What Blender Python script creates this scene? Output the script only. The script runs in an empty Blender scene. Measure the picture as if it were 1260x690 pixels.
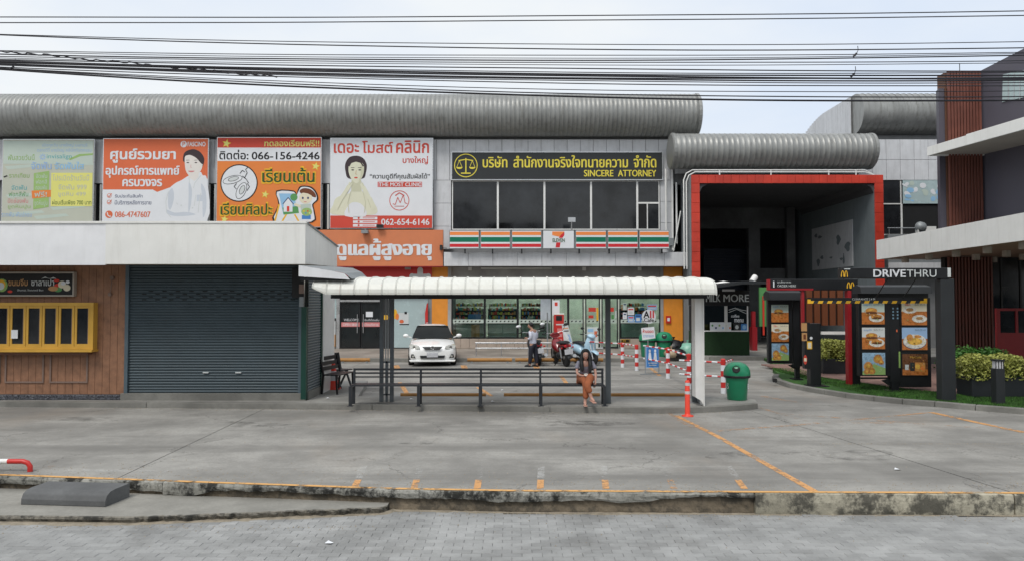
import bpy, math, random
from mathutils import Vector, Matrix
from mathutils.geometry import interpolate_bezier, tessellate_polygon
S = bpy.context.scene
COL = S.collection
random.seed(7)
# ---------------------------------------------------------------- camera
FPX, CX, CY, CZ = 900.0, 630.0, 345.0, 2.3
PITCH = math.atan(27 / 900)
cd = bpy.data.cameras.new('camera'); cam = bpy.data.objects.new('camera', cd); COL.objects.link(cam)
cam.location = (0, 0, CZ); cam.rotation_euler = (math.pi / 2 + PITCH, 0, 0)
cd.sensor_width = 36; cd.lens = 36 * FPX / 1260; cd.clip_start = .1; cd.clip_end = 3000
S.camera = cam
# ---------------------------------------------------------------- light
S.view_settings.view_transform = 'Standard'; S.view_settings.look = 'None'
S.view_settings.exposure = 0.36; S.view_settings.gamma = 1
SUN_EL, SUN_AZ = math.radians(55), math.radians(205)
wd = bpy.data.worlds.new('World'); S.world = wd; wd.use_nodes = True
nt = wd.node_tree; N = nt.nodes; L = nt.links; N.clear()
out = N.new('ShaderNodeOutputWorld'); bg = N.new('ShaderNodeBackground'); bg2 = N.new('ShaderNodeBackground')
sky = N.new('ShaderNodeTexSky'); sky.sky_type = 'NISHITA'; sky.sun_disc = False
sky.sun_elevation = SUN_EL; sky.sun_rotation = SUN_AZ; sky.air_density = 1.2; sky.dust_density = 2
bg.inputs[1].default_value = .1; L.new(sky.outputs[0], bg.inputs[0])
tc = N.new('ShaderNodeTexCoord'); mp = N.new('ShaderNodeMapping'); mp.inputs['Scale'].default_value = (1.2, 1.2, 3.2)
mp.inputs['Location'].default_value = (.35, 0, .2)
L.new(tc.outputs['Generated'], mp.inputs[0])
nz = N.new('ShaderNodeTexNoise'); nz.inputs['Scale'].default_value = 1.6; nz.inputs['Detail'].default_value = 7; nz.inputs['Roughness'].default_value = .5
L.new(mp.outputs[0], nz.inputs[0])
cr = N.new('ShaderNodeValToRGB'); cr.color_ramp.elements[0].position = .3; cr.color_ramp.elements[0].color = (.70, .78, .90, 1)
cr.color_ramp.elements[1].position = .55; cr.color_ramp.elements[1].color = (.86, .89, .91, 1)
L.new(nz.outputs[0], cr.inputs[0]); L.new(cr.outputs[0], bg2.inputs[0]); bg2.inputs[1].default_value = .85
mx = N.new('ShaderNodeMixShader'); mx.inputs[0].default_value = .93
L.new(bg.outputs[0], mx.inputs[1]); L.new(bg2.outputs[0], mx.inputs[2]); L.new(mx.outputs[0], out.inputs[0])
sl = bpy.data.lights.new('sun', 'SUN'); so = bpy.data.objects.new('sun', sl); COL.objects.link(so)
sl.energy = 1.5; sl.angle = math.radians(18); sl.color = (1, .96, .9)
sd = Vector((math.sin(SUN_AZ) * math.cos(SUN_EL), math.cos(SUN_AZ) * math.cos(SUN_EL), math.sin(SUN_EL)))
so.rotation_euler = sd.to_track_quat('Z', 'Y').to_euler()

# ---------------------------------------------------------------- measuring helpers (photo measures -> metres)
sP, cP = math.sin(PITCH), math.cos(PITCH)
def XP(px, Y, py=330):
    v = (CY - py) / FPX
    return (px - CX) / FPX * Y / (cP - v * sP)
def ZP(py, Y):
    v = (CY - py) / FPX
    return CZ + Y * (sP + v * cP) / (cP - v * sP)
def G(px, py, z):
    v = (CY - py) / FPX
    t = (z - CZ) / (sP + v * cP)
    return Vector(((px - CX) / FPX * t, t * (cP - v * sP), z))

# ---------------------------------------------------------------- materials
MT = {}
def _mat(name):
    m = bpy.data.materials.new(name); m.use_nodes = True; MT[name] = m
    n = m.node_tree.nodes; b = n['Principled BSDF']
    return m, n, m.node_tree.links, b
def c4(c): return (c[0], c[1], c[2], 1)
def _noise(n, l, scale, vec, detail=5, rough=.6, stretch=None):
    t = n.new('ShaderNodeTexNoise'); t.inputs['Scale'].default_value = scale
    t.inputs['Detail'].default_value = detail; t.inputs['Roughness'].default_value = rough
    if stretch:
        mpp = n.new('ShaderNodeMapping'); mpp.inputs['Scale'].default_value = stretch
        l.new(vec, mpp.inputs[0]); l.new(mpp.outputs[0], t.inputs[0])
    else: l.new(vec, t.inputs[0])
    return t
def _ramp(n, l, fac, p0, p1, a=0, b=1):
    r = n.new('ShaderNodeMapRange'); r.inputs['From Min'].default_value = p0; r.inputs['From Max'].default_value = p1
    r.inputs['To Min'].default_value = a; r.inputs['To Max'].default_value = b; l.new(fac, r.inputs[0]); return r.outputs[0]
def _mix(n, l, fac, a, b, mode='MIX'):
    x = n.new('ShaderNodeMix'); x.data_type = 'RGBA'; x.blend_type = mode
    for s, v in ((0, fac), (6, a), (7, b)):
        if hasattr(v, 'is_output'): l.new(v, x.inputs[s])
        else: x.inputs[s].default_value = c4(v) if isinstance(v, (tuple, list)) else v
    return x.outputs[2]
def pm(name, col, rough=.6, metal=0, var=.10, scale=2.5, dirt=0, dirtcol=(.09, .085, .075), bump=0, bscale=60, spec=.5,
       streak=False, coat=0, perobj=0):
    m, n, l, b = _mat(name)
    g = n.new('ShaderNodeNewGeometry'); P = g.outputs['Position']
    a = _noise(n, l, scale, P, 5, .65)
    dark = tuple(c * (1 - 2 * var) for c in col); lite = tuple(min(1, c * (1 + 1.2 * var)) for c in col)
    c = _mix(n, l, _ramp(n, l, a.outputs[0], .3, .7), dark, lite)
    if dirt:
        d = _noise(n, l, 1.3 if not streak else 2.2, P, 7, .7, (1, 1, 1) if not streak else (3, 3, .35))
        c = _mix(n, l, _ramp(n, l, d.outputs[0], .5, .78, 0, dirt), c, dirtcol)
    if perobj:
        oi = n.new('ShaderNodeObjectInfo'); q = n.new('ShaderNodeMath'); q.operation = 'ADD'
        l.new(oi.outputs['Random'], q.inputs[0]); l.new(g.outputs['Random Per Island'], q.inputs[1])
        fr = n.new('ShaderNodeMath'); fr.operation = 'FRACT'; l.new(q.outputs[0], fr.inputs[0])
        hs = n.new('ShaderNodeHueSaturation'); l.new(_ramp(n, l, fr.outputs[0], 0, 1, 1 - perobj, 1 + perobj), hs.inputs['Value'])
        l.new(c, hs.inputs['Color']); c = hs.outputs[0]
    l.new(c, b.inputs['Base Color'])
    l.new(_ramp(n, l, a.outputs[0], .3, .7, max(.02, rough - .08), min(1, rough + .08)), b.inputs['Roughness'])
    b.inputs['Metallic'].default_value = metal; b.inputs['Specular IOR Level'].default_value = spec
    if coat: b.inputs['Coat Weight'].default_value = coat; b.inputs['Coat Roughness'].default_value = .04
    if bump:
        k = _noise(n, l, bscale, P, 4, .6); bp = n.new('ShaderNodeBump'); bp.inputs['Strength'].default_value = bump
        bp.inputs['Distance'].default_value = .01; l.new(k.outputs[0], bp.inputs['Height']); l.new(bp.outputs[0], b.inputs['Normal'])
    return m
def pmprint(name, col, rough=.55):      # flat print
    return pm(name, col, rough, var=.02, scale=1.5, spec=.35)
def concrete(name, col, tyre=0, stain=.5, fine=.2, orange=0, bump=.35, mould=0):
    m, n, l, b = _mat(name)
    g = n.new('ShaderNodeNewGeometry'); P = g.outputs['Position']
    a = _noise(n, l, .55, P, 8, .62); f = _noise(n, l, 22, P, 4, .7); md = _noise(n, l, 3.2, P, 7, .68)
    c = _mix(n, l, _ramp(n, l, a.outputs[0], .38, .62), tuple(x * .70 for x in col), tuple(x * 1.14 for x in col))
    c = _mix(n, l, _ramp(n, l, md.outputs[0], .45, .75, 0, stain), c, tuple(x * .55 for x in col))
    c = _mix(n, l, _ramp(n, l, f.outputs[0], .35, .7, 0, fine), c, tuple(x * .5 for x in col))
    if tyre:
        t = _noise(n, l, 1.0, P, 6, .6, (.10, .8, 1)); c = _mix(n, l, _ramp(n, l, t.outputs[0], .48, .66, 0, tyre), c, tuple(x * .5 for x in col))
        t2 = _noise(n, l, 1.0, P, 3, .5, (.5, 9, 1)); c = _mix(n, l, _ramp(n, l, t2.outputs[0], .60, .72, 0, .35), c, tuple(x * .45 for x in col))
        t3 = _noise(n, l, 1.0, P, 5, .55, (.3, .35, 1)); c = _mix(n, l, _ramp(n, l, t3.outputs[0], .55, .70, 0, .35), c, tuple(x * 1.35 for x in col))
        v = n.new('ShaderNodeTexVoronoi'); v.feature = 'DISTANCE_TO_EDGE'; v.inputs['Scale'].default_value = .32
        wv = _noise(n, l, 1.2, P, 6, .7); ad = n.new('ShaderNodeVectorMath'); ad.operation = 'ADD'
        sc = n.new('ShaderNodeVectorMath'); sc.operation = 'SCALE'; sc.inputs['Scale'].default_value = 1.2
        l.new(wv.outputs['Color'], sc.inputs[0]); l.new(P, ad.inputs[0]); l.new(sc.outputs[0], ad.inputs[1]); l.new(ad.outputs[0], v.inputs['Vector'])
        ck = _ramp(n, l, v.outputs['Distance'], .0, .006, 1, 0)
        br = _noise(n, l, .5, P, 3, .5); mu = n.new('ShaderNodeMath'); mu.operation = 'MULTIPLY'
        l.new(ck, mu.inputs[0]); l.new(_ramp(n, l, br.outputs[0], .46, .56, 0, .7), mu.inputs[1])
        c = _mix(n, l, mu.outputs[0], c, (.07, .065, .06))
    if orange:
        o = _noise(n, l, .45, P, 5, .6, (1, .5, 1)); c = _mix(n, l, _ramp(n, l, o.outputs[0], .55, .75, 0, orange), c, (.36, .27, .19))
    if mould:
        o = _noise(n, l, 4.2, P, 9, .74, (1.0, 1.0, .9)); c = _mix(n, l, _ramp(n, l, o.outputs[0], .46, .57, 0, mould), c, (.030, .030, .028))
        o = _noise(n, l, 14, P, 6, .7); c = _mix(n, l, _ramp(n, l, o.outputs[0], .5, .7, 0, mould * .7), c, (.05, .05, .04))
    l.new(c, b.inputs['Base Color']); b.inputs['Roughness'].default_value = .85; b.inputs['Specular IOR Level'].default_value = .25
    bp = n.new('ShaderNodeBump'); bp.inputs['Strength'].default_value = bump; bp.inputs['Distance'].default_value = .012
    l.new(f.outputs[0], bp.inputs['Height']); l.new(bp.outputs[0], b.inputs['Normal'])
    return m
def worn(name, col, lo=.42, hi=.56, scale=9, base=1.0):          # road paint worn through in patches
    m, n, l, b = _mat(name)
    g = n.new('ShaderNodeNewGeometry'); P = g.outputs['Position']
    a = _noise(n, l, scale, P, 8, .7); a2 = _noise(n, l, .8, P, 4, .6)
    mm = n.new('ShaderNodeMath'); mm.operation = 'ADD'; l.new(a.outputs[0], mm.inputs[0]); l.new(_ramp(n, l, a2.outputs[0], .3, .7, -.12, .12), mm.inputs[1])
    fac = _ramp(n, l, mm.outputs[0], lo, hi, 0, base)
    b.inputs['Base Color'].default_value = c4(col); b.inputs['Roughness'].default_value = .7
    l.new(fac, b.inputs['Alpha'])
    return m
def glass(name, tint=(.6, .68, .64), rough=.02, refl=1.0):
    m, n, l, b = _mat(name)
    n.remove(b); o = n['Material Output']
    t = n.new('ShaderNodeBsdfTransparent'); t.inputs[0].default_value = c4(tint)
    gl = n.new('ShaderNodeBsdfGlossy'); gl.inputs['Roughness'].default_value = rough; gl.inputs[0].default_value = (refl, refl, refl, 1)
    fr = n.new('ShaderNodeFresnel'); fr.inputs[0].default_value = 1.5; mxx = n.new('ShaderNodeMixShader')
    ml = n.new('ShaderNodeMath'); ml.operation = 'MULTIPLY'; ml.inputs[1].default_value = 1.6; l.new(fr.outputs[0], ml.inputs[0])
    l.new(ml.outputs[0], mxx.inputs[0]); l.new(t.outputs[0], mxx.inputs[1]); l.new(gl.outputs[0], mxx.inputs[2]); l.new(mxx.outputs[0], o.inputs[0])
    return m

concrete('lot_concrete', (.335, .325, .302), tyre=.8, stain=.55, fine=.4, orange=.22)
concrete('pave_concrete', (.33, .322, .30), stain=.4, fine=.25)
concrete('kerb_concrete', (.36, .355, .32), stain=.5, fine=.4, mould=1.0, bump=.8)
concrete('kerb_cream', (.46, .43, .34), stain=.3, fine=.3, mould=.8, bump=.8)
concrete('kerb_base', (.22, .18, .13), stain=.5, fine=.4, mould=.6, bump=.9)
concrete('slab_concrete', (.31, .30, .27), stain=.4, fine=.3)
concrete('slab_edge', (.27, .25, .21), stain=.4, fine=.4, mould=.9, bump=1)
concrete('dark_block', (.14, .143, .145), stain=.3, fine=.3)
concrete('ground_dirt', (.17, .16, .145), stain=.3, fine=.3)
concrete('joint_dark', (.05, .048, .045)); concrete('joint_sand', (.085, .083, .08)); concrete('walk_concrete', (.31, .275, .24), stain=.4, fine=.2)
concrete('wall_render', (.42, .415, .40), stain=.25, fine=.1, bump=.1)
concrete('plinth', (.24, .235, .215), stain=.5, fine=.2)
concrete('dark_concrete', (.16, .165, .17), stain=.3, fine=.1)
pm('paver', (.31, .312, .308), .85, var=.12, scale=1.6, dirt=.45, bump=.5, bscale=90, perobj=.10, spec=.25)
pm('sand', (.30, .26, .20), .95, var=.2, scale=8, bump=.6)
worn('paint_orange', (.66, .34, .13), .34, .52, base=.9)
worn('paint_orange_faded', (.62, .34, .16), .46, .62, base=.6)
worn('paint_edge', (.66, .36, .12), .34, .50, scale=7)
worn('paint_white_faded', (.66, .66, .64), .46, .66, base=.4)
pm('white_panel', (.82, .82, .79), .5, var=.02, dirt=.28, dirtcol=(.45, .43, .38), streak=True)
pm('white_panel_cool', (.83, .84, .86), .45, var=.03, dirt=.10, streak=True)
pm('cream_panel', (.62, .61, .56), .6, var=.04, dirt=.15, streak=True)
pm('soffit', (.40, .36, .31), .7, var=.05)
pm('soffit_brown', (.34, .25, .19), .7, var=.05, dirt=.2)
pm('white_paint', (.78, .78, .76), .4, var=.04, dirt=.12)
pm('white_roof', (.80, .80, .74), .42, var=.05, scale=1.2, dirt=.30, dirtcol=(.42, .36, .24), streak=True)
pm('clad', (.60, .61, .63), .5, var=.05, dirt=.35, dirtcol=(.22, .22, .21), streak=True, perobj=.04)
pm('clad_dark', (.22, .225, .23), .6, var=.08, dirt=.3, streak=True)
pm('barrel', (.30, .305, .295), .45, metal=.3, var=.09, scale=1.2, dirt=.8, dirtcol=(.13, .125, .11), streak=True, perobj=.05)
pm('steel', (.60, .61, .62), .3, metal=.8, var=.05)
pm('grey_metal', (.26, .28, .29), .45, metal=.2, var=.06)
pm('post_grey', (.075, .088, .098), .45, var=.08, dirt=.15)
pm('bench_grey', (.028, .032, .038), .45, var=.1, dirt=.1, dirtcol=(.2, .2, .19))
pm('black_metal', (.009, .010, .012), .4, var=.1)
pm('black_matte', (.012, .012, .013), .7, var=.1)
pm('very_dark', (.006, .006, .007), .8, var=.1)
pm('charcoal', (.020, .023, .026), .5, var=.08)
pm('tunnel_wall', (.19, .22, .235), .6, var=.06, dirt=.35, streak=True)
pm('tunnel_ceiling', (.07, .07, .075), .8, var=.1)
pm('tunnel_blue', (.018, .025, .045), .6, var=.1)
pm('red_panel', (.56, .046, .024), .45, var=.16, scale=.8, dirt=.15, perobj=.06)
pm('red_paint', (.55, .030, .025), .4, var=.05)
pm('red_dark', (.30, .014, .020), .4, var=.05)
pm('orange_wall', (.78, .29, .030), .55, var=.05, dirt=.18, dirtcol=(.4, .2, .1), streak=True)
pm('wheelstop', (.40, .19, .045), .6, var=.12, dirt=.3)
pm('shutter', (.062, .088, .104), .5, metal=.2, var=.06, dirt=.12, dirtcol=(.12, .13, .13))
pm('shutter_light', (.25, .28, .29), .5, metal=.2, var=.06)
pm('shutter_frame', (.085, .12, .145), .45, var=.05)
pm('green_post', (.006, .05, .036), .4, var=.05)
pm('wood', (.29, .145, .082), .6, var=.16, scale=6, dirt=.15, dirtcol=(.13, .055, .03), streak=True, bump=.3, bscale=40, perobj=.05)
pm('wood_groove', (.16, .075, .045), .7)
pm('mould_grey', (.22, .15, .12), .6)
pm('louvre', (.17, .058, .040), .5, var=.1, streak=True, dirt=.2, dirtcol=(.07, .03, .03), perobj=.08)
pm('mc_wall', (.095, .090, .115), .55, var=.05, scale=.5, dirt=.15)
pm('mc_wall2', (.050, .050, .060), .55, var=.05, scale=.5)
pm('yellow_frame', (.62, .36, .055), .4, var=.05)
pm('pebble', (.16, .165, .19), .6, var=.5, scale=30, perobj=.5)
pm('bin_green', (.012, .24, .115), .35, var=.08, dirt=.15)
pm('kiosk_green', (.012, .040, .012), .95, var=.2, scale=10, bump=1, bscale=120)
pm('hedge_yellow', (.36, .38, .09), .6, var=.25, scale=6, perobj=.35)
pm('hedge_green', (.05, .16, .02), .6, var=.25, scale=6, perobj=.35)
pm('turf', (.05, .14, .02), .8, var=.3, scale=4, perobj=.4)
pm('turf_base', (.03, .10, .012), .95, var=.3, scale=4)
pm('brick_pave', (.25, .15, .125), .85, var=.12, scale=3, perobj=.12)
pm('planter', (.014, .017, .021), .5, var=.05)
pm('skin', (.36, .20, .14), .55, var=.04); pm('skin_pink', (.54, .31, .24), .55, var=.04)
pm('hair', (.006, .006, .007), .5, var=.1); pm('shirt_white', (.62, .64, .74), .8, var=.05); pm('trouser_navy', (.012, .014, .026), .8, var=.1)
pm('shirt_grey', (.26, .26, .32), .85, var=.08); pm('trouser_rust', (.36, .11, .045), .85, var=.1, scale=9)
pm('car_white', (.88, .89, .88), .22, var=.01, coat=.8, dirt=.04); pm('car_glass', (.006, .008, .008), .06, var=.3, scale=2, spec=.22)
pm('rubber', (.015, .015, .016), .8); pm('chrome', (.7, .7, .7), .15, metal=1); pm('grille', (.06, .065, .075), .4)
pm('headlamp', (.42, .42, .38), .12, spec=.8, coat=1); pm('plate', (.52, .53, .56), .5, var=.08, scale=12)
pm('bike_red', (.20, .010, .016), .25, coat=.6); pm('bike_blue', (.42, .62, .76), .3, coat=.5); pm('bike_dark', (.02, .022, .025), .45)
pm('tail_red', (.5, .02, .03), .25); pm('mirror_white', (.78, .80, .82), .2)
pm('bag_black', (.010, .010, .012), .35, bump=1, bscale=14); pm('bag_green', (.25, .52, .40), .35, bump=1, bscale=14); pm('bag_tan', (.42, .33, .22), .6, bump=1, bscale=14)
pm('cable', (.010, .010, .018), .5); pm('bollard_red', (.80, .060, .030), .4, var=.04); pm('reflect', (.62, .62, .64), .3)
pm('blind', (.50, .56, .60), .6); pm('film', (.42, .53, .54), .25, var=.03, spec=.6); pm('dark_glass', (.022, .024, .027), .05, var=.45, scale=.55, spec=.5)  # dark window glass: blotchy colour painted in place of uneven reflections
pm('door_glass', (.014, .018, .020), .08, var=.2, scale=1, spec=.5)
pm('tube_white', (.80, .82, .78), .3, var=.01); pm('store_wall', (.75, .75, .70), .7); pm('store_floor', (.35, .35, .33), .5)
pm('tile_beige', (.40, .33, .275), .55, var=.06, dirt=.2, perobj=.04); pm('banner_orange', (.62, .20, .085), .6, var=.03, dirt=.10)
m_, n_, l_, b_ = _mat('ceiling_lamp'); b_.inputs['Emission Color'].default_value = (.9, 1, .92, 1); b_.inputs['Emission Strength'].default_value = 13
glass('shop_glass', (.78, .86, .80)); glass('clear_glass', (.45, .48, .48)); glass('white_film', (.55, .62, .60), .2)
for nm, c in dict(pr_white=(.72, .74, .77), pr_grey=(.60, .63, .63), pr_black=(.012, .012, .014), pr_sign=(.030, .034, .036), pr_yellow=(.78, .66, .08), pr_lemon=(.70, .68, .20),
        pr_orange=(.68, .15, .06), pr_orange2=(.74, .22, .05), pr_red=(.66, .05, .03), pr_rust=(.58, .07, .045), pr_seven_o=(.86, .26, .07), pr_seven_g=(.0, .16, .09),
        pr_seven_r=(.62, .025, .035), pr_skin=(.68, .68, .53), pr_shade=(.56, .56, .41), pr_face=(.74, .70, .66), pr_hair=(.045, .03, .035), pr_navy=(.03, .05, .14), pr_green=(.10, .30, .10), pr_olive=(.26, .42, .12),
        pr_teal=(.10, .38, .40), pr_blue=(.06, .22, .55), pr_sky=(.28, .50, .72), pr_pink=(.62, .22, .22), pr_tan=(.50, .28, .12), pr_wood=(.55, .17, .035), pr_bun=(.62, .26, .06), pr_gold=(.80, .45, .03),
        pr_cream=(.72, .66, .50), pr_brown=(.16, .05, .02), pr_lblue=(.30, .45, .68), pr_lgreen=(.30, .46, .16), pr_pale=(.48, .56, .50), pr_fade=(.48, .50, .42), pr_bluegrey=(.16, .27, .36),
        pr_dkgreen=(.02, .09, .02), pr_fold=(.56, .60, .66)).items(): pmprint(nm, c)
for nm, c in dict(fd_wood=(.50, .17, .04), fd_bun=(.60, .27, .07), fd_tan=(.42, .24, .10), fd_brown=(.15, .06, .025), fd_gold=(.74, .44, .08), fd_white=(.70, .68, .62), fd_sky=(.30, .46, .62)).items(): pm(nm, c, .3, var=.20, scale=14, spec=.5, coat=.2)

# ---------------------------------------------------------------- mesh helpers
WL = {}
class M:
    def __init__(s, mat=None):
        s.v = []; s.f = []; s.mi = []; s.sm = []; s.mats = []; s.cur = 0
        if mat: s.m(mat)
    def m(s, name):
        if name not in s.mats: s.mats.append(name)
        s.cur = s.mats.index(name); return s
    def add(s, vs, fs, smooth=False):
        o = len(s.v); s.v += [tuple(p) for p in vs]
        for f in fs: s.f.append([i + o for i in f]); s.mi.append(s.cur); s.sm.append(smooth)
        return s
    def box(s, x0, x1, y0, y1, z0, z1):
        if x0 > x1: x0, x1 = x1, x0
        if y0 > y1: y0, y1 = y1, y0
        if z0 > z1: z0, z1 = z1, z0
        return s.add([(x0,y0,z0),(x1,y0,z0),(x1,y1,z0),(x0,y1,z0),(x0,y0,z1),(x1,y0,z1),(x1,y1,z1),(x0,y1,z1)],
                     [(3,2,1,0),(4,5,6,7),(0,1,5,4),(1,2,6,5),(2,3,7,6),(3,0,4,7)])
    def bar(s, a, b, w, h, up=(0, 0, 1)):      # box beam from a to b
        a = Vector(a); b = Vector(b); d = (b - a).normalized(); u = Vector(up)
        if abs(d.dot(u)) > .95: u = Vector((0, 1, 0))
        r = d.cross(u).normalized() * w / 2; t = r.cross(d).normalized() * h / 2
        vs = [p + i * r + j * t for p in (a, b) for i, j in ((-1,-1),(1,-1),(1,1),(-1,1))]
        return s.add(vs, [(0,1,2,3),(7,6,5,4),(0,4,5,1),(1,5,6,2),(2,6,7,3),(3,7,4,0)])
    def tube(s, pts, r, n=8, caps=True, smooth=True):
        pts = [Vector(p) for p in pts]; rs = r if isinstance(r, (list, tuple)) else [r] * len(pts)
        vs = []; up = None
        for i, p in enumerate(pts):
            d = (pts[min(i + 1, len(pts) - 1)] - pts[max(i - 1, 0)]).normalized()
            if up is None: up = Vector((0, 0, 1)) if abs(d.z) < .9 else Vector((1, 0, 0))
            a = d.cross(up).normalized(); up = a.cross(d).normalized()
            for k in range(n):
                t = 2 * math.pi * k / n; vs.append(p + (a * math.cos(t) + up * math.sin(t)) * rs[i])
        fs = [(i * n + k, i * n + (k + 1) % n, (i + 1) * n + (k + 1) % n, (i + 1) * n + k) for i in range(len(pts) - 1) for k in range(n)]
        s.add(vs, fs, smooth)
        if caps:
            o = len(vs); s.add(vs[:n], [tuple(range(n))]); s.add(vs[-n:], [tuple(range(n - 1, -1, -1))])
        return s
    def lathe(s, prof, c=(0, 0, 0), n=20, axis='z', smooth=True):
        vs = []
        for r, h in prof:
            for k in range(n):
                t = 2 * math.pi * k / n; a, b = r * math.cos(t), r * math.sin(t)
                p = {'z': (a, b, h), 'y': (a, h, b), 'x': (h, a, b)}[axis]
                vs.append((p[0] + c[0], p[1] + c[1], p[2] + c[2]))
        fs = [(i * n + k, i * n + (k + 1) % n, (i + 1) * n + (k + 1) % n, (i + 1) * n + k) for i in range(len(prof) - 1) for k in range(n)]
        s.add(vs, fs, smooth)
        if prof[0][0] > .0005: s.add(vs[:n], [tuple(range(n))])
        if prof[-1][0] > .0005: s.add(vs[-n:], [tuple(range(n))])
        return s
    def prism(s, poly, y0, y1):                # outline in x,z given depth along y
        n = len(poly); vs = [(x, y0, z) for x, z in poly] + [(x, y1, z) for x, z in poly]
        return s.add(vs, [tuple(range(n)), tuple(range(2 * n - 1, n - 1, -1))] + [(i, i + n, (i + 1) % n + n, (i + 1) % n) for i in range(n)])
    def prismz(s, poly, z0, z1):
        n = len(poly); vs = [(x, y, z0) for x, y in poly] + [(x, y, z1) for x, y in poly]
        return s.add(vs, [tuple(range(n)), tuple(range(2 * n - 1, n - 1, -1))] + [(i, i + n, (i + 1) % n + n, (i + 1) % n) for i in range(n)])
    def prismx(s, poly, x0, x1, smooth=False): # outline in y,z along x
        n = len(poly); vs = [(x0, y, z) for y, z in poly] + [(x1, y, z) for y, z in poly]
        s.add(vs, [tuple(range(n)), tuple(range(2 * n - 1, n - 1, -1))])
        return s.add(vs, [(i, i + n, (i + 1) % n + n, (i + 1) % n) for i in range(n)], smooth)
    def flat(s, poly, y):
        return s.add([(x, y, z) for x, z in poly], [tuple(range(len(poly)))])
    def pf(s, mat, pts, Y, dy=0):              # flat print polygon, outline measured in the photo, lying at depth Y-dy
        s.m(mat); return s.flat([(XP(x, Y), ZP(y, Y)) for x, y in pts], Y - dy)
    def pr(s, mat, x0, y0, x1, y1, Y, dy=0): return s.pf(mat, [(x0, y0), (x1, y0), (x1, y1), (x0, y1)], Y, dy)
    def pe(s, mat, cx, cy, rx, ry, Y, dy=0, n=20, a0=0, a1=360, rot=0):
        pts = []
        for k in range(n + (a1 - a0 != 360)):
            t = math.radians(a0 + (a1 - a0) * k / n); u, w = rx * math.cos(t), -ry * math.sin(t); q = math.radians(rot)
            pts.append((cx + u * math.cos(q) - w * math.sin(q), cy + u * math.sin(q) + w * math.cos(q)))
        return s.pf(mat, pts, Y, dy)
    def ring(s, mat, cx, cy, r, w, Y, dy=0, n=28):
        s.m(mat); vs = []
        for k in range(n):
            t = 2 * math.pi * k / n
            for q in (r, r - w): vs.append((XP(cx + q * math.cos(t), Y), Y - dy, ZP(cy + q * math.sin(t), Y)))
        return s.add(vs, [(2 * k, 2 * k + 1, (2 * k + 3) % (2 * n), (2 * k + 2) % (2 * n)) for k in range(n)])
    def line(s, mat, pts, w, Y, dy=0):         # flat stroke of width w px
        s.m(mat)
        for i in range(len(pts) - 1):
            (x0, y0), (x1, y1) = pts[i], pts[i + 1]; d = math.hypot(x1 - x0, y1 - y0) or 1; nx, ny = -(y1 - y0) / d * w / 2, (x1 - x0) / d * w / 2
            s.pf(mat, [(x0 + nx, y0 + ny), (x1 + nx, y1 + ny), (x1 - nx, y1 - ny), (x0 - nx, y0 - ny)], Y, dy + i * .0002)
        return s
    def text(s, mat, body, x0, y0, x1, y1, Y, dy=0, off=.0, bold=0, spacing=1, keep=False):
        """lettering fitted into the box x0..x1, y0..y1 (photo measures), lying at depth Y-dy"""
        s.m(mat); vs, fs = textmesh(body, off, spacing)
        if not vs: return s
        ax, bx = min(p[0] for p in vs), max(p[0] for p in vs); az, bz = min(p[1] for p in vs), max(p[1] for p in vs)
        X0, X1, Z0, Z1 = XP(x0, Y), XP(x1, Y), ZP(y1, Y), ZP(y0, Y)
        kx = (X1 - X0) / (bx - ax); kz = (Z1 - Z0) / (bz - az)
        if keep: kx = kz; X0 = (X0 + X1) / 2 - kx * (bx - ax) / 2
        q = 0
        for j in range(-bold, bold + 1):
            for u in ((-1, 1) if off > .003 else (0,)):
                s.add([(X0 + (p[0] - ax) * kx + j * .018 * kz, Y - dy - .0009 * q - p[2], Z0 + (p[1] - az) * kz + u * off * kz) for p in vs], fs); q += 1
        return s
    def build(s, name, parent=None, label=None, cat=None, group=None, kind=None, loc=None, bevel=0, sub=0, weld=False, wl=None):
        o0 = WL.get(parent, Vector()) if parent else Vector(loc or (0, 0, 0))
        if wl is not None: o0 = Vector(wl)
        me = bpy.data.meshes.new(name)
        me.from_pydata([(x - o0[0], y - o0[1], z - o0[2]) for x, y, z in s.v], [], s.f)
        for q in s.mats: me.materials.append(MT[q])
        me.polygons.foreach_set('material_index', s.mi); me.polygons.foreach_set('use_smooth', s.sm); me.update()
        o = bpy.data.objects.new(name, me); COL.objects.link(o)
        if parent: o.parent = parent
        else: o.location = o0
        WL[o] = o0
        if weld: w = o.modifiers.new('w', 'WELD'); w.merge_threshold = .001
        if bevel: b = o.modifiers.new('b', 'BEVEL'); b.width = bevel; b.segments = 2; b.limit_method = 'ANGLE'
        if sub: b = o.modifiers.new('s', 'SUBSURF'); b.levels = sub; b.render_levels = sub
        tag(o, label, cat, group, kind); return o
_tc = {}
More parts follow.
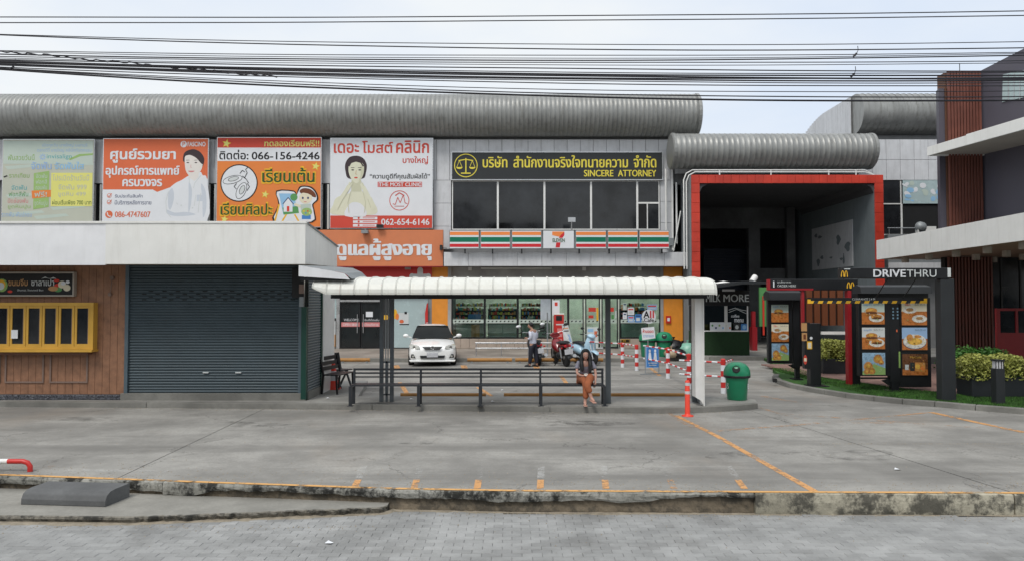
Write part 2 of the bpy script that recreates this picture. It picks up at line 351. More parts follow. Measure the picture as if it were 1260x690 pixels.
def textmesh(body, off=0, spacing=1):
    k = (body, spacing)
    if k in _tc: return _tc[k]
    c = bpy.data.curves.new('t', 'FONT'); c.body = body; c.space_character = spacing; c.resolution_u = 3
    o = bpy.data.objects.new('t', c); COL.objects.link(o)
    dg = bpy.context.evaluated_depsgraph_get(); oe = o.evaluated_get(dg); cu = oe.to_curve(dg, apply_modifiers=False)
    loops = []
    for sp in cu.splines:
        pts = []
        if sp.type == 'BEZIER':
            bp = sp.bezier_points; n = len(bp)
            for i in range(n):
                p, q = bp[i], bp[(i + 1) % n]
                if (p.handle_right - p.co).length + (q.handle_left - q.co).length < 1e-5: pts.append(p.co.copy())
                else: pts += interpolate_bezier(p.co, p.handle_right, q.handle_left, q.co, 5)[:-1]
        else: pts = [p.co.to_3d() for p in sp.points]
        if len(pts) < 3: continue
        ar = sum(u.x * v.y - v.x * u.y for u, v in zip(pts, pts[1:] + pts[:1])) / 2
        loops.append((ar, [(p.x, p.y) for p in pts]))
    oe.to_curve_clear(); bpy.data.objects.remove(o); bpy.data.curves.remove(c)
    def inside(pt, P):
        r = False
        for i in range(len(P)):
            (a1, b1), (e1, f1) = P[i - 1], P[i]
            if (b1 > pt[1]) != (f1 > pt[1]) and pt[0] < (e1 - a1) * (pt[1] - b1) / (f1 - b1) + a1: r = not r
        return r
    hole = [any(abs(a2) > abs(ar) and a2 * ar < 0 and all(inside(p, P2) for p in P) for a2, P2 in loops) for ar, P in loops]
    outs = [(abs(ar), P, []) for (ar, P), h_ in zip(loops, hole) if not h_]
    for (ar, P), h_ in zip(loops, hole):
        if not h_: continue
        cand = [q for q in outs if inside(P[0], q[1]) and q[0] > abs(ar)]
        if cand: min(cand, key=lambda q: q[0])[2].append(P)
    vs = []; fs = []
    for k_, (ar, P, H) in enumerate(outs):
        al = [P] + H; flat_ = [p for l_ in al for p in l_]; o0 = len(vs)
        tri = tessellate_polygon([[Vector((p[0], p[1], 0)) for p in l_] for l_ in al])
        vs += [(p[0], p[1], (k_ % 3) * .0003) for p in flat_]; fs += [tuple(o0 + i for i in t_) for t_ in tri]
    _tc[k] = (vs, fs); return vs, fs
def tag(o, label=None, cat=None, group=None, kind=None):
    for k, v in (('label', label), ('category', cat), ('group', group), ('kind', kind)):
        if v: o[k] = v
    return o
def thing(name, label, cat, loc=(0, 0, 0), group=None, kind=None):
    o = bpy.data.objects.new(name, None); COL.objects.link(o); o.location = loc; o.empty_display_size = .2
    WL[o] = Vector(loc); return tag(o, label, cat, group, kind)
def piece(name, mesh, parent, loc, rot=None):   # shares mesh data between alike pieces
    o = bpy.data.objects.new(name, mesh); COL.objects.link(o); o.parent = parent
    o.location = Vector(loc) - WL[parent]
    if rot: o.rotation_euler = rot
    WL[o] = Vector(loc); return o
def copy_tree(o, parent=None):
    c = o.copy(); COL.objects.link(c)
    if parent: c.parent = parent
    for ch in list(o.children): copy_tree(ch, c)
    return c
def smooth(pts, n=4):
    r = []; k = len(pts)
    for i in range(k):
        p0, p1, p2, p3 = pts[i - 1], pts[i], pts[(i + 1) % k], pts[(i + 2) % k]
        for j in range(n):
            t = j / n; r.append(tuple(.5 * (2 * b + (c - a) * t + (2 * a - 5 * b + 4 * c - d) * t * t + (3 * b - a - 3 * c + d) * t ** 3) for a, b, c, d in zip(p0, p1, p2, p3)))
    return r
def boxmesh(name, mat, x, y, z, bev=.1, top=True):   # chamfered slab mesh, base at origin centre
    m = M(mat); a, b = x / 2, y / 2; c = bev
    vs = [(-a, -b, 0), (a, -b, 0), (a, b, 0), (-a, b, 0), (-a, -b, z - c), (a, -b, z - c), (a, b, z - c), (-a, b, z - c),
          (-a + c, -b + c, z), (a - c, -b + c, z), (a - c, b - c, z), (-a + c, b - c, z)]
    m.add(vs, [(3,2,1,0), (0,1,5,4), (1,2,6,5), (2,3,7,6), (3,0,4,7), (4,5,9,8), (5,6,10,9), (6,7,11,10), (7,4,8,11), (8,9,10,11)])
    me = bpy.data.meshes.new(name); me.from_pydata(m.v, [], m.f); me.materials.append(MT[mat]); return me
def meshof(m, name):
    me = bpy.data.meshes.new(name); me.from_pydata(m.v, [], m.f)
    for q in m.mats: me.materials.append(MT[q])
    me.polygons.foreach_set('material_index', m.mi); me.polygons.foreach_set('use_smooth', m.sm); return me
def skinmesh(name, chains, mat, parent, sub=2, wl=None, extra=None):
    """one continuous body grown over joined chains of (x,y,z,r[,r2])"""
    vs = []; es = []; rs = []; key = {}
    for ch in chains:
        prev = None
        for p in ch:
            k = tuple(round(q, 4) for q in p[:3])
            if k not in key: key[k] = len(vs); vs.append(p[:3]); rs.append((p[3], p[4] if len(p) > 4 else p[3]))
            i = key[k]
            if prev is not None and prev != i: es.append((prev, i))
            prev = i
    o0 = WL.get(parent, Vector()); me = bpy.data.meshes.new(name); me.from_pydata([Vector(v) for v in vs], es, [])
    t = bpy.data.objects.new(name, me); COL.objects.link(t)
    sk = t.modifiers.new('s', 'SKIN'); sk.use_smooth_shade = True
    for i, r in enumerate(rs): me.skin_vertices[0].data[i].radius = r; me.skin_vertices[0].data[i].use_root = (i == 0)
    ss = t.modifiers.new('u', 'SUBSURF'); ss.levels = sub
    dg = bpy.context.evaluated_depsgraph_get(); me2 = bpy.data.meshes.new_from_object(t.evaluated_get(dg))
    bpy.data.objects.remove(t); me2.materials.clear(); me2.materials.append(MT[mat]); me2.name = name
    me2.polygons.foreach_set('use_smooth', [True] * len(me2.polygons))
    o = bpy.data.objects.new(name, me2); COL.objects.link(o); o.parent = parent; WL[o] = o0
    return o
# ================================================================ GROUND
ZR = -.25                                        # paved road strip below the lot
M('ground_dirt').box(-900, 900, -300, 1500, -.9, -.36).build('ground', kind='structure')
KERB = [(-40, 10.9), (-12, 10.0), (-6.9, 9.81), (-4, 9.40), (-1.56, 9.08), (0, 8.97), (3.0, 8.91), (6.1, 8.86), (14, 8.8), (40, 8.7)]
def kerb_y(x):
    for (a, b), (c, d) in zip(KERB, KERB[1:]):
        if a <= x <= c: return b + (d - b) * (x - a) / (c - a)
    return KERB[-1][1]
# lot slabs with open joints between them
M('joint_dark').box(-60, 60, 9.9, 70, -.3, -.03).build('sub_base', kind='structure')
lot = thing('parking_lot', None, None, (0, 15, 0), kind='structure')
jx = [lambda y: -45, lambda y: -16.5, lambda y: -5.2 - (y - 9.8) * .03, lambda y: 6.07 - (y - 8.96) * .147, lambda y: 17.5, lambda y: 45]
ys = [None, 20.5, 29.5, 44, 66]
for i in range(5):
    for j in range(4):
        y1 = ys[j + 1] - .006
        def edge(y, k, s): return jx[k](y) + s * (.007 if y > 12 else .009 if k != 3 else .014)
        if j == 0:
            xs = sorted({edge(9, i, 1), edge(9, i + 1, -1)} | {k[0] for k in KERB if edge(9, i, 1) < k[0] < edge(9, i + 1, -1)})
            poly = [(x, kerb_y(x) + .10) for x in xs]
            poly += [(edge(y1, i + 1, -1), y1), (edge(y1, i, 1), y1)]
        else:
            y0 = ys[j] + .006
            poly = [(edge(y0, i, 1), y0), (edge(y0, i + 1, -1), y0), (edge(y1, i + 1, -1), y1), (edge(y1, i, 1), y1)]
        M('lot_concrete').prismz(poly, -.2, 0).build('concrete_slab', lot)
# kerb: old concrete lip over a worn base, broken along its lower edge
rnd = random.Random(3)
def kerb_piece(xa, xb, whole, mat, label):
    t = thing('kerb', None, None, (xa, kerb_y(xa), 0), kind='structure')
    n = max(8, int((xb - xa) / .07)); vs = []; rows = 7; w = rnd.random() * 9
    cut = 0
    for i in range(n + 1):
        x = xa + (xb - xa) * i / n; y = kerb_y(x)
        if whole: dep = -.30
        else:
            cut += rnd.uniform(-.014, .014); cut = max(-.03, min(.035, cut))
            dep = -.125 + .035 * math.sin(x * 1.3 + w) + .022 * math.sin(x * 3.1) * math.sin(x * 1.1) + cut
        prof = [(.11, 0.0), (.02, 0.0), (-.004, -.008), (-.016, dep * .35), (-.012, dep * .7), (-.004, dep * .95), (.05, dep - .002)]
        for k, (dy, z) in enumerate(prof):
            q = rnd.uniform(-.005, .005) if k > 1 else rnd.uniform(-.001, .001) if k == 1 else 0
            vs.append((x, y + dy + q, z + (q * .6 if k > 1 else 0)))
    fs = [(i * rows + k, i * rows + k + 1, (i + 1) * rows + k + 1, (i + 1) * rows + k) for i in range(n) for k in range(rows - 1)]
    m = M(mat).add(vs, fs, False)
    m.add(vs[:rows], [tuple(range(rows))]).add(vs[-rows:], [tuple(range(rows))])
    m.build('kerb_lip', t)
    if not whole:
        vs = []; n2 = int((xb - xa) / .06)
        for i in range(n2 + 1):
            x = xa + (xb - xa) * i / n2; y = kerb_y(x) + .035
            for z in (-.05, -.12, -.18, -.23, -.32): vs.append((x, y + rnd.uniform(-.007, .007) - (.012 if z < -.2 else 0), z))
        M('kerb_base').add(vs, [(i * 5 + k, i * 5 + k + 1, (i + 1) * 5 + k + 1, (i + 1) * 5 + k) for i in range(n2) for k in range(4)]).build('kerb_footing', t)
kerb_piece(-40, -4.49, False, 'kerb_concrete', '')
kerb_piece(-4.48, 2.93, False, 'kerb_concrete', '')
kerb_piece(2.94, 6.02, True, 'kerb_cream', '')
kerb_piece(6.04, 40, True, 'kerb_cream', '')
# low slab along the foot of the kerb on the left
t = thing('footing_slab', None, None, (-4, 9, ZR), kind='structure')
fr = [(-26, 8.9), (-8, 8.62), (-5.9, 8.57), (-4.37, 8.52)]
bx = -4.37
while bx < -1.6:
    bx += .05; fr.append((bx, 8.52 + (bx + 4.37) / 2.83 * .40 + rnd.uniform(-.022, .022)))
fr.append((-1.52, 9.0)); fr.append((-1.52, 9.12))
n = len(fr); prof = []
vs = []
for i, (x, y) in enumerate(fr):
    rough = x > -4.4
    yb = kerb_y(x) + .06
    for k, (f, z) in enumerate(((0, -.172), (.0, -.178), (-.012 if not rough else .004, -.20), (.02 if not rough else .05, ZR - .04))):
        q = rnd.uniform(-.014, .014) if rough and k else 0
        vs.append((x, y + f + q if k else y + .03, z))
    vs.append((x, yb, -.165))
M('slab_edge').add(vs, [(i * 5 + k, i * 5 + k + 1, i * 5 + k + 6, i * 5 + k + 5) for i in range(n - 1) for k in (0, 1, 2)]).build('broken_edge', t)
M('slab_concrete').add(vs, [(i * 5, i * 5 + 5, i * 5 + 9, i * 5 + 4) for i in range(n - 1)]).build('slab_top', t)
# sand gathered in the gutter
sv = []; sf = []
for i in range(200):
    x = -8 + i * .09; y = (8.52 + max(0, min(1, (x + 4.37) / 2.83)) * .42 if x < -1.5 else kerb_y(x) + .03)
    w_ = .05 + .05 * abs(math.sin(x * 1.7)) * rnd.random()
    sv += [(x, y + .06, ZR + .016), (x, y - w_, ZR - .002)]
    if i: sf.append((2 * i - 2, 2 * i - 1, 2 * i + 1, 2 * i))
M('sand').add(sv, sf).build('gutter_sand', kind='stuff')
# the paved strip: single pavers nearest the camera, the rest joined
M('joint_sand').box(-60, 60, 3.2, 9.9, -.34, ZR - .008).build('road', kind='structure')
pv = boxmesh('paver', 'paver', .2028, .1015, .05, .004)
pave = thing('paved_strip', None, None, (0, 8, ZR), kind='structure')
rows = [(6.0 + .106 * r, r) for r in range(-26, 35)]
single = []; rest = []
for y, r in rows:
    for c in range(-80, 81):
        x = c * .205 + (.1025 if r % 2 else 0) + rnd.uniform(-.0005, .0005)
        if y + .05 > kerb_y(x) + .04 or abs(x) > 15: continue
        if x < -1.45 and y > 8.56 + max(0, (x + 4.37) / 2.83 * .42): continue
        inview = 7.2 < y and abs(x) < .705 * y
        (single if inview else rest).append((y, x))
single.sort(); rest += single[300:]; single = single[:300]
for y, x in single:
    piece('paver', pv, pave, (x, y, ZR - .05 + rnd.uniform(-.002, .002)), (rnd.uniform(-.008, .008), rnd.uniform(-.006, .006), rnd.uniform(-.008, .008)))
m = M('paver'); bv = [v.co.copy() for v in pv.vertices]; bf = [tuple(p.vertices) for p in pv.polygons]
for y, x in rest:
    dz = rnd.uniform(-.002, .002); s_ = rnd.uniform(-.006, .006)
    m.add([(v.x + x, v.y + y, v.z + ZR - .05 + dz + v.x * s_) for v in bv], bf)
m.build('farther_pavers', pave, kind='stuff')
M('lot_concrete').box(-60, 60, -30, 3.19, -.35, ZR).build('street', kind='structure')

# ---- painted lines on the lot
def strip(name, mat, pts, w, z=.004, kind='structure'):
    m = M(mat)
    for a, b in zip(pts, pts[1:]):
        a = Vector(a); b = Vector(b); d = (b - a).normalized(); q = Vector((-d.y, d.x)) * w / 2
        m.add([(a.x + q.x, a.y + q.y, z), (b.x + q.x, b.y + q.y, z), (b.x - q.x, b.y - q.y, z), (a.x - q.x, a.y - q.y, z)], [(3, 2, 1, 0)])
    return m.build(name, kind=kind)
strip('painted_edge_line', 'paint_edge', [(x, kerb_y(x) + .055) for x in [k[0] for k in KERB[1:]]], .075, .006)
gp = lambda x, y: tuple(G(x, y, 0)[:2])
strip('painted_line', 'paint_orange', [gp(832, 511), gp(880, 535), gp(1002, 604)], .105)
strip('painted_line', 'paint_orange_faded', [gp(820, 506), gp(848, 524), gp(868, 529)], .09, .0045)
strip('painted_line', 'paint_orange_faded', [gp(868, 531), gp(1000, 521), gp(1145, 507)], .10, .005)
strip('painted_line', 'paint_orange', [gp(1146, 507), gp(1200, 519), gp(1262, 532)], .14, .0055)
strip('painted_line', 'paint_orange_faded', [gp(955, 508), gp(1060, 516), gp(1250, 529)], .10, .006)
strip('painted_line', 'paint_orange_faded', [gp(930, 500), gp(1000, 520), gp(1100, 520)], .09, .0065)
for i, (px, dx) in enumerate(((438, 9), (511, 6), (588, 3), (665, 1), (745, -2), (827, -8), (912, -14))):
    strip('painted_tick', 'paint_orange', [gp(px - dx * .3, 601), gp(px + dx * .3, 590)], .085, .0048)
    strip('painted_tick', 'paint_white_faded', [gp(px + dx * .4, 588), gp(px + dx * 1.1, 573)], .095, .0048)
strip('painted_line', 'paint_white_faded', [gp(76, 578), gp(205, 580)], .12)
strip('painted_line', 'paint_orange_faded', [gp(55, 579), gp(62, 573)], .14)
for a, b in (((605, 487), (588, 476)), ((700, 475), (690, 462)), ((503, 487), (492, 470)), ((812, 462), (800, 452))): strip('bay_mark', 'paint_orange', [gp(*a), gp(*b)], .12)
for px in (400, 489, 572, 661): strip('bay_mark', 'paint_orange', [gp(px, 453), gp(px - 2, 449)], .22)
strip('painted_line', 'paint_orange_faded', [gp(938, 487), gp(1000, 498)], .14)
strip('painted_line', 'paint_white_faded', [gp(640, 507), gp(690, 512)], .1)
# oil patches, small litter
def blot(name, mat, c, rx, ry, z=.003):
    pts = [(c[0] + rx * math.cos(a) * (1 + .35 * math.sin(3 * a + c[0])), c[1] + ry * math.sin(a) * (1 + .3 * math.cos(2 * a + c[1]))) for a in [k * math.pi / 10 for k in range(20)]]
    M(mat).add([(x, y, z) for x, y in pts], [tuple(range(20))]).build(name, kind='stuff')
worn('oil', (.07, .067, .062), .44, .66, 3, .32)
for px, py, rx, ry in ((690, 521, .5, .25), (730, 520, .8, .3), (610, 523, .25, .1), (100, 515, .8, .25), (300, 522, .7, .3), (905, 560, .4, .3), (520, 545, .3, .1), (1060, 560, .6, .4), (560, 490, .4, .2)):
    g = G(px, py, 0); blot('oil_stain', 'oil', (g.x, g.y), rx, ry, .002)

# ---------------------------------------------------------------- shelter platform
t = thing('pavement', None, None, (-4, 16, 0), kind='structure')
front = [(-30, 16.45), (-12, 16.3), (-5, 15.95), (0, 15.55), (3.0, 15.28), (3.7, 15.33), (4.3, 15.5), (4.9, 15.72), (5.33, 15.95)]
back = [(5.5, 16.6), (5.2, 17.05), (3.9, 17.15), (-3.6, 17.2), (-4.05, 20.6), (-30, 20.6)]
cuts = [-30, -12, -8.0, -3.0, .8, 3.7]
M('pave_concrete').prismz(front + back, -.1, .116).build('platform_slab', t)
def front_y(x):
    for (a, b), (c, d) in zip(front, front[1:]):
        if a <= x <= c: return b + (d - b) * (x - a) / (c - a)
for i, (xa, xb) in enumerate(zip(cuts + [], cuts[1:] + [5.33])):
    xs = [xa + .004] + [p[0] for p in front if xa < p[0] < xb] + [xb - .004]
    poly = [(x, front_y(x) - .03) for x in xs] + [(x, front_y(x) + .14) for x in reversed(xs)]
    M('plinth').prismz(poly, -.1, .122).build('kerb_stone', t, bevel=.012)
# back sidewalk in front of the shops
t = thing('pavement', None, None, (0, 30, 0), kind='structure')
M('walk_concrete').box(-30, 4.9, 28.55, 46, -.1, .146).build('pavement_slab', t)
M('pave_concrete').box(7.6, 26, 29.4, 46, -.1, .146).build('pavement_slab', t)
M('pave_concrete').prismz([(4.904, 28.55), (7.596, 29.4), (7.596, 46), (4.904, 46)], -.1, .144).build('pavement_slab', t)
for k in range(12): M('plinth').box(-30 + k * 2.9, -27.11 + k * 2.9, 28.4, 28.546, -.1, .15).build('kerb_stone', t, bevel=.01)
for k in range(7): M('plinth').box(7.9 + k * 2.5, 10.39 + k * 2.5, 29.25, 29.396, -.1, .15).build('kerb_stone', t, bevel=.01)

# ---------------------------------------------------------------- drive-through island
ISL = [G(px, py, .1) for px, py in ((952, 460), (950, 463), (955, 467), (970, 472), (990, 476), (1014, 480), (1040, 484), (1075, 488), (1110, 491.5), (1150, 494.5), (1200, 499), (1262, 503.5))]
ISL = [(p.x, p.y) for p in ISL] + [(14, 13.6), (20, 12.9)]
backI = [(20, 30), (10.2, 30), (9.6, 27), (8.6, 24.2)]
t = thing('island_kerb', None, None, (10, 18, 0), kind='structure')
def offs(poly, d):
    r = []
    for i, p in enumerate(poly):
        a = Vector(poly[max(i - 1, 0)]); b = Vector(poly[min(i + 1, len(poly) - 1)]); q = (b - a).normalized(); r.append((p[0] - q.y * d, p[1] + q.x * d))
    return r
inner = offs(ISL, .17)
for i in range(len(ISL) - 1):
    a, b, c, d = Vector(ISL[i]), Vector(ISL[i + 1]), Vector(inner[i + 1]), Vector(inner[i]); e = (b - a).normalized() * .005
    M('plinth').prismz([tuple(a + e), tuple(b - e), tuple(c - e), tuple(d + e)], -.1, .12).build('kerb_stone', t, bevel=.015)
M('turf_base').prismz(inner + backI, -.1, .10).build('turf_ground', kind='structure')
# brick paving behind the turf
bpv = boxmesh('brick', 'brick_pave', .29, .14, .05, .006)
bp_ = thing('brick_paving', None, None, (13, 20, .1), kind='structure')
def turf_front(x):      # inner kerb line
    for (a, b), (c, d) in zip(inner[3:], inner[4:]):
        if a <= x <= c: return b + (d - b) * (x - a) / (c - a)
    return 16.0
M('joint_dark').prismz([(9.1, 21.6), (9.9, 18.9), (11.0, 17.1), (20, 16.2), (20, 29.9), (10.3, 29.9)], .0, .118).build('paving_bed', bp_)
cand = []
for r in range(84):
    for c in range(36):
        x = 9.0 + c * .3 + (.15 if r % 2 else 0); y = 16.4 + r * .15
        lim = 21.6 - (x - 9.1) * 3.3 if x < 9.9 else 18.9 - (x - 9.9) * 1.6 if x < 11 else 17.1 - (x - 11) * .1
        if y < lim + .12 or y > 26: continue
        cand.append((y + abs(x - 12) * .3, x, y))
cand.sort(); mb = M('brick_pave'); bv = [v.co.copy() for v in bpv.vertices]; bf = [tuple(p.vertices) for p in bpv.polygons]
for i, (_, x, y) in enumerate(cand):
    if i < 300: piece('brick', bpv, bp_, (x, y, .075 + rnd.uniform(0, .003)))
    else: mb.add([(v.x + x, v.y + y, v.z + .075 + rnd.uniform(0, .001)) for v in bv], bf)
mb.build('farther_bricks', bp_, kind='stuff')
# turf blades
vs = []; fs = []
def inpoly(x, y, P):
    c = False
    for i in range(len(P)):
        (a, b), (e, f) = P[i - 1], P[i]
        if (b > y) != (f > y) and x < (e - a) * (y - b) / (f - b) + a: c = not c
    return c
PT = inner + backI; bed = [(9.1, 21.6), (9.9, 18.9), (11.0, 17.1), (20, 16.2), (20, 29.9), (10.3, 29.9)]
k = 0
while k < 42000:
    x = rnd.uniform(8.5, 14); y = rnd.uniform(14, 24.5)
    if not inpoly(x, y, PT) or inpoly(x, y, bed): k += .2; continue
    a = rnd.uniform(0, 6.28); h = rnd.uniform(.03, .055); w_ = .008; dx, dy = math.cos(a) * w_, math.sin(a) * w_
    o = len(vs); vs += [(x - dx, y - dy, .1), (x + dx, y + dy, .1), (x + rnd.uniform(-.02, .02), y + rnd.uniform(-.02, .02), .1 + h)]; fs.append((o, o + 1, o + 2)); k += 1
m = M('turf'); m.v = vs; m.f = fs; m.mi = [0] * len(fs); m.sm = [False] * len(fs); m.build('turf', kind='stuff')

# loose grit gathered on the lot edge, by the kerbs and on the pavers
m = M('sand'); m.m('sand'); rg = random.Random(77)
for i in range(2600):
    x = rg.uniform(-9, 9); zone = rg.random()
    if zone < .35: y = kerb_y(x) + .12 + abs(rg.gauss(0, .35)); z = 0
    elif zone < .6: y = front_y(max(-9, min(5, x))) - .03 - abs(rg.gauss(0, .15)) if x < 5 else 12; z = 0
    elif zone < .85: y = kerb_y(x) - .02 - abs(rg.gauss(0, .10)) if x > -1.5 else 8.45 - abs(rg.gauss(0, .08)); z = ZR
    else: y = rg.uniform(7, 15); z = 0 if y > kerb_y(x) + .1 else ZR
    r_ = rg.uniform(.004, .011)
    m.add([(x - r_, y - r_, z), (x + r_, y - r_ * .6, z), (x, y + r_, z), (x, y, z + r_ * 1.2)], [(0, 1, 3), (1, 2, 3), (2, 0, 3)])
m.build('grit', kind='stuff')
# ================================================================ SHOPPING BUILDING (facade at YF)
YF = 34.5
B = thing('shopping_building', 'long two storey grey building with shops below and a barrel shaped metal roof', 'building', (-6, YF, 0))
X = lambda px, Y=YF: XP(px, Y); Z = lambda py, Y=YF: ZP(py, Y)
XL, XR = -29.0, 7.66
# structural backing
m = M('clad_dark'); m.box(XL, X(555), YF + .25, YF + 9, 4.2, 10.9).box(X(555), XR, YF + 3, YF + 9, 4.2, 10.9)
m.box(X(555), XR, YF + .25, YF + 3, Z(222), 10.9).box(X(813), XR, YF + .25, YF + 3, 4.2, Z(222)).box(X(555), X(813), YF + .25, YF + 3, 4.2, Z(282))
m.build('core_wall', B)
# upper cladding sheets
pw = .62; x = XL; k = 0
shm = {}
def panel_mesh(w, h, mat='clad', d=.06):
    key = (round(w, 3), round(h, 3), mat)
    if key not in shm:
        shm[key] = boxmesh('wall_panel', mat, w, h, d, .008)
        # laid flat -> stood up facing -y: rotate in data
        for v in shm[key].vertices: v.co = Vector((v.co.x, -v.co.z, v.co.y))
    return shm[key]
z0, z1 = Z(222) + .0, 10.02
while x < XR - .1:
    w = min(pw, XR - x)
    if x > X(533) - .7 or k % 1 == 0: piece('wall_panel', panel_mesh(w - .014, z1 - z0 - .012), B, (x + w / 2, YF + .06 + rnd.uniform(-.004, .004), (z0 + z1) / 2))
    x += w; k += 1
# tile cladding round the windows
def tiles(xa, xb, za, zb, nx, nz, y=YF):
    for i in range(nx):
        for j in range(nz):
            w = (xb - xa) / nx; h = (zb - za) / nz
            piece('wall_panel', panel_mesh(w - .014, h - .014), B, (xa + w * (i + .5), y + .06, za + h * (j + .5)))
tiles(X(533), X(555), Z(307), Z(222), 1, 3); tiles(X(813), XR, Z(327), Z(222), 1, 4)
# strip behind the banners: white transom panels over dark glazing
for a, b in ((-70, -10), (109, 127), (251, 268), (390, 408)):
    xa, xb = X(a), X(b); tiles(xa, xb, Z(226), Z(208), 1, 1)
    M('dark_glass').box(xa, xb, YF + .1, YF + .14, Z(282), Z(226)).build('window_pane', B)
    for q in (.28, .72): M('white_panel').box(xa + (xb - xa) * q - .04, xa + (xb - xa) * q + .04, YF + .02, YF + .098, Z(282), Z(227)).build('window_bar', B)
tiles(X(-70), X(-2), Z(208), Z(222), 2, 1)
tiles(X(-400), X(-72), Z(282), Z(222), 8, 2); tiles(X(-400), X(533), Z(330), Z(283), 24, 1)
# five upper office windows
edges = [556, 612.5, 670, 727.5, 784.5, 812]
for i in range(5):
    xa, xb = X(edges[i]), X(edges[i + 1])
    w = M('white_paint'); f = .045
    zt, zb = Z(222.5), Z(283)
    w.box(xa, xa + f, YF - .02, YF + .06, zb, zt).box(xb - f, xb, YF - .02, YF + .06, zb, zt).box(xa + f, xb - f, YF - .02, YF + .06, zt - f, zt).box(xa + f, xb - f, YF - .02, YF + .06, zb, zb + f)
    if i == 4: w.box(xa + f, xb - f, YF - .02, YF + .06, Z(251), Z(249)).box(xa + .45, xa + .50, YF - .01, YF + .05, zb + f, Z(251))
    wf = w.build('window', B)
    M('dark_glass').box(xa + f, xb - f, YF + .02, YF + .03, zb + f, zt - f).build('pane', wf, wl=B.location)
    if i == 4: M('very_dark').box(xa + f + .005, xa + .44, YF - .004, YF + .016, zb + f, Z(252)).build('open_casement', wf, wl=B.location)
# half round hood roofs with standing seams
def barrel(x0, x1, y, z, r, seam, parent, cap=True, name='barrel_roof'):
    na = 22; st = .04; m = M('barrel'); n = int((x1 - x0) / seam); prof = []
    vs = []; 
    for i in range(n + 1):
        x = x0 + (x1 - x0) * i / n
        ends = ((x - .010, r), (x, r + .014), (x + .010, r)) if 0 < i < n else ((x, r),)
        prof += [(q, h) for q, h in ends]
    rr = random.Random(5)
    vs = [(h, r_y * 0 + y + math.cos(t) * rr_, z + math.sin(t) * rr_) for h, rr_, r_y in [(a, b, 0) for a, b in prof] for t in [2 * math.pi * k / na for k in range(na)]]
    fs = [(i * na + k, i * na + (k + 1) % na, (i + 1) * na + (k + 1) % na, (i + 1) * na + k) for i in range(len(prof) - 1) for k in range(na)]
    m.add(vs, fs, True); o = m.build(name, parent)
    if cap:
        for xx, s in ((x0, -1), (x1, 1)):
            M('barrel').lathe([(r + .03, xx - s * .10), (r + .035, xx + s * .02), (r * .96, xx + s * .07), (.01, xx + s * .10)], (0, y, z), 28, 'x', smooth=False).build('end_cap', parent)
    return o
barrel(XL, 8.72, 34.35, ZP(142.5, 34.35), .99, .205, B)
barrel(7.32, 16.45, 33.4, ZP(186.5, 33.4), .80, .24, B)
# right wing of the building beyond the entrance
m = M('clad_dark'); m.box(16.6, 30, YF + .25, YF + 9, .1, 10.0); m.box(7.66, 16.6, YF + .25, YF + 9, 7.9, 9.95); m.build('core_wall', B)
tiles(7.72, 16.4, Z(214), 10.0, 14, 1)
tiles(16.42, 22.4, Z(222), 10.02, 9, 2)
tiles(20.6, 22.4, 4.1, Z(222), 2, 3)
xa, xm, xb = X(1086), X(1110), X(1164)
for (p, q, a, b, mt) in ((1087, 1109, 223, 251, 'dark_glass'), (1087, 1109, 251, 289, 'dark_glass'), (1111, 1163, 251, 289, 'very_dark')):
    fr_ = M('white_paint'); x0, x1, zb, zt = X(p), X(q), Z(b), Z(a)
    fr_.box(x0 - .04, x0, YF - .04, YF + .05, zb, zt).box(x1, x1 + .04, YF - .04, YF + .05, zb, zt).box(x0, x1, YF - .04, YF + .05, zb - .03, zb + .02)
    wf = fr_.build('window', B); M(mt).box(x0, x1, YF + .0, YF + .03, zb + .02, zt).build('pane', wf, wl=B.location)
ft = M('steel'); ft.tube([(X(1086), YF - .5, Z(282)), (X(1122), YF - .5, Z(282))], .02)
for q in (1088, 1104, 1120): ft.tube([(X(q), YF - .5, Z(290)), (X(q), YF - .5, Z(282))], .015)
ft.build('guard_rail', B)
M('grey_metal').box(X(1085), X(1164), YF - .6, YF + .2, Z(330), Z(290)).build('balcony_edge', B)
M('clad').box(X(1085), X(1168), YF - .62, YF - .604, Z(331), Z(324)).build('balcony_trim', B)
# curved end roof of the right wing
pz = ZP(142.5, 35.2); r = .97; py_ = 35.0
cs = [(py_ + r * math.cos(a), pz + r * math.sin(a)) for a in [math.radians(d) for d in range(290, 89, -12)]]
prof = cs + [(36.5, pz + r * .99), (38.5, pz + r * .90), (40.2, pz + r * .55), (41.6, pz - .1), (41.9, pz - r)]
W3 = thing('rear_building', 'grey building with a curved metal roof rising behind the red entrance frame', 'building', (20, 38, 0))
m = M('barrel'); xx = 16.5
while xx < 25:
    m.prismx(prof, xx, xx + .262, True); xx += .262
    m.prismx([(y_ + (y_ - 36) * .004, z_ + .02) for y_, z_ in prof], xx, xx + .018, True); xx += .018
m.build('curved_roof', W3)
m = M('clad')
for i in range(24):
    ya = 35.2 + i * .27
    top = pz + r * (.97 if ya < 38 else .97 - ((ya - 38) / 3.6) ** 1.8)
    m.box(16.40, 16.44 + .015 * (i % 2), ya, ya + .255, pz - r, top - .03)
m.build('gable_sheets', W3)
M('clad_dark').box(16.46, 25, 35.1, 41.7, 9.5, pz - r + .02).build('wall', W3)
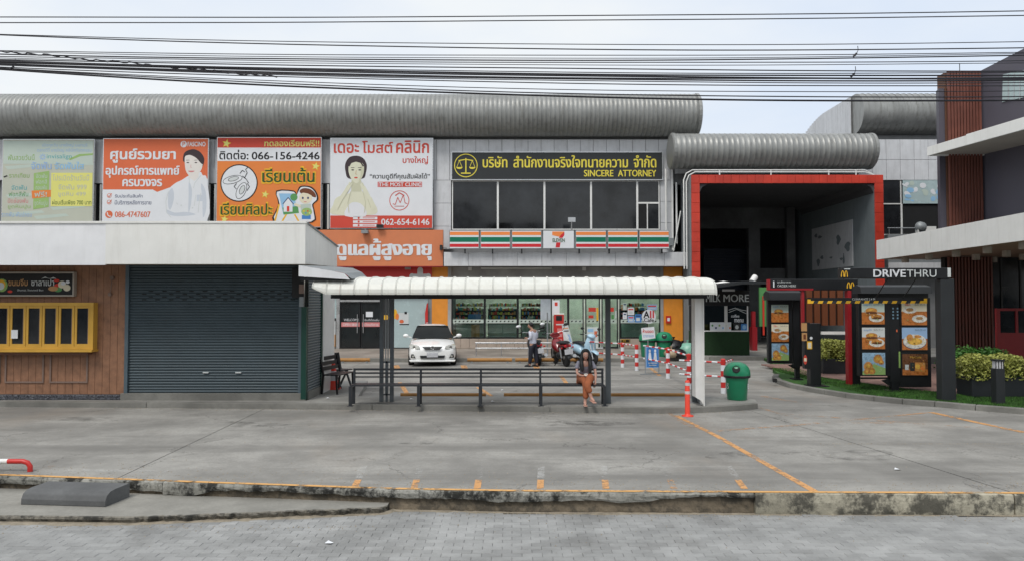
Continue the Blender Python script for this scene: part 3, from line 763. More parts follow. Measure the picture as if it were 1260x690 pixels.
# ---------------------------------------------------------------- entrance portal with red frame
PT_ = thing('entrance_portal', 'tall dark vehicle entrance with a red tiled frame between the shops', 'entrance', (12, 32.7, .146))
YP = 32.7; xo0, xo1 = XP(851, YP), XP(1088, YP); zt = ZP(215.5, YP); xi0, xi1 = XP(861.5, YP), XP(1077, YP); zi = ZP(226, YP)
g_ = .008
nt_ = 24; tw = (xo1 - xo0) / nt_
for i in range(nt_):
    a, b = xo0 + i * tw, xo0 + (i + 1) * tw
    piece('red_tile', panel_mesh(tw - g_, zt - zi - g_, 'red_panel', .05), PT_, ((a + b) / 2, YP, (zt + zi) / 2))
h = zi - .15; ns = 17; th = h / ns
for i in range(ns):
    for a, b in ((xo0, xi0), (xi1, xo1)):
        piece('red_tile', panel_mesh(b - a - g_, th - g_, 'red_panel', .05), PT_, ((a + b) / 2, YP, .15 + th * (i + .5)))
m = M('black_matte').box(xo0 + .02, xi0 - .02, YP + .001, YP + .03, .15, zt - .02).box(xi1 + .02, xo1 - .02, YP + .001, YP + .03, .15, zt - .02).box(xi0, xi1, YP + .001, YP + .03, zi + .02, zt - .02); m.build('frame_backing', PT_)
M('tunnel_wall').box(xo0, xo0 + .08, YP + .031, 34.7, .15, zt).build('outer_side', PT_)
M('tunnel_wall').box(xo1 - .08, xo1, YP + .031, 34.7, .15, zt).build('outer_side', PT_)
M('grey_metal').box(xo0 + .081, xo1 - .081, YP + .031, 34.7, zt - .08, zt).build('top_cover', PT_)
m = M('grey_metal')
for i in range(8): m.box(xo0 - .03, xo0 - .001, YP + .1 + i * .22, YP + .14 + i * .22, .15, zt - .05)
m.build('side_ribs', PT_)
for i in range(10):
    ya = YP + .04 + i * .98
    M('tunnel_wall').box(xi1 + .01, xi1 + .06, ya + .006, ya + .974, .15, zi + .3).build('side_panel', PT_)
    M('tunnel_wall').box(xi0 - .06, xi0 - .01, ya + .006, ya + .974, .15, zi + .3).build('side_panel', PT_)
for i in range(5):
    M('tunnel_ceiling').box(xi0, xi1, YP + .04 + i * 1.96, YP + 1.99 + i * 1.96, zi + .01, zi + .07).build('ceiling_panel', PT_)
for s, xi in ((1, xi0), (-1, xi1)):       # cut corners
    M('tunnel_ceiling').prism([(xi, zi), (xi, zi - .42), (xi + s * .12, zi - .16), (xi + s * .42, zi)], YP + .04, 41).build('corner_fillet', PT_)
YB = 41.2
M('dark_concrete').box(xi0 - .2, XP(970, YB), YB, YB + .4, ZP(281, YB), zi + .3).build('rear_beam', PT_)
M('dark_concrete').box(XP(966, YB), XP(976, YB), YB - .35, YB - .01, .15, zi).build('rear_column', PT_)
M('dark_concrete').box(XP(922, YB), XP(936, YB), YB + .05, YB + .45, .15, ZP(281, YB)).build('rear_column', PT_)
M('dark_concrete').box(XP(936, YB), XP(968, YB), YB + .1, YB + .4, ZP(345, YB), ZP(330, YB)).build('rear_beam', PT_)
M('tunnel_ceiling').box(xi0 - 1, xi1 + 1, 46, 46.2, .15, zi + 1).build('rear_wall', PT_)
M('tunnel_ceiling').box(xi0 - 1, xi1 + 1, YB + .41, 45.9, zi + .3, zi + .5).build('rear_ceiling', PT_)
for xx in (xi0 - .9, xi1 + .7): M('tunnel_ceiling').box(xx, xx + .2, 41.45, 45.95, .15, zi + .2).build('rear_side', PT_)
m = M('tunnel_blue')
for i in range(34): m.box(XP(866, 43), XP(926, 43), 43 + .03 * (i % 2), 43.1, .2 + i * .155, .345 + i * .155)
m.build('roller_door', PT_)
# wide poster on the inner right wall
m = M('clad'); m.box(xi1 - .03, xi1 + .005, 34.8, 39.5, ZP(330, 37), ZP(276, 37))
ps = m.build('hanging_print', None, 'faded poster with pale figures on the inner wall of the vehicle entrance', 'poster')
m = M('tunnel_wall'); rr2 = random.Random(4)
for i in range(9):
    y_ = rr2.uniform(35, 39.2); z_ = rr2.uniform(ZP(325, 37), ZP(280, 37)); w_ = rr2.uniform(.05, .3); h_ = rr2.uniform(.05, .5)
    m.add([(xi1 - .034 - i * .0003, y_ + w_ * math.cos(a) * (1 + .4 * math.sin(3 * a + i)), z_ + h_ * .6 * math.sin(a)) for a in [k * .63 for k in range(10)]], [tuple(range(10))])
m.build('print', ps, wl=ps.location)
# white conduit over the frame
m = M('white_paint'); zc = ZP(209.5, YP + .3); zc2 = ZP(212.5, YP + .3)
for dz, dx in ((0, 0), (-.09, .12)):
    xs0 = XP(842, YP + .3) + dx; pts = [(xs0, YP + .3, 3.8), (xs0, YP + .3, zc - .45 + dz), (xs0 + .12, YP + .3, zc - .15 + dz), (xs0 + .4, YP + .3, zc + dz), (XP(1070, YP), YP + .3, zc + dz), (XP(1082, YP), YP + .3, zc - .25)]
    m.tube(pts, .03, 8)
for q in (888, 952, 1024, 1058): m.box(XP(q, YP), XP(q, YP) + .05, YP + .28, YP + .32, zt, zc)
m.build('conduit', PT_)

# ---------------------------------------------------------------- ground floor shops
m = M('wall_render'); m.box(X(545), X(848), YF + .0, YF + .2, Z(362), Z(327)); m.box(X(843), X(851), YF - .05, YF + .3, .146, Z(327))
m.box(XL, X(395), YF, YF + .2, .146, 4.2); m.box(X(395), X(413), YF + .02, YF + .2, Z(362), 4.2); m.build('shopfront_wall', B)
M('dark_concrete').box(XL, X(555), YF + 2.9, YF + 3.1, .146, 4.2).build('inner_wall', B)
M('store_wall').box(X(536), X(820), YF + 4.2, YF + 4.4, .146, 4.2).build('inner_wall', B)
M('tunnel_ceiling').box(XL, XR, YF + .21, YF + 9, 4.06, 4.19).build('inner_ceiling', B)
M('store_floor').box(XL, XR, YF + .21, YF + 4.2, .147, .155).build('inner_floor', B)
for q in (536, 818): M('store_wall').box(X(q), X(q) + .1, YF + .22, YF + 4.2, .155, 4.05).build('inner_side_wall', B)
# canopy slab panels
xa = X(546, 33.3); xb = X(848, 33.3); zb, zt2 = ZP(327.5, 33.3), ZP(310.5, 33.3); np_ = 10
for i in range(np_):
    w = (xb - xa) / np_
    piece('canopy_panel', panel_mesh(w - .01, zt2 - zb, 'clad'), B, (xa + w * (i + .5), 33.36, (zb + zt2) / 2))
M('clad_dark').box(xa, xb, 33.37, YF + .05, zb + .01, zt2 - .01).build('canopy_slab', B)
for q in (578, 718, 786): M('white_paint').box(X(q) - .06, X(q) + .1, YF - .16, YF - .01, Z(333), Z(328)).build('junction_box', B)
# pilasters
for a, b in ((532, 555.5), (815, 843)):
    M('orange_wall').box(X(a), X(b), YF - .16, YF - .002, .146, Z(327.5)).build('pilaster', B)
M('wall_render').box(X(551.6), X(555.8), YF - .2, YF - .165, .146, Z(327.5)).build('pilaster_trim', B)
M('wall_render').box(X(811.5), X(815), YF - .2, YF - .003, .146, Z(327.5)).build('pilaster_trim', B)
m = M('red_paint').box(X(818), X(824), YF - .23, YF - .161, Z(397), Z(388)); m.m('pr_white').box(X(819.5), X(822.5), YF - .236, YF - .231, Z(394.5), Z(390.5)); m.build('alarm_box', B, 'small red alarm box on the orange pilaster')
# shop windows: black frames
YG = YF - .1
fx = [556, 596.5, 637, 679, 0, 0]
def shopwin(a, b, zb, ztp, name='shop_window', low=True):
    xa, xb = X(a, YG), X(b, YG); f = .05
    m = M('black_metal').box(xa, xa + f, YG - .03, YG + .05, zb, ztp).box(xb - f, xb, YG - .03, YG + .05, zb, ztp).box(xa + f, xb - f, YG - .03, YG + .05, zb, zb + .07).box(xa + f, xb - f, YG - .03, YG + .05, ztp - .07, ztp)
    wf = m.build(name, B)
    M('shop_glass').box(xa + f, xb - f, YG + .0, YG + .012, zb + .07, ztp - .07).build('pane', wf, wl=B.location)
    # printed band
    m = M('pr_pale').box(xa + f, xb - f, YG - .008, YG - .003, Z(397), Z(392.5)); q = xa + .12; k = 0
    m.m('pr_black')
    while q < xb - .15: m.flat([(q, Z(395.6)), (q + .07, Z(395.6)), (q + .11, Z(393.8)), (q + .04, Z(393.8))], YG - .010); q += .19; k += 1
    m.build('printed_band', wf, wl=B.location); return wf
zW, zT = Z(416), Z(364)
for a, b in ((556, 596.5), (596.5, 637), (637, 679)): shopwin(a, b, zW, zT)
shopwin(681, 699, zW, zT); shopwin(762, 812, zW, zT)
for a, b in ((699, 718), (720, 738), (740, 760)): shopwin(a, b, .16, zT, 'glass_door')
M('black_metal').box(X(555), X(813), YG - .06, YG + .1, zT, Z(361)).build('door_header', B)
for i, q in enumerate((576, 617, 658, 708, 728, 750, 787)):
    M('ceiling_lamp').box(X(q) - .6, X(q) + .6, YF + .30, YF + .42, 3.95, 4.0).build('ceiling_light', B)
    M('ceiling_lamp').box(X(q) - .6, X(q) + .6, YF + 2.2, YF + 2.35, 3.95, 4.0).build('ceiling_light', B)
# beige tiles under the windows
for a, b in ((556, 699), (762, 812)):
    n = int((b - a) / 11)
    for i in range(n):
        for j in range(1):
            w = (X(b) - X(a)) / n; hh = (zW - .15)
            piece('wall_tile', panel_mesh(w - .008, hh - .01, 'tile_beige'), B, (X(a) + w * (i + .5), YG - .0, .15 + hh / 2))
# inside the convenience store: shelf units with goods
rs = random.Random(11)
cols = ['pr_red', 'pr_yellow', 'pr_orange2', 'pr_teal', 'pr_white', 'pr_lgreen', 'pr_brown', 'pr_blue', 'pr_tan', 'pr_pink', 'pr_cream']
for q, (a, b, yy) in enumerate(((559, 596, 35.0), (600, 637, 35.1), (641, 677, 35.0), (766, 800, 35.2))):
    sh = thing('store_shelf', ['shelf of small packets behind the leftmost shop window', 'shelf of snacks behind the second shop window', 'shelf of packets behind the shop window by the red machine', 'shelf of goods behind the window with the round sticker'][q], 'shelf', (X(a), yy, .155), 'shelves inside the convenience store')
    xa, xb = X(a), X(b)
    fm = M('charcoal'); fm.box(xa, xa + .04, yy, yy + .5, .155, 2.0).box(xb - .04, xb, yy, yy + .5, .155, 2.0).box(xa, xb, yy + .5, yy + .53, .155, 2.0)
    for j in range(5): fm.box(xa + .04, xb - .04, yy + .02 * j, yy + .49, 1.32 + j * .2, 1.335 + j * .2)
    fm.build('frame', sh); gm = M('pr_red')
    M('film').box(xa + .04, xb - .04, yy - .04, yy - .01, .3, 1.28).build('back_board', sh)
    for j in range(5):
        x_ = xa + .06
        while x_ < xb - .15:
            w_ = rs.uniform(.035, .10); h_ = rs.uniform(.06, .165); gm.m(rs.choice(cols)); gm.box(x_, x_ + w_ * .9, yy - .02 + rs.uniform(0, .03), yy + .2, 1.335 + j * .2, 1.335 + j * .2 + h_); x_ += w_
    gm.build('goods', sh, kind='stuff')
M('pr_blue').box(X(576.5), X(592), YG + .05, YG + .2, Z(396), Z(386)).build('blue_crate', None, 'plain blue panel standing behind the leftmost shop window', 'panel')
M('pr_tan').box(X(580), X(590), YG + .08, YG + .25, Z(415), Z(399)).build('cardboard_box', None, 'brown cardboard box behind the leftmost shop window', 'box')
M('pr_yellow').box(X(610), X(616), YG + .05, YG + .06, Z(396.5), Z(393.5)).build('price_card', None, 'small yellow card on the second shop window', 'card')
# papers and round sticker on the right-hand window
for i, (a, b, c, d, mt) in enumerate(((766, 372, 771, 381, 'pr_pale'), (772, 378, 780, 387, 'pr_white'), (766, 384, 771, 392, 'pr_white'), (772, 388, 780, 396, 'pr_lblue'), (781, 386, 789, 396, 'pr_blue'), (796, 374, 808, 381, 'pr_lblue'))):
    m = M(mt); m.box(X(a, YG), X(b if b > 400 else c, YG), YG - .016, YG - .011, Z(d), Z(b)) if 0 else m.box(X(a, YG), X(c, YG), YG - .016, YG - .011, Z(d), Z(b))
    m.m('pr_red' if i % 2 else 'pr_navy'); m.pr(m.mats[-1], a + 1, b + 1.5, c - 1, b + 3, YG, .018); m.pr('pr_grey', a + 1.5, b + 4.5, c - 2, d - 1.5, YG, .018)
    m.build('window_poster', None, ['pale paper at the top left of the window with the round sticker', 'white paper under the top of the window with the round sticker', 'white paper at the left edge of the window with the round sticker', 'light blue flyer low in the window beside the round sticker', 'deep blue flyer just left of the round sticker', 'light blue print above the round sticker'][i], 'paper', 'papers stuck on the right shop window')
M('blind').box(X(665, YG), X(677.5, YG), YG - .014, YG - .010, Z(393), Z(367)).build('window_poster', None, 'tall pale blue sheet in the window left of the red machine', 'paper')
m = M().pe('pr_white', 798, 389, 8.6, 8.6, YG, .022, 32); m.m('pr_white').lathe([(.33, YG - .021), (.33, YG - .012)], (X(798, YG), 0, Z(389)), 32, 'y')
m.text('pr_black', 'A', 791.5, 382.5, 798.5, 390.5, YG, .026, .02, 1); m.text('pr_seven_r', 'll', 799.5, 382, 804, 390.5, YG, .026, .02, 1); m.text('pr_black', 'Cafe', 792, 391, 804, 395.5, YG, .026, .01, 1)
m.build('round_sticker', None, 'round white sticker with black and red lettering on the right shop window', 'sticker')
m = M('pr_orange'); m.m('pr_red').pr('pr_red', 724, 378, 733, 383, YG, .02).pr('pr_red', 724, 387.5, 730, 391, YG, .02).pr('pr_gold', 733.5, 378, 736, 394, YG, .02); m.pr('pr_pale', 722.5, 402, 735, 414, YG, .02); m.pr('pr_orange', 732, 408, 734.5, 414, YG, .022)
m.pr('pr_red', 751, 378, 755, 383, YG, .02).pr('pr_green', 752, 387, 755, 392, YG, .02); m.pr('pr_white', 757, 382, 758.2, 391, YG, .02)
m.build('door_sticker', None, 'red and yellow stickers on the glass doors of the convenience store', 'sticker')
m = M('tube_white').tube([(X(592), YF - .1, Z(330)), (X(679), YF - .1, Z(330))], .035, 8); m.m('white_paint').box(X(592), X(679), YF - .08, YF - .02, Z(330) - .03, Z(330) + .03)
m.build('tube_light', None, 'long white fluorescent tube light under the canopy slab', 'light')
# clinic / health shop on the left
m = M('red_paint').box(X(413), X(532), YF - .25, YF - .05, Z(362), Z(329)); bo = m.build('red_signboard', None, 'wide red signboard with a grey cross behind the shelter roof', 'sign')
m = M().pr('pr_grey', 507, 337, 527, 342.5, YF - .25, .004).pr('pr_grey', 513.5, 332, 520.5, 349, YF - .25, .005)
for (cx, cy) in ((507, 339.7), (527, 339.7), (517, 332)): m.pe('pr_grey', cx, cy, 3.3, 3.3, YF - .25, .006)
m.build('cross_emblem', bo, wl=bo.location)
for q in (430, 500): M('wall_render').box(X(q), X(q) + .25, YF - .5, YF - .26, Z(332), Z(328)).build('light_bracket', B)
m = M('film').box(X(404), X(414.5), YF - .04, YF, Z(391), Z(362)); m.build('frosted_pane', B)
M('charcoal').box(X(404), X(414.5), YF - .05, YF + .01, Z(394), Z(391)).build('mid_rail', B)
M('pr_grey').box(X(405), X(413.5), YF - .03, YF, Z(411), Z(394)).build('lower_pane', B); M('pr_tan').box(X(405), X(413.5), YF - .035, YF - .001, Z(426), Z(411)).build('lower_board', B)
m = M('steel').box(X(415), X(419), YF - .12, YF, .146, Z(362)); m.build('door_jamb', B)
for a, b, s in ((419.5, 444, 1), (445, 469, -1)):
    d = M('black_metal').box(X(a), X(a) + .05, YF - .08, YF - .03, .17, Z(370)).box(X(b) - .05, X(b), YF - .08, YF - .03, .17, Z(370)).box(X(a) + .05, X(b) - .05, YF - .08, YF - .03, .17, .25).build('glass_door', B)
    M('door_glass').box(X(a) + .05, X(b) - .05, YF - .06, YF - .05, .25, Z(370)).build('pane', d, wl=B.location)
    hx = X(b) - .12 if s > 0 else X(a) + .12
    M('steel').tube([(hx, YF - .14, Z(409)), (hx, YF - .14, Z(386))], .018).build('handle', d, wl=B.location)
    m = M().pr('pr_pink', a + 1, 396, b - 1, 401.5, YF - .08, .004).text('pr_white', 'WELCOME' if s > 0 else 'ยินดีต้อนรับ', a + 4, 391.5, b - 2, 394.5, YF - .08, .004, .0, 0)
    m.text('pr_white', 'OPEN 08:00' if s > 0 else 'เปิดบริการ', a + 3, 397.3, b - 3, 400.3, YF - .08, .006); m.build('door_print', d, wl=B.location)
M('pr_white').box(X(451), X(459.5), YF - .09, YF - .085, Z(389.5), Z(383)).build('paper_notice', None, 'white paper notice taped to the dark glass door', 'notice')
M('steel').box(X(419.5), X(469), YF - .16, YF - .03, Z(371), Z(368.5)).build('door_track', B)
M('charcoal').box(X(469), X(483), YF - .06, YF + .02, .146, Z(362)).build('dark_pane', B)
M('film').box(X(483.5), X(527), YF - .05, YF, Z(427), Z(362)).build('frosted_pane', B)
M('grey_metal').box(X(527.5), X(532), YF - .1, YF + .02, .146, Z(362)).build('side_jamb', B)
M('charcoal').box(X(489), X(504), YF - .052, YF - .05, Z(428), Z(427)).build('door_stop', B)
m = M().pe('pr_gold', 486.5, 386, 2.6, 6, YF - .05, .004).pe('pr_orange2', 489, 389, 2.2, 4, YF - .05, .006).pr('pr_grey', 491, 384.5, 503, 398.5, YF - .05, .004).pe('pr_orange', 494.5, 395, 2.8, 2.2, YF - .05, .008).pr('pr_black', 498, 383, 501, 386, YF - .05, .008).pr('pr_black', 492, 398, 503.5, 399.2, YF - .05, .008)
m.pe('pr_gold', 475, 390, 4, 3, YF - .06, .004).build('window_poster', None, 'grey and orange print on the frosted pane left of the white car', 'poster')
m = M('red_paint').prism([(X(524.5), Z(405)), (X(527.5), Z(405)), (X(527.5), Z(372)), (X(526), Z(374)), (X(524), Z(385))], YF - .3, YF - .22)
m.text('pr_white', 'ยา', 524.8, 396, 527.2, 401, YF - .3, .004); m.build('red_flag_sign', None, 'narrow red upright sign beside the orange pillar behind the car', 'sign')

# ---------------------------------------------------------------- store signboard: six striped boxes and a numeral box
YS = 33.0
sg = thing('store_signboard', 'row of lit style sign boxes with orange green and red stripes and a numeral seven', 'sign', (XP(687, YS), YS, ZP(306, YS)))
sx = [552, 590.3, 628.8, 667.2, 707.5, 747, 786, 824.5]
for i in range(7):
    a, b = sx[i] + .5, sx[i + 1] - .5
    bx_ = M('grey_metal').box(XP(a, YS), XP(b, YS), YS, YS + .22, ZP(306.5, YS), ZP(283.5, YS)).build('sign_box', sg, bevel=.01)
    m = M().pr('pr_white', a + .9, 284.4, b - .9, 305.7, YS, .005)
    if i != 3:
        m.pr('pr_seven_o', a + 1, 285.5, b - 1, 289.6, YS, .008).pr('pr_seven_g', a + 1, 292, b - 1, 298, YS, .008).pr('pr_seven_r', a + 1, 300.3, b - 1, 304.2, YS, .008)
    else:
        m.pf('pr_seven_o', [(679.5, 285.2), (694.5, 285.2), (694.5, 289.5), (691.8, 292.5), (679.5, 289.7)], YS, .008)
        m.pf('pr_seven_r', [(694.5, 285.5), (694.5, 289.5), (690.2, 296), (688.8, 304.8), (683.6, 304.8), (684.8, 297), (690, 289.6)], YS, .010)
        m.pr('pr_white', 679, 293.2, 695.5, 298.6, YS, .012); m.text('pr_dkgreen', 'ELEVEN', 680, 293.8, 694.8, 298, YS, .014, .02, 1)
    m.build('striped_face' if i != 3 else 'numeral_face', bx_, wl=sg.location)
m = M('black_metal')
for q in (572, 606, 642, 678, 713, 750, 783, 815): m.box(XP(q, YS) - .03, XP(q, YS) + .03, YS + .05, YS + .2, ZP(310.5, YS) - .05, ZP(306, YS))
m.build('sign_stand', sg)
# attorney signboard
YA = YF - .15
sg = thing('attorney_sign', 'long black signboard with yellow scales emblem and lettering above the office windows', 'sign', (X(685), YA, Z(222)))
M('pr_sign').box(XP(556, YA), XP(815.5, YA), YA, YA + .14, ZP(221.5, YA), ZP(187.5, YA)).build('board', sg)
m = M('steel'); 
for (a, b, c, d) in ((555, 187, 816.5, 188), (555, 221, 816.5, 222), (555, 188, 556, 221), (815.5, 188, 816.5, 221)): m.box(XP(a, YA), XP(c, YA), YA - .02, YA + .1, ZP(d, YA), ZP(b, YA))
m.build('trim', sg)
m = M().ring('pr_yellow', 573, 204, 14.5, 1.0, YA, .006); m.line('pr_yellow', [(573, 195), (573, 213)], 1.4, YA, .006); m.line('pr_yellow', [(564, 198), (573, 196.5), (582, 198)], 1.2, YA, .008); m.line('pr_yellow', [(567, 213.5), (579, 213.5)], 1.4, YA, .009)
for cx in (565, 581): m.line('pr_yellow', [(cx, 198), (cx - 3.2, 206), ], .6, YA, .010); m.line('pr_yellow', [(cx, 198), (cx + 3.2, 206)], .6, YA, .011); m.pe('pr_yellow', cx, 206, 3.9, 2.4, YA, .012, 12, 180, 360)
m.build('scales_emblem', sg)
m = M().text('pr_yellow', 'บริษัท', 594, 192.5, 624, 206.5, YA, .006, .006, 1).text('pr_yellow', 'สำนักงานจริงใจทนายความ', 632, 191.5, 773, 206.5, YA, .006, .006, 1).text('pr_yellow', 'จำกัด', 780.5, 191.5, 808, 206.5, YA, .006, .006, 1).text('pr_yellow', 'SINCERE', 719, 209.5, 755, 217.5, YA, .006, .004, 1).text('pr_yellow', 'ATTORNEY', 761, 209.5, 808, 217.5, YA, .006, .004, 1)
m.build('lettering', sg)
# long orange banner board
YO = 33.6
sg = thing('orange_banner', 'long orange signboard with large white lettering above the red signboard', 'sign', (XP(470, YO), YO, ZP(327, YO)))
M('banner_orange').box(XP(372, YO), XP(545, YO), YO, YO + .25, ZP(327.5, YO), ZP(283, YO)).build('board', sg)
m = M('red_dark').box(XP(372, YO), XP(545, YO), YO - .005, YO + .26, ZP(328.5, YO), ZP(327.6, YO)); m.build('bottom_edge', sg)
M().text('pr_white', 'ดูแลผู้สูงอายุ', 414, 294, 530, 320.5, YO, .006, .004, 3).build('lettering', sg)
m = M('grey_metal').box(XP(446, YO), XP(454, YO), YO - .35, YO - .05, ZP(288, YO), ZP(284, YO)).box(XP(449, YO), XP(450, YO), YO - .1, YO + .1, ZP(284, YO), ZP(281, YO)); m.build('floodlight', None, 'small grey floodlight at the top of the orange banner', 'floodlight')
m = M('steel').box(XP(699, YS), XP(708, YS), YS - .1, YS + .02, ZP(273.5, YS), ZP(268, YS)).tube([(XP(703.5, YS), YS, ZP(273, YS)), (XP(703.5, YS), YS + .05, ZP(284, YS))], .025); m.build('floodlight', None, 'small pale floodlight on a stem above the numeral sign box', 'floodlight')
m = M('black_metal').box(XP(464, YO), XP(472, YO), YO - .25, YO - .01, ZP(281, YO), ZP(277, YO)); m.build('floodlight', None, 'small black floodlight at the foot of the clinic billboard', 'floodlight')
m = M('charcoal').box(XP(541.5, YO), XP(544.5, YO), YO - .2, YO - .01, ZP(308, YO), ZP(302, YO)).tube([(XP(543, YO), YO - .1, ZP(305, YO)), (XP(550, YO), YO - .1, ZP(306, YO))], .015); m.build('security_camera', None, 'small dark camera at the right end of the orange banner', 'camera')
# downpipes right of the office windows
m = M('white_paint')
for q, a, b in ((820, 208, 300), (828, 207, 308), (833, 225, 300)): m.tube([(X(q, 34.2), 34.2, ZP(b, 34.2)), (X(q, 34.2), 34.2, ZP(a, 34.2))], .045, 8)
m.tube([(X(838, 34.2), 34.2, ZP(260, 34.2)), (X(829, 34.0), 34.0, ZP(309, 34.0))], .03, 8); m.build('downpipe', B)
m = M('grey_metal').box(X(820), X(827), YF - .4, YF - .01, Z(303), Z(294)).build('air_conditioner', None, 'small grey outdoor unit beside the downpipes', 'air conditioner')
u = M('white_paint').box(X(1118), X(1140), YF - .85, YF - .65, Z(290), Z(281)); u.m('charcoal').lathe([(.16, YF - .87), (.16, YF - .851)], (X(1123), 0, Z(285)), 16, 'y'); u.m('grey_metal').lathe([(.01, YF - .9), (.22, YF - .86), (.26, YF - .70)], (X(1123), 0, Z(281.5)), 12, 'y')
u.build('air_conditioner', None, 'pale outdoor fan unit on the ledge under the blue window print', 'air conditioner')
M('film').box(X(1111.5), X(1163), YF - .08, YF - .05, Z(251), Z(222.5)).build('window_print_backing', None, 'pale blue picture sheet covering the window over the drive lane', 'banner')
bb = [o for o in COL.objects if o.name == 'window_print_backing'][0]
m = M(); rs = random.Random(8)
for i in range(22):
    cx = rs.uniform(1114, 1158); cy = rs.uniform(225, 248); m.pe(rs.choice(['pr_white', 'pr_sky', 'pr_pale', 'pr_white']), cx, cy, rs.uniform(2, 5), rs.uniform(1, 3.5), YF - .08, .002 + i * .0005, 10, rot=rs.uniform(0, 90))
m.build('print', bb, wl=bb.location)
# ================================================================ billboards on the upper wall
YB_ = 34.15
def billboard(x0, y0, x1, y1, mat, label, name='billboard', behind=0):
    t = thing(name, label, 'billboard', (XP((x0 + x1) / 2, YB_), YB_, ZP(y1 + behind, YB_)))
    M('steel').box(XP(x0, YB_), XP(x1, YB_), YB_ + .012, YB_ + .09, ZP(y1 + behind, YB_), ZP(y0, YB_)).build('frame', t)
    M(mat).box(XP(x0, YB_) + .03, XP(x1, YB_) - .03, YB_, YB_ + .01, ZP(y1 + behind, YB_) + .03, ZP(y0, YB_) - .03).build('sheet', t)
    m = M('black_metal')
    for q in (.2, .8):
        xx = XP(x0 + (x1 - x0) * q, YB_); m.box(xx - .03, xx + .03, YB_ + .091, YF + .05, ZP(y0, YB_) - .5, ZP(y0, YB_) - .4).box(xx - .03, xx + .03, YB_ + .091, YF + .05, ZP(y1, YB_) + .4, ZP(y1, YB_) + .5)
    m.build('bracket', t); return t
Q = YB_
t = billboard(0, 171.5, 113.5, 274, 'pr_fade', 'faded pale yellow dental billboard, leftmost of the four', behind=6)
m = M().pr('pr_pale', 1.5, 174, 112, 202, Q, .003)
for i, (a, b) in enumerate(((3, 205), (70, 203), (10, 262), (40, 266), (60, 255), (5, 240))): m.pf('pr_pale', [(a, b), (a + 40, b - 3), (a + 44, b), (a + 4, b + 4)], Q, .003 + i * .0002)
m.text('pr_lblue', 'เปิดทุกวัน บางใหญ่ นนทบุรี', 49, 176.5, 105, 182, Q, .006, 0, 0).text('pr_lblue', 'ตลาดวิวี่ บางใหญ่ คลินิกทันตกรรม', 43, 182.5, 110, 188, Q, .006)
m.text('pr_olive', 'ฟันสวยวันนี้', 7, 190, 40, 197.5, Q, .006).text('pr_teal', 'invisalign', 55, 190, 86, 197, Q, .006, 0)
for k in range(8):
    a = k * math.pi / 4; m.line('pr_lblue', [(50 + 1.4 * math.cos(a), 193.5 + 1.4 * math.sin(a)), (50 + 4 * math.cos(a), 193.5 + 4 * math.sin(a))], 1.1, Q, .006)
m.pf('pr_lgreen', [(82, 196), (95, 190), (112, 189), (112, 191), (97, 192.5), (84, 197.5)], Q, .006)
m.text('pr_lblue', 'จัดฟัน', 36, 199.5, 61, 208.5, Q, .006, .01, 1).text('pr_sky', 'จัดฟันใส', 65, 199.5, 101, 208.5, Q, .006, .01, 1)
m.pf('pr_lgreen', [(39.5, 213.5), (58.5, 210.5), (58.5, 255), (39.5, 258)], Q, .006).pf('pr_orange2', [(37, 235), (61, 234), (61, 242.5), (38, 244.5)], Q, .009)
m.pr('pr_lemon', 61, 213, 112, 254, Q, .007)
m.text('pr_pale', 'จัดฟัน', 42, 214, 56, 219.5, Q, .008).text('pr_pale', 'ฟอกสี', 42, 221, 56, 226.5, Q, .008).text('pr_pale', 'ถอนฟัน', 42, 228, 56, 233.5, Q, .008).text('pr_pale', 'ฟรี!', 41, 236, 56, 242.5, Q, .011, .01, 1).text('pr_pale', 'ขูดหินปูน', 41, 247, 57, 254.5, Q, .008)
m.text('pr_fade', 'โปรเปิดร้านวันนี้', 63, 215, 108, 222.5, Q, .009, .01).text('pr_fade', 'จัดฟัน 999', 70, 227, 105, 233.5, Q, .009, .01).text('pr_fade', 'ขูดหิน 499', 70, 236.5, 104, 243, Q, .009, .01).text('pr_dkgreen', 'ผ่อนเริ่มเพียง 700 บาท', 63, 246, 111, 252, Q, .009, .01)
for s_, c_, a, b, y_ in (('รากเทียม', 'pr_olive', 9, 34, 213), ('จัดฟัน', 'pr_teal', 12, 31, 228), ('ฟอกสีฟัน', 'pr_green', 9, 33, 236), ('ปิดช่องฟัน', 'pr_pink', 8, 33, 244), ('ขูดหินปูน', 'pr_lgreen', 8, 36, 252), ('รากฟัน-ฟันปลอม', 'pr_lblue', 0.8, 38, 261)):
    m.text(c_, s_, a, y_, b, y_ + 6, Q, .006, .0, 0)
m.pf('pr_black', [(2, 217.5), (6, 216), (7.5, 217), (3, 219)], Q, .008); m.build('lettering', t)
# pharmacy
t = billboard(124, 170.5, 255, 274, 'pr_white', 'orange and white pharmacy billboard with a woman in a white coat', behind=6)
m = M().pf('pr_orange', [(125.2, 171.3), (254, 171.3), (254, 220), (232, 222), (213, 229), (192, 236.5), (186.5, 233.5), (125.2, 233.5)], Q, .003)
bodyc = smooth([(230, 217), (222, 222), (214, 226), (206, 234), (202, 250), (203, 273), (253.5, 273), (253.5, 222), (248, 216), (245, 212), (236, 216)], 4)
m.pf('pr_white', bodyc, Q, .005)
for p_ in ([(206, 236), (203, 248), (204, 262), (210, 268)], [(218, 252), (216, 250)], [(240, 240), (238, 254)], [(246, 238), (244, 250), (243, 262)], [(231, 218), (232, 226)], [(246, 216), (238, 226), (237, 232)]): m.line('pr_grey', p_, .8, Q, .007)
m.pf('pr_fold', smooth([(206, 238), (211, 232), (213, 244), (209, 258), (206, 254)], 3), Q, .0062); m.pf('pr_fold', smooth([(231, 224), (235, 234), (234, 252), (231, 262), (231, 240)], 3), Q, .0062)
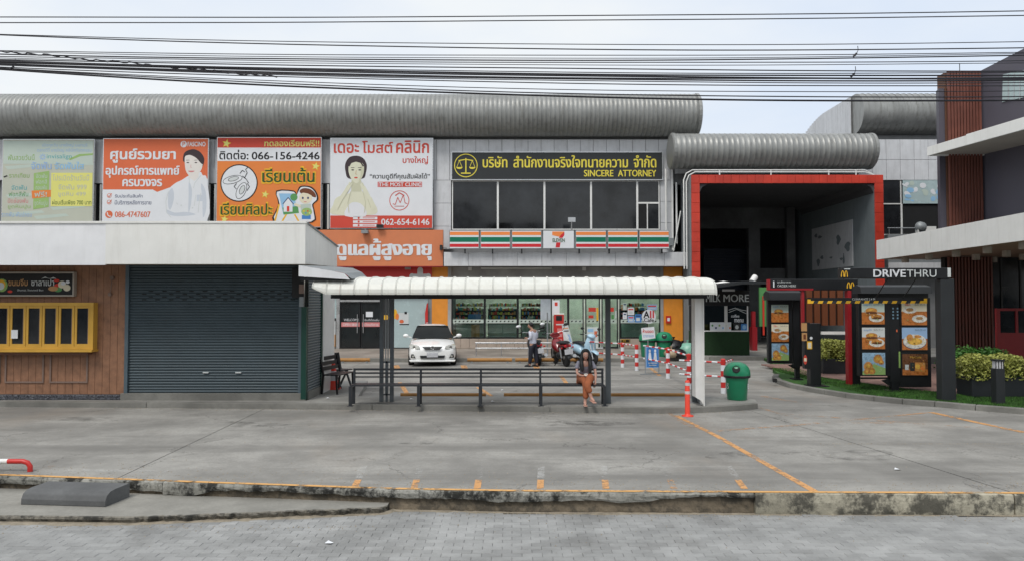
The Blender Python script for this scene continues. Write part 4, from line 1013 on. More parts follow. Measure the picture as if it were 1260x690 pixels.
m.pf('pr_fold', smooth([(246, 226), (252, 236), (253, 256), (249, 268), (248, 246)], 3), Q, .0062); m.pf('pr_fold', smooth([(204, 258), (214, 262), (228, 261), (240, 264), (226, 266), (208, 265)], 3), Q, .0064)
for px_, py_ in ((222, 253), (236, 256)): m.pe('pr_grey', px_, py_, 1, 1, Q, .0068, 8)
m.pr('pr_fold', 241, 240, 248, 248, Q, .0066)
m.pf('pr_hair', smooth([(225, 200), (224, 191), (228, 186), (237, 184), (245, 188), (249.5, 195), (249, 202), (246.5, 205), (240, 196)], 4), Q, .006)
m.pf('pr_face', smooth([(225.5, 197), (227, 192), (235, 190), (243, 193), (247.5, 199), (247, 207), (243, 214), (238, 218), (232, 217), (227, 210)], 4), Q, .008)
m.pf('pr_face', [(230, 213), (243, 211), (243, 218), (238, 223), (231, 219)], Q, .0075)
m.pf('pr_hair', smooth([(226, 192), (229, 186.5), (238, 184.5), (246, 189), (249, 200), (246.5, 202), (240, 195), (232, 191)], 4), Q, .010)
for q in (229.5, 239.5): m.pe('pr_hair', q, 200.5, 1.7, .7, Q, .010, 8); m.line('pr_hair', [(q - 2.2, 197.6), (q + 2, 197.4)], .5, Q, .010)
m.pe('pr_pink', 234, 210.5, 4, 1.8, Q, .010, 12, 180, 360); m.line('pr_pink', [(233.5, 203), (233, 206.3), (234.5, 206.6)], .4, Q, .010); m.build('portrait', t)
m = M().pe('pr_white', 224, 177.8, 4, 4, Q, .006).text('pr_orange', 'P', 222.5, 175, 226, 180.5, Q, .008, .02).text('pr_white', 'FASCINO', 229, 175, 251, 180.5, Q, .006, .01, 1)
m.text('pr_white', 'ศูนย์รวมยา', 134, 183.5, 214, 200.5, Q, .006, .02, 2).text('pr_white', 'อุปกรณ์การแพทย์', 128.5, 204.5, 219, 219, Q, .006, .015, 2).text('pr_white', 'ครบวงจร', 149.5, 221, 197.5, 229.5, Q, .006, .015, 2)
m.text('pr_navy', 'รับประกันสินค้า', 140, 239, 174, 243.5, Q, .006, .0, 0).text('pr_navy', 'มีบริการหลังการขาย', 140, 246.5, 185, 252, Q, .006).text('pr_orange', '086-4747607', 140.5, 260.5, 184, 267.5, Q, .006, .0, 1)
for y_ in (241, 249): m.ring('pr_orange', 133, y_, 2.8, .5, Q, .006, 16); m.line('pr_orange', [(131.3, y_), (132.8, y_ + 1.6), (136, y_ - 2.8)], .8, Q, .008)
m.pe('pr_orange', 133, 264, 4.6, 4.6, Q, .006).line('pr_white', [(131, 261.6), (131.4, 264.4), (133, 266.2), (135.4, 266.6)], 1.3, Q, .008); m.build('lettering', t)
# dance and art school
t = billboard(265, 169, 394.5, 276, 'pr_orange2', 'orange billboard with ballet shoes and a cartoon child painter', behind=4)
def star(m, mt, cx, cy, r, dy, rot=0):
    m.pf(mt, [(cx + (r if k % 2 == 0 else r * .45) * math.sin(k * math.pi / 5 + rot), cy - (r if k % 2 == 0 else r * .45) * math.cos(k * math.pi / 5 + rot)) for k in range(10)], Q, dy)
m = M().pr('pr_rust', 266, 170, 393.5, 182, Q, .003).pr('pr_white', 266, 182, 393.5, 198.5, Q, .003)
for cx, cy, rr in ((277, 177, 6), (387.5, 205, 6), (325.5, 239.5, 5.5), (275.5, 270, 5.5)): star(m, 'pr_gold', cx, cy, rr, .006, .2); star(m, 'pr_lemon', cx, cy, rr * .75, .008, .2)
m.text('pr_lemon', 'ทดลองเรียนฟรี!!', 324, 172.5, 391.5, 180.5, Q, .006, .01, 1)
m.text('pr_black', 'ติดต่อ:', 268.5, 184.8, 304, 196.5, Q, .006, .01, 1).text('pr_black', '066-156-4246', 308.5, 187.5, 392, 196.5, Q, .006, .01, 1)
for s_, a, b, c, d in (('เรียนเต้น', 322, 207, 386, 224.5), ('เรียนศิลปะ', 271, 250, 334, 264.5)):
    m.text('pr_gold', s_, a - .8, b - .8, c + .8, d + .8, Q, .006, .06, 2).text('pr_dkgreen', s_, a, b, c, d, Q, .020, .0, 1)
m.build('lettering', t)
m = M().pe('pr_white', 293, 225.5, 22.5, 22.5, Q, .006, 40).ring('pr_black', 293, 225.5, 23, 1.3, Q, .008, 40)
for cx, cy, rx, ry, ro in ((285, 221.5, 12.5, 5, -14), (296, 235, 5.8, 11, 25)):
    m.pe('pr_black', cx, cy, rx, ry, Q, .009, 20, rot=ro); m.pe('pr_white', cx, cy, rx - .7, ry - .7, Q, .011, 20, rot=ro); m.pe('pr_black', cx + 1, cy - 1, rx * .55, ry * .55, Q, .013, 20, rot=ro); m.pe('pr_grey', cx + 1, cy - 1, rx * .55 - .7, ry * .55 - .6, Q, .015, 20, rot=ro)
for p_ in ([(297, 217), (300, 219), (303, 213), (301, 209), (304, 206)], [(297, 217), (302, 221), (305, 226)], [(303, 226), (306, 230), (303, 235)], [(290, 233), (287, 230), (290, 226)], [(294, 214), (297, 210), (300, 212)]): m.line('pr_black', p_, .8, Q, .017)
m.build('ballet_shoes_print', t)
m = M().pf('pr_black', smooth([(339, 235), (361, 235), (364, 240), (366, 233), (370, 229), (382, 230), (389, 237), (391, 246), (385, 252), (387, 262), (384, 274), (336, 274), (342, 252)], 3), Q, .018)
m.pf('pr_white', smooth([(340, 236.5), (361, 236.5), (363, 243), (367.5, 234), (371, 230.5), (381, 231.5), (387.5, 238), (389, 246), (383.5, 252), (385.5, 262), (382.5, 273), (338, 273), (343.5, 252)], 3), Q, .019)
m.pf('pr_sky', [(342.5, 238.5), (360, 238.5), (367, 262), (348, 264)], Q, .021).pf('pr_green', [(347, 256), (366, 254), (367.5, 262.5), (348.5, 264.5)], Q, .022).pe('pr_green', 361, 243, 4.5, 4.5, Q, .0225).pf('pr_white', [(348.5, 251), (354, 244), (359.5, 251), (359.5, 261), (348.5, 261)], Q, .024).line('pr_navy', [(347.5, 251.5), (354, 243.5), (360.5, 251.5)], 1, Q, .026).pr('pr_red', 352.5, 254, 355.5, 260.5, Q, .027)
m.line('pr_gold', [(343, 252), (338, 272)], 2, Q, .021).line('pr_gold', [(352, 264), (346, 274)], 2, Q, .021).line('pr_gold', [(362, 264), (368, 274)], 2, Q, .021)
m.pf('pr_brown', smooth([(368, 235), (373, 232), (382, 233.5), (387.5, 239), (387.5, 243.5), (378, 240), (370, 238.5)], 3), Q, .021).pe('pr_cream', 375.5, 244, 8, 7.2, Q, .023).pf('pr_brown', smooth([(368.2, 236.5), (373, 232), (382, 233.5), (387.5, 239), (387, 243), (378, 238.5)], 3), Q, .025)
for q in (372, 378.5): m.pe('pr_navy', q, 244, 1.2, 1.5, Q, .026, 8)
m.pe('pr_pink', 375, 248.2, 2, 1, Q, .026, 8, 180, 360); m.pf('pr_pale', [(369, 252), (382, 251), (383, 262), (370, 262)], Q, .022); m.pe('pr_lgreen', 377, 261, 6.5, 5, Q, .026); 
for k, c_ in enumerate(('pr_gold', 'pr_blue', 'pr_red', 'pr_lemon')): m.pe(c_, 373.5 + k * 2.4, 260 + (k % 2) * 2.5, 1.1, 1, Q, .028, 8)
m.pf('pr_cream', [(362, 250), (370, 253), (369, 256), (361, 253)], Q, .0265); m.pr('pr_blue', 371, 265, 382, 270, Q, .023); m.build('child_painter_print', t)
# clinic
t = billboard(405, 170, 532.5, 281.5, 'pr_white', 'white clinic billboard with red lettering and a dark haired woman')
m = M().pr('pr_rust', 406, 265.5, 531.5, 280.8, Q, .003)
m.pf('pr_skin', smooth([(409, 264), (409.5, 252), (413, 244), (422, 240), (431, 237), (433, 228), (443, 228), (445, 236), (454, 241), (459, 248), (461, 264)], 4), Q, .004)
m.pf('pr_white', smooth([(424, 266), (429, 252), (437, 249), (446, 253), (450, 266)], 3), Q, .006)
m.pf('pr_hair', smooth([(424.5, 212), (424, 202), (429, 194), (438, 192), (446, 195), (450.5, 203), (449.5, 213), (446, 220), (428.5, 220)], 4), Q, .006)
m.pf('pr_shade', [(432, 222), (443.5, 222), (444, 236), (431.5, 236)], Q, .008)
m.pf('pr_skin', smooth([(428, 209), (429, 202.5), (434, 199), (441, 199), (446.5, 203), (447, 212), (444, 220), (438, 226), (432, 221), (429, 215)], 4), Q, .010)
m.pf('pr_shade', smooth([(443, 203), (447, 207), (446.5, 213), (443.5, 220), (440.5, 223.5), (443, 216)], 3), Q, .011)
for p_, w_ in (([(412, 258), (418, 246), (425, 236), (429, 229)], 5.0), ([(429, 230), (431, 225)], 4.2), ([(459, 258), (455, 247), (450, 237), (446, 230)], 5.0), ([(446, 231), (444, 226)], 4.2)): m.line('pr_skin', p_, w_, Q, .012)
for p_ in ([(415, 258), (421, 246), (428, 235)], [(431, 236), (427.5, 250), (429, 262)], [(446, 236), (449.5, 250), (448, 262)], [(429.5, 228), (432.5, 224)], [(431, 230), (434, 226)], [(444, 224), (447, 229)], [(456, 256), (452, 245)]): m.line('pr_shade', p_, .8, Q, .0145)
m.line('pr_hair', [(428.5, 205), (431, 200.5), (437, 198.5), (443, 200), (446.5, 205)], 1.6, Q, .013)
for q in (433.2, 442): m.pe('pr_hair', q, 209.5, 1.8, .8, Q, .014, 8); m.line('pr_hair', [(q - 2.2, 206.8), (q + 2.2, 206.6)], .6, Q, .014)
m.pe('pr_rust', 437.3, 219, 2.3, 1.0, Q, .014, 10); m.line('pr_tan', [(437.8, 210), (436.8, 214.6), (438.8, 215)], .5, Q, .014); m.build('portrait', t)
m = M().text('pr_rust', 'เดอะ', 410, 177, 440.5, 188.5, Q, .006, .012, 1).text('pr_rust', 'โมสต์', 445, 174, 482.5, 188.5, Q, .006, .012, 1).text('pr_rust', 'คลินิก', 487, 173.5, 527, 188.5, Q, .006, .012, 1).text('pr_rust', 'บางใหญ่', 495, 192.5, 526, 202.5, Q, .006, .006, 1)
m.text('pr_sign', '“ความดูดีที่คุณสัมผัสได้”', 454.5, 213.5, 528.5, 222, Q, .006, .004, 1).pr('pr_pink', 464, 224, 519, 230.5, Q, .005).pr('pr_rust', 468, 224.2, 515, 230.3, Q, .0055).text('pr_white', 'THE MOST CLINIC', 466, 225, 518, 229.6, Q, .008, .01, 1)
m.ring('pr_rust', 491, 247, 12.3, .9, Q, .006, 36).line('pr_rust', [(483, 251), (486, 252), (489, 243), (492, 250), (496, 240), (498, 250), (501, 251)], .8, Q, .008).line('pr_rust', [(486, 241), (491, 237.5), (497, 241)], 1.2, Q, .010).line('pr_rust', [(485, 254), (497, 254)], .6, Q, .012)
m.text('pr_white', '062-654-6146', 469, 269.5, 528, 277, Q, .006, .012, 1)
for y_ in (267, 271.5, 276): m.pr('pr_white', 434, y_, 464, y_ + 3.2, Q, .006); m.pe('pr_rust', 441, y_ + 1.6, 1.3, 1.3, Q, .008, 10); m.pr('pr_pink', 446, y_ + 1, 461, y_ + 2, Q, .008)
m.build('lettering', t)
# ================================================================ LEFT SHOP BUILDING
YW = 16.5
LX = lambda px: XP(px, YW, 430); LZ = lambda py: ZP(py, YW)
LB = thing('corner_shop', 'low corner shop building with a deep white fascia over brown boards and shutters', 'building', (-8, YW, .12))
yc = 15.5; xr = XP(376, yc, 300); zc0, zc1 = ZP(325, yc), ZP(275, yc)
# fascia panels
xs = [-22, -19, -15.6, -12.2, XP(130, yc, 300), xr]
for i in range(5):
    M('white_panel_cool' if i < 4 else 'white_panel').box(xs[i] + .003, xs[i + 1] - .003, yc - (0 if i < 4 else .012), yc + .05, zc0 - (.02 if i < 4 else 0), zc1).build('fascia_panel', LB)
M('white_panel').box(-22, xr + .02, yc - .03, yc + .12, zc1 + .001, zc1 + .045).build('coping', LB)
# side fascia slopes away to the back
M('white_panel').prismx([(yc + .052, zc0 + .005), (18.3, ZP(328, 18.3)), (18.3, ZP(304, 18.3)), (yc + .052, zc1)], xr - .05, xr).build('side_fascia', LB)
m = M('grey_metal'); m.bar((xr - .02, yc + .05, zc1 + .02), (xr - .02, 18.35, ZP(303.5, 18.3)), .1, .03); m.build('side_coping', LB)
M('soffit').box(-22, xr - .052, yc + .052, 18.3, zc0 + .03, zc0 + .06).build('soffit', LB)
M('white_panel').add([(-22, yc + .06, zc1 - .03), (xr - .06, yc + .06, zc1 - .03), (xr - .06, 18.3, ZP(305, 18.3)), (-22, 18.3, ZP(305, 18.3))], [(0, 1, 2, 3)]).build('roof', LB)
# brown board wall
bz0, bz1 = LZ(484.5), zc0 + .03
x = -22.0; xe = LX(153.5); nb = int((xe - x) / .165); bw = (xe - x) / nb
M('wood_groove').box(-22, xe, YW + .03, YW + .2, bz0, bz1).build('board_backing', LB)
bm = boxmesh('board', 'wood', bw - .004, bz1 - bz0, .03, .004)
for v in bm.vertices: v.co = Vector((v.co.x, -v.co.z, v.co.y))
for i in range(nb): piece('board', bm, LB, (x + bw * (i + .5), YW + .03, (bz0 + bz1) / 2))
# pebble strip: many little stones set in a base
M('dark_concrete').box(-22, LX(149), YW + .01, YW + .3, .0, bz0 - .002).build('base_strip', LB)
m = M('pebble'); rp = random.Random(9)
for i in range(1500):
    x_ = rp.uniform(-13, LX(149)); z_ = rp.uniform(.13, bz0 - .02); r_ = rp.uniform(.012, .024)
    m.add([(x_ - r_, YW + .01, z_), (x_, YW + .01, z_ - r_ * .8), (x_ + r_, YW + .01, z_), (x_, YW + .01, z_ + r_ * .8), (x_, YW - r_ * .6, z_)], [(0, 1, 4), (1, 2, 4), (2, 3, 4), (3, 0, 4)])
m.build('pebbles', LB, kind='stuff')
# moulded frames on the lower boards
for a, b in ((-45, 1.5), (7, 55), (62, 109)):
    m = M('mould_grey'); x0, x1, z0, z1 = LX(a), LX(b), LZ(470.5), LZ(434); w_ = .035
    m.box(x0, x1, YW - .022, YW - .002, z0, z0 + w_).box(x0, x1, YW - .022, YW - .002, z1 - w_, z1).box(x0, x0 + w_, YW - .022, YW - .002, z0 + w_, z1 - w_).box(x1 - w_, x1, YW - .022, YW - .002, z0 + w_, z1 - w_)
    m.build('moulding', LB)
# yellow casement windows
x0, x1, z0, z1 = LX(-66), LX(119.5), LZ(429), LZ(372)
m = M('yellow_frame'); f = .07
m.box(x0, x1, YW - .17, YW, z1 - f, z1).box(x0, x1, YW - .17, YW, z0, z0 + f).box(x0, x0 + f, YW - .17, YW, z0 + f, z1 - f).box(x1 - f, x1, YW - .17, YW, z0 + f, z1 - f)
wd_ = m.build('yellow_window', LB); m = M('yellow_frame').box(x0 - .03, x1 + .03, YW - .27, YW, z0 - .05, z0 - .002); m.build('sill', wd_, wl=LB.location)
m = M('wood_groove').box(x0, x1 - .1, YW - .2, YW, z0 - .11, z0 - .052); m.build('under_sill', wd_, wl=LB.location)
n = 9; cw = (x1 - x0 - 2 * f) / n
for i in range(n):
    a = x0 + f + cw * i; s_ = M('yellow_frame'); g = .055; za, zb = z0 + f, z1 - f; yy = YW - .15
    s_.box(a + .006, a + g, yy, yy + .045, za, zb).box(a + cw - g - .0, a + cw - .006, yy, yy + .045, za, zb).box(a + g, a + cw - g, yy, yy + .045, za, za + g).box(a + g, a + cw - g, yy, yy + .045, zb - g, zb)
    s_.m('mould_grey').box(a + cw - g - .014, a + cw - g - .001, yy + .002, yy + .04, za + g, zb - g)
    so_ = s_.build('casement', LB); M('dark_glass').box(a + g, a + cw - g - .015, yy + .015, yy + .025, za + g, zb - g).build('pane', so_, wl=LB.location)
M('black_matte').box(x0 + f, x1 - f, YW - .10, YW - .02, z0 + f, z1 - f).build('window_back', wd_, wl=LB.location)
M('pr_white').box(LX(20), LX(28), YW - .18, YW - .172, LZ(415.5), LZ(405)).build('notice_sheet', None, 'small pale notice in the second casement of the yellow window', 'notice')
# food shop sign
yy = YW - .09; PX = lambda q: XP(q, yy, 350)
sg = thing('food_sign', 'black framed food shop sign above the yellow window', 'sign', (LX(10), yy, LZ(364)))
M('black_matte').box(PX(-70), PX(90), yy, yy + .08, ZP(362.5, yy), ZP(336.5, yy)).build('board', sg)
m = M('soffit')
for a, b, c, d in ((-72, 334.5, 92, 336.4), (-72, 362.6, 92, 364.5), (90, 336.4, 92, 362.6), (-72, 336.4, -70, 362.6)): m.box(PX(a), PX(c), yy - .03, yy + .08, ZP(d, yy), ZP(b, yy))
m.build('frame', sg, bevel=.005)
m = M().text('pr_tan', 'ขนมจีบ', 11, 343, 34.5, 351.5, yy, .004, .012, 1).text('pr_grey', 'ซาลาเปา', 39, 343.5, 67, 351.5, yy, .004, .012, 1).text('pr_grey', 'Shumai, Steamed Bun', 22, 355.5, 54, 358.2, yy, .004)
m.pf('pr_grey', [(51, 343), (56, 340.5), (61, 343), (66, 341), (70, 343), (62, 342.5), (56, 342)], yy, .005); m.build('lettering', sg)
m = M().pe('pr_olive', 3, 351, 7, 8, yy, .004, 14).pe('pr_gold', 2, 350, 5.5, 6, yy, .006, 14).pe('pr_grey', 2, 352, 4, 4.5, yy, .008, 14).pe('pr_red', 13, 358.5, 3, 1.6, yy, .005).pe('pr_red', 73, 352, 6, 3.5, yy, .004)
m.pe('pr_green', 72, 356, 5, 3, yy, .006).pe('pr_cream', 77, 350, 5, 4.5, yy, .008).pe('pr_cream', 83, 354, 4.5, 4, yy, .009).pe('pr_white', 78.5, 348.5, 3, 2.4, yy, .011).pe('pr_tan', 66, 355, 6, 3, yy, .007).pe('pr_white', 84, 347, 2.5, 2, yy, .012).pe('pr_red', 70, 345, 3.5, 1.6, yy, .006); m.build('food_print', sg)
m = M('mould_grey').tube([(LX(137.5), YW - .03, LZ(343)), (LX(135.5), YW - .03, LZ(361))], .008).lathe([(.045, YW - .05), (.045, YW)], (LX(137.5), 0, LZ(342)), 12, 'y').lathe([(.04, YW - .05), (.04, YW)], (LX(135), 0, LZ(362)), 12, 'y'); m.build('wall_fitting', LB)
# roller shutter
sx0, sx1, sz0, sz1 = LX(158), LX(368), LZ(483), zc0 + .03
M('plinth').box(LX(150), LX(372), YW - .05, YW + .4, .0, sz0 - .002).build('threshold', LB, bevel=.01)
m = M('shutter_frame').box(LX(153.8), sx0, YW - .03, YW + .1, sz0, sz1).box(sx1 - .01, LX(371.5), YW - .03, YW + .1, sz0, sz1); m.build('shutter_frame', LB)
def shutter(x0, x1, y, z0, z1, mat, side=False, mat2=None, vents=None):
    m = M(mat); pitch = .0625; n = int((z1 - z0) / pitch); prof = []
    for i in range(n):
        z = z0 + i * pitch; prof += [(0, z), (-.016, z + pitch * .35), (-.016, z + pitch * .62), (0, z + pitch * .92), (.008, z + pitch * .96)]
    k = len(prof)
    if not side:
        m.add([(x0, y + a, z) for a, z in prof] + [(x1, y + a, z) for a, z in prof], [(i, i + 1, i + 1 + k, i + k) for i in range(k - 1)])
    else:
        vs = [(y - a, x0, z) for a, z in prof] + [(y - a, x1, z) for a, z in prof]
        for i in range(k - 1):
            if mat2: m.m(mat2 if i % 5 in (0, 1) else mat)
            if i == 0 or mat2: pass
            m.add([vs[i], vs[i + 1], vs[i + 1 + k], vs[i + k]], [(0, 1, 2, 3)])
    if vents:
        m.m('very_dark')
        for r, off in enumerate((0, 1, 0, 1)):
            z = z0 + (int((vents - z0) / pitch) + r * 1 ) * pitch
            for j in range(12):
                xx = x0 + .28 + (j + off * .5) * .305
                if xx + .16 < x1: m.box(xx, xx + .10, y - .021, y - .0165, z + .020, z + .040)
    return m
m = shutter(sx0, sx1, YW + .03, sz0, sz1 + .05, 'shutter', vents=LZ(369))
m.m('pr_grey').box(LX(250), LX(257), YW - .01, YW + .012, LZ(458.5), LZ(457)).box(LX(290), LX(297), YW - .01, YW + .012, LZ(458.5), LZ(457)); m.build('roller_shutter', LB)
m = M('black_matte').box(LX(360), LX(374), YW - .09, YW - .031, LZ(366), LZ(330)); m.build('shutter_box', LB)
m = M('mould_grey').box(LX(369.5), LX(375), YW - .14, YW - .092, LZ(361), LZ(350)); m.m('grey_metal').box(LX(370), LX(375), YW - .14, YW - .092, LZ(377), LZ(365)); m.build('meter_box', LB)
m = M('green_post').box(LX(371.8), LX(378), YW - .09, YW + .05, .117, LZ(377)); m.m('plinth').box(LX(371.8), LX(378), YW - .10, YW + .06, .117, .14); m.build('green_post', LB)
sxp = LX(377) + .01
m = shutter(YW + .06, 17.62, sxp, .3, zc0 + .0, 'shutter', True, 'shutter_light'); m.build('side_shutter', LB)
M('plinth').box(sxp - .3, sxp + .03, YW + .06, 18.8, .1, .298).build('side_threshold', LB)
M('green_post').box(sxp - .03, sxp + .04, 17.63, 17.71, .117, zc0).build('green_post', LB)
M('white_paint').box(sxp - .4, sxp + .05, 17.72, 18.85, .117, ZP(327, 18.8) + .0).build('side_wall', LB)
M('cream_panel').box(-22, -4.9, 18.9, 19.05, .1, 3.15).build('rear_wall', LB)
# small flat awning at the corner
AW = thing('small_awning', 'short pale metal awning between the white fascia and the long shelter roof', 'awning', (-4.1, 15.2, 2.6))
ya = 15.0; za = ZP(338, ya)
m = M('white_panel_cool'); xa, xb = XP(367.5, ya), XP(431, ya)
m.add([(xa, ya, ZP(326.5, ya)), (xb - .45, ya, ZP(332.5, ya)), (xb - .12, ya, ZP(336.5, ya)), (xb, ya, ZP(344, ya)), (xa, ya, ZP(340, ya)), ], [(0, 1, 2, 3, 4)])
m.build('front_lip', AW)
m = M('grey_metal')
t0 = [(xa, ya, ZP(326.4, ya)), (xb - .45, ya, ZP(332.3, ya)), (xb - .12, ya, ZP(336.3, ya)), (xb + .03, ya, ZP(343, ya))]
t1 = [(xa + .3, 16.4, zc0 + .0), (xb - .25, 16.4, ZP(330, 16.4)), (xb - .05, 16.4, ZP(335, 16.4)), (xb + .1, 16.4, ZP(343, 16.4))]
m.add(t0 + t1, [(0, 1, 5, 4), (1, 2, 6, 5), (2, 3, 7, 6)]); m.build('awning_top', AW)
M('black_metal').box(xa + .02, xb - .1, ya + .04, ya + .12, ZP(345, ya), ZP(341, ya)).build('support_rail', AW)
m = M('black_metal')
for q in (.1, .5, .9): m.box(xa + (xb - xa) * q, xa + (xb - xa) * q + .04, ya + .12, 16.35, ZP(343, ya), ZP(340.5, ya))
m.build('rafter', AW)

# ================================================================ BUS SHELTER
YR = 15.0
SH = thing('waiting_shelter', 'long open shelter with a curved white ribbed metal roof on grey posts', 'shelter', (0, 15.8, .12))
rx0, rx1 = XP(401, YR), XP(879.5, YR); npn = 28; w = (rx1 - rx0) / npn; ze, zt_ = ZP(361.5, YR), ZP(344.5, 15.9)
prof = [(0, -.012), (-.008, .03), (0, .10), (.05, .20), (.14, .275), (.32, .325), (.62, .355), (1.0, .37), (1.5, .36), (1.9, .33)]
rm = M('white_roof'); k = len(prof)
xs_ = [(0, 0), (.006, .014), (.014, .022), (.022, .014), (.03, 0), (w * .5, .002), (w - .003, 0)]
vs = []
for xx, h in xs_:
    for i, (a, z) in enumerate(prof):
        nx, nz = (-h, h * .2) if i < 3 else (-h * .7, h * .7) if i < 5 else (0, h)
        vs.append((xx, a + nx, z + nz))
fs = [(i * k + j, i * k + j + 1, (i + 1) * k + j + 1, (i + 1) * k + j) for i in range(len(xs_) - 1) for j in range(k - 1)]
rm.add(vs, fs); 
rpm = meshof(rm, 'roof_panel')
for i in range(npn): piece('roof_panel', rpm, SH, (rx0 + i * w, YR, ze))
# last sheets at the left end are cut on a slant
mm = M('white_roof'); mm.v = [(x_, y_, z_ + max(0, (w - x_) / w) * .13 * max(0, 1 - (z_ + .012) / .25)) for x_, y_, z_ in vs]; mm.f = fs; mm.mi = [0] * len(fs); mm.sm = [False] * len(fs)
piece('roof_panel', meshof(mm, 'cut_roof_panel'), SH, (rx0 - w, YR, ze))
m = M('white_roof'); m.add([(rx1, YR + a, ze + z) for a, z in prof] + [(rx1 + .05, YR + a + .02, ze + z - .02) for a, z in prof], [(i, i + 1, i + 1 + k, i + k) for i in range(k - 1)]); m.build('roof_edge', SH)
m = M('black_metal').box(rx0, rx1 - .05, YR + .42, YR + .5, ze - .09, ze + .02).box(rx0, rx1 - .05, YR + 1.5, YR + 1.58, ze - .09, ze + .2); m.build('roof_beam', SH)
for i in range(9):
    xx = rx0 + .15 + i * (rx1 - rx0 - .35) / 8; M('black_metal').box(xx, xx + .05, YR + .40, YR + 1.85, ze + .20, ze + .25).build('rafter', SH)
for i in range(3): M('black_metal').box(rx0, rx1 - .05, YR + .45 + i * .6, YR + .49 + i * .6, ze + .255, ze + .29).build('purlin', SH)
# lattice post, plain post, end post with gutter box
def spx(q, y=15.9, p=430): return XP(q, y, p)
yl = 16.2
m = M('post_grey')
for a, b in ((467, 471.5), (479.8, 484.2)): m.box(spx(a, yl), spx(b, yl), yl, yl + .08, .118, ze + .0)
m.build('post', SH); m = M('grey_metal')
for a in (473.8, 476.6): m.box(spx(a, yl), spx(a + 1.1, yl), yl + .02, yl + .05, ZP(484, yl), ze)
m.build('post_rods', SH)
m = M('post_grey')
for q in (444, 484): m.box(spx(471.5, yl), spx(479.8, yl), yl + .01, yl + .06, ZP(q + 2, yl), ZP(q, yl))
m.box(spx(474.5, yl), spx(477, yl), yl + .01, yl + .06, .118, ZP(444, yl)); m.build('post_ties', SH)
M('post_grey').box(spx(745.5, 15.92), spx(751.5, 15.92), 15.92, 16.02, .118, ze + .18).build('post', SH)
M('post_grey').box(spx(851.8, 16.1), spx(857.5, 16.1), 16.1, 16.2, .118, ze + .19).build('post', SH)
m = M('white_paint'); xa, xb = spx(855.5, 15.55), spx(866, 15.55); m.box(xa, xb, 15.55, 15.85, .30, ze + .05).add([(xa, 15.549, .30), (xb, 15.549, .30), (xb, 15.549, .13), (xa + .1, 15.549, .24)], [(3, 2, 1, 0)]); m.box(xb - .012, xb + .004, 15.52, 15.85, .118, ze + .05); m.build('end_panel', SH)
m = M('grey_metal').box(spx(848, 16.1), spx(861, 16.1), 16.0, 16.28, .118, .13).box(spx(858, 16.05), spx(863, 16.05), 15.9, 16.09, .13, .32); m.build('post_foot', SH)
# long bench
BN = thing('long_bench', 'long dark grey metal bench with three back rails under the shelter', 'bench', (-.7, 15.7, .12))
ybk, ybf = 15.92, 15.5
fxs = [spx(432, 15.6, 480), spx(515.5, 15.6, 480), spx(591, 15.6, 480), spx(665.5, 15.6, 480), spx(743.5, 15.6, 480)]
zs = .555
for i, x_ in enumerate(fxs):
    m = M('bench_grey'); m.box(x_ - .03, x_ + .03, ybf, ybf + .06, .118, zs - .05).box(x_ - .03, x_ + .03, ybk - .09, ybk - .03, .118, zs - .05).box(x_ - .03, x_ + .03, ybf, ybk, zs - .05, zs - .02)
    m.box(x_ - .022, x_ + .022, ybk - .025, ybk + .02, zs - .02, .855).box(x_ - .06, x_ + .06, ybf - .03, ybf + .09, .118, .128); m.build('leg', BN)
for a, b in zip(fxs, fxs[1:]):
    for q in range(3): M('bench_grey').box(a + .003, b - .003, ybf + .0 + q * .135, ybf + .115 + q * .135, zs - .019, zs + .012).build('seat_slat', BN)
for zz, hh in ((.845, .045), (.765, .035), (.682, .028)): M('bench_grey').box(fxs[0] - .03, fxs[-1] + .03, ybk + .021, ybk + .045, zz - hh / 2 + .01, zz + hh / 2 + .01).build('back_rail', BN)
# low wheel-stop beams behind the platform
for i, (a, b) in enumerate(((493, 598), (620, 738), (752, 842))):
    m = M('wheelstop'); yy = 17.62; x0, x1 = XP(a, yy, 480), XP(b, yy, 480); m.tube([(x0, yy, .09), (x1, yy, .09)], .048, 10)
    for q in (.08, .5, .92): m.m('grey_metal').box(x0 + (x1 - x0) * q - .03, x0 + (x1 - x0) * q + .03, yy - .03, yy + .03, 0, .06)
    m.build('wheel_stop', None, ['orange wheel stop bar behind the left half of the long bench', 'orange wheel stop bar behind the seated woman', 'orange wheel stop bar between the two right shelter posts'][i], 'wheel stop', 'orange wheel stops behind the bench')
for i, (a, b) in enumerate(((418, 455), (575, 630), (634, 690), (700, 742))):
    m = M('wheelstop'); yy = 27.9; x0, x1 = XP(a, yy, 450), XP(b, yy, 450); m.tube([(x0, yy, .13), (x1, yy, .13)], .07, 10)
    for q in (.1, .9): m.m('grey_metal').box(x0 + (x1 - x0) * q - .04, x0 + (x1 - x0) * q + .04, yy - .04, yy + .04, 0, .08)
    m.build('wheel_stop', None, ['orange wheel stop bar at the shop kerb left of the white car', 'orange wheel stop bar at the shop kerb just right of the white car', 'orange wheel stop bar beside the standing man', 'orange wheel stop bar behind the blue scooter'][i], 'wheel stop', 'orange wheel stops along the shop kerb')
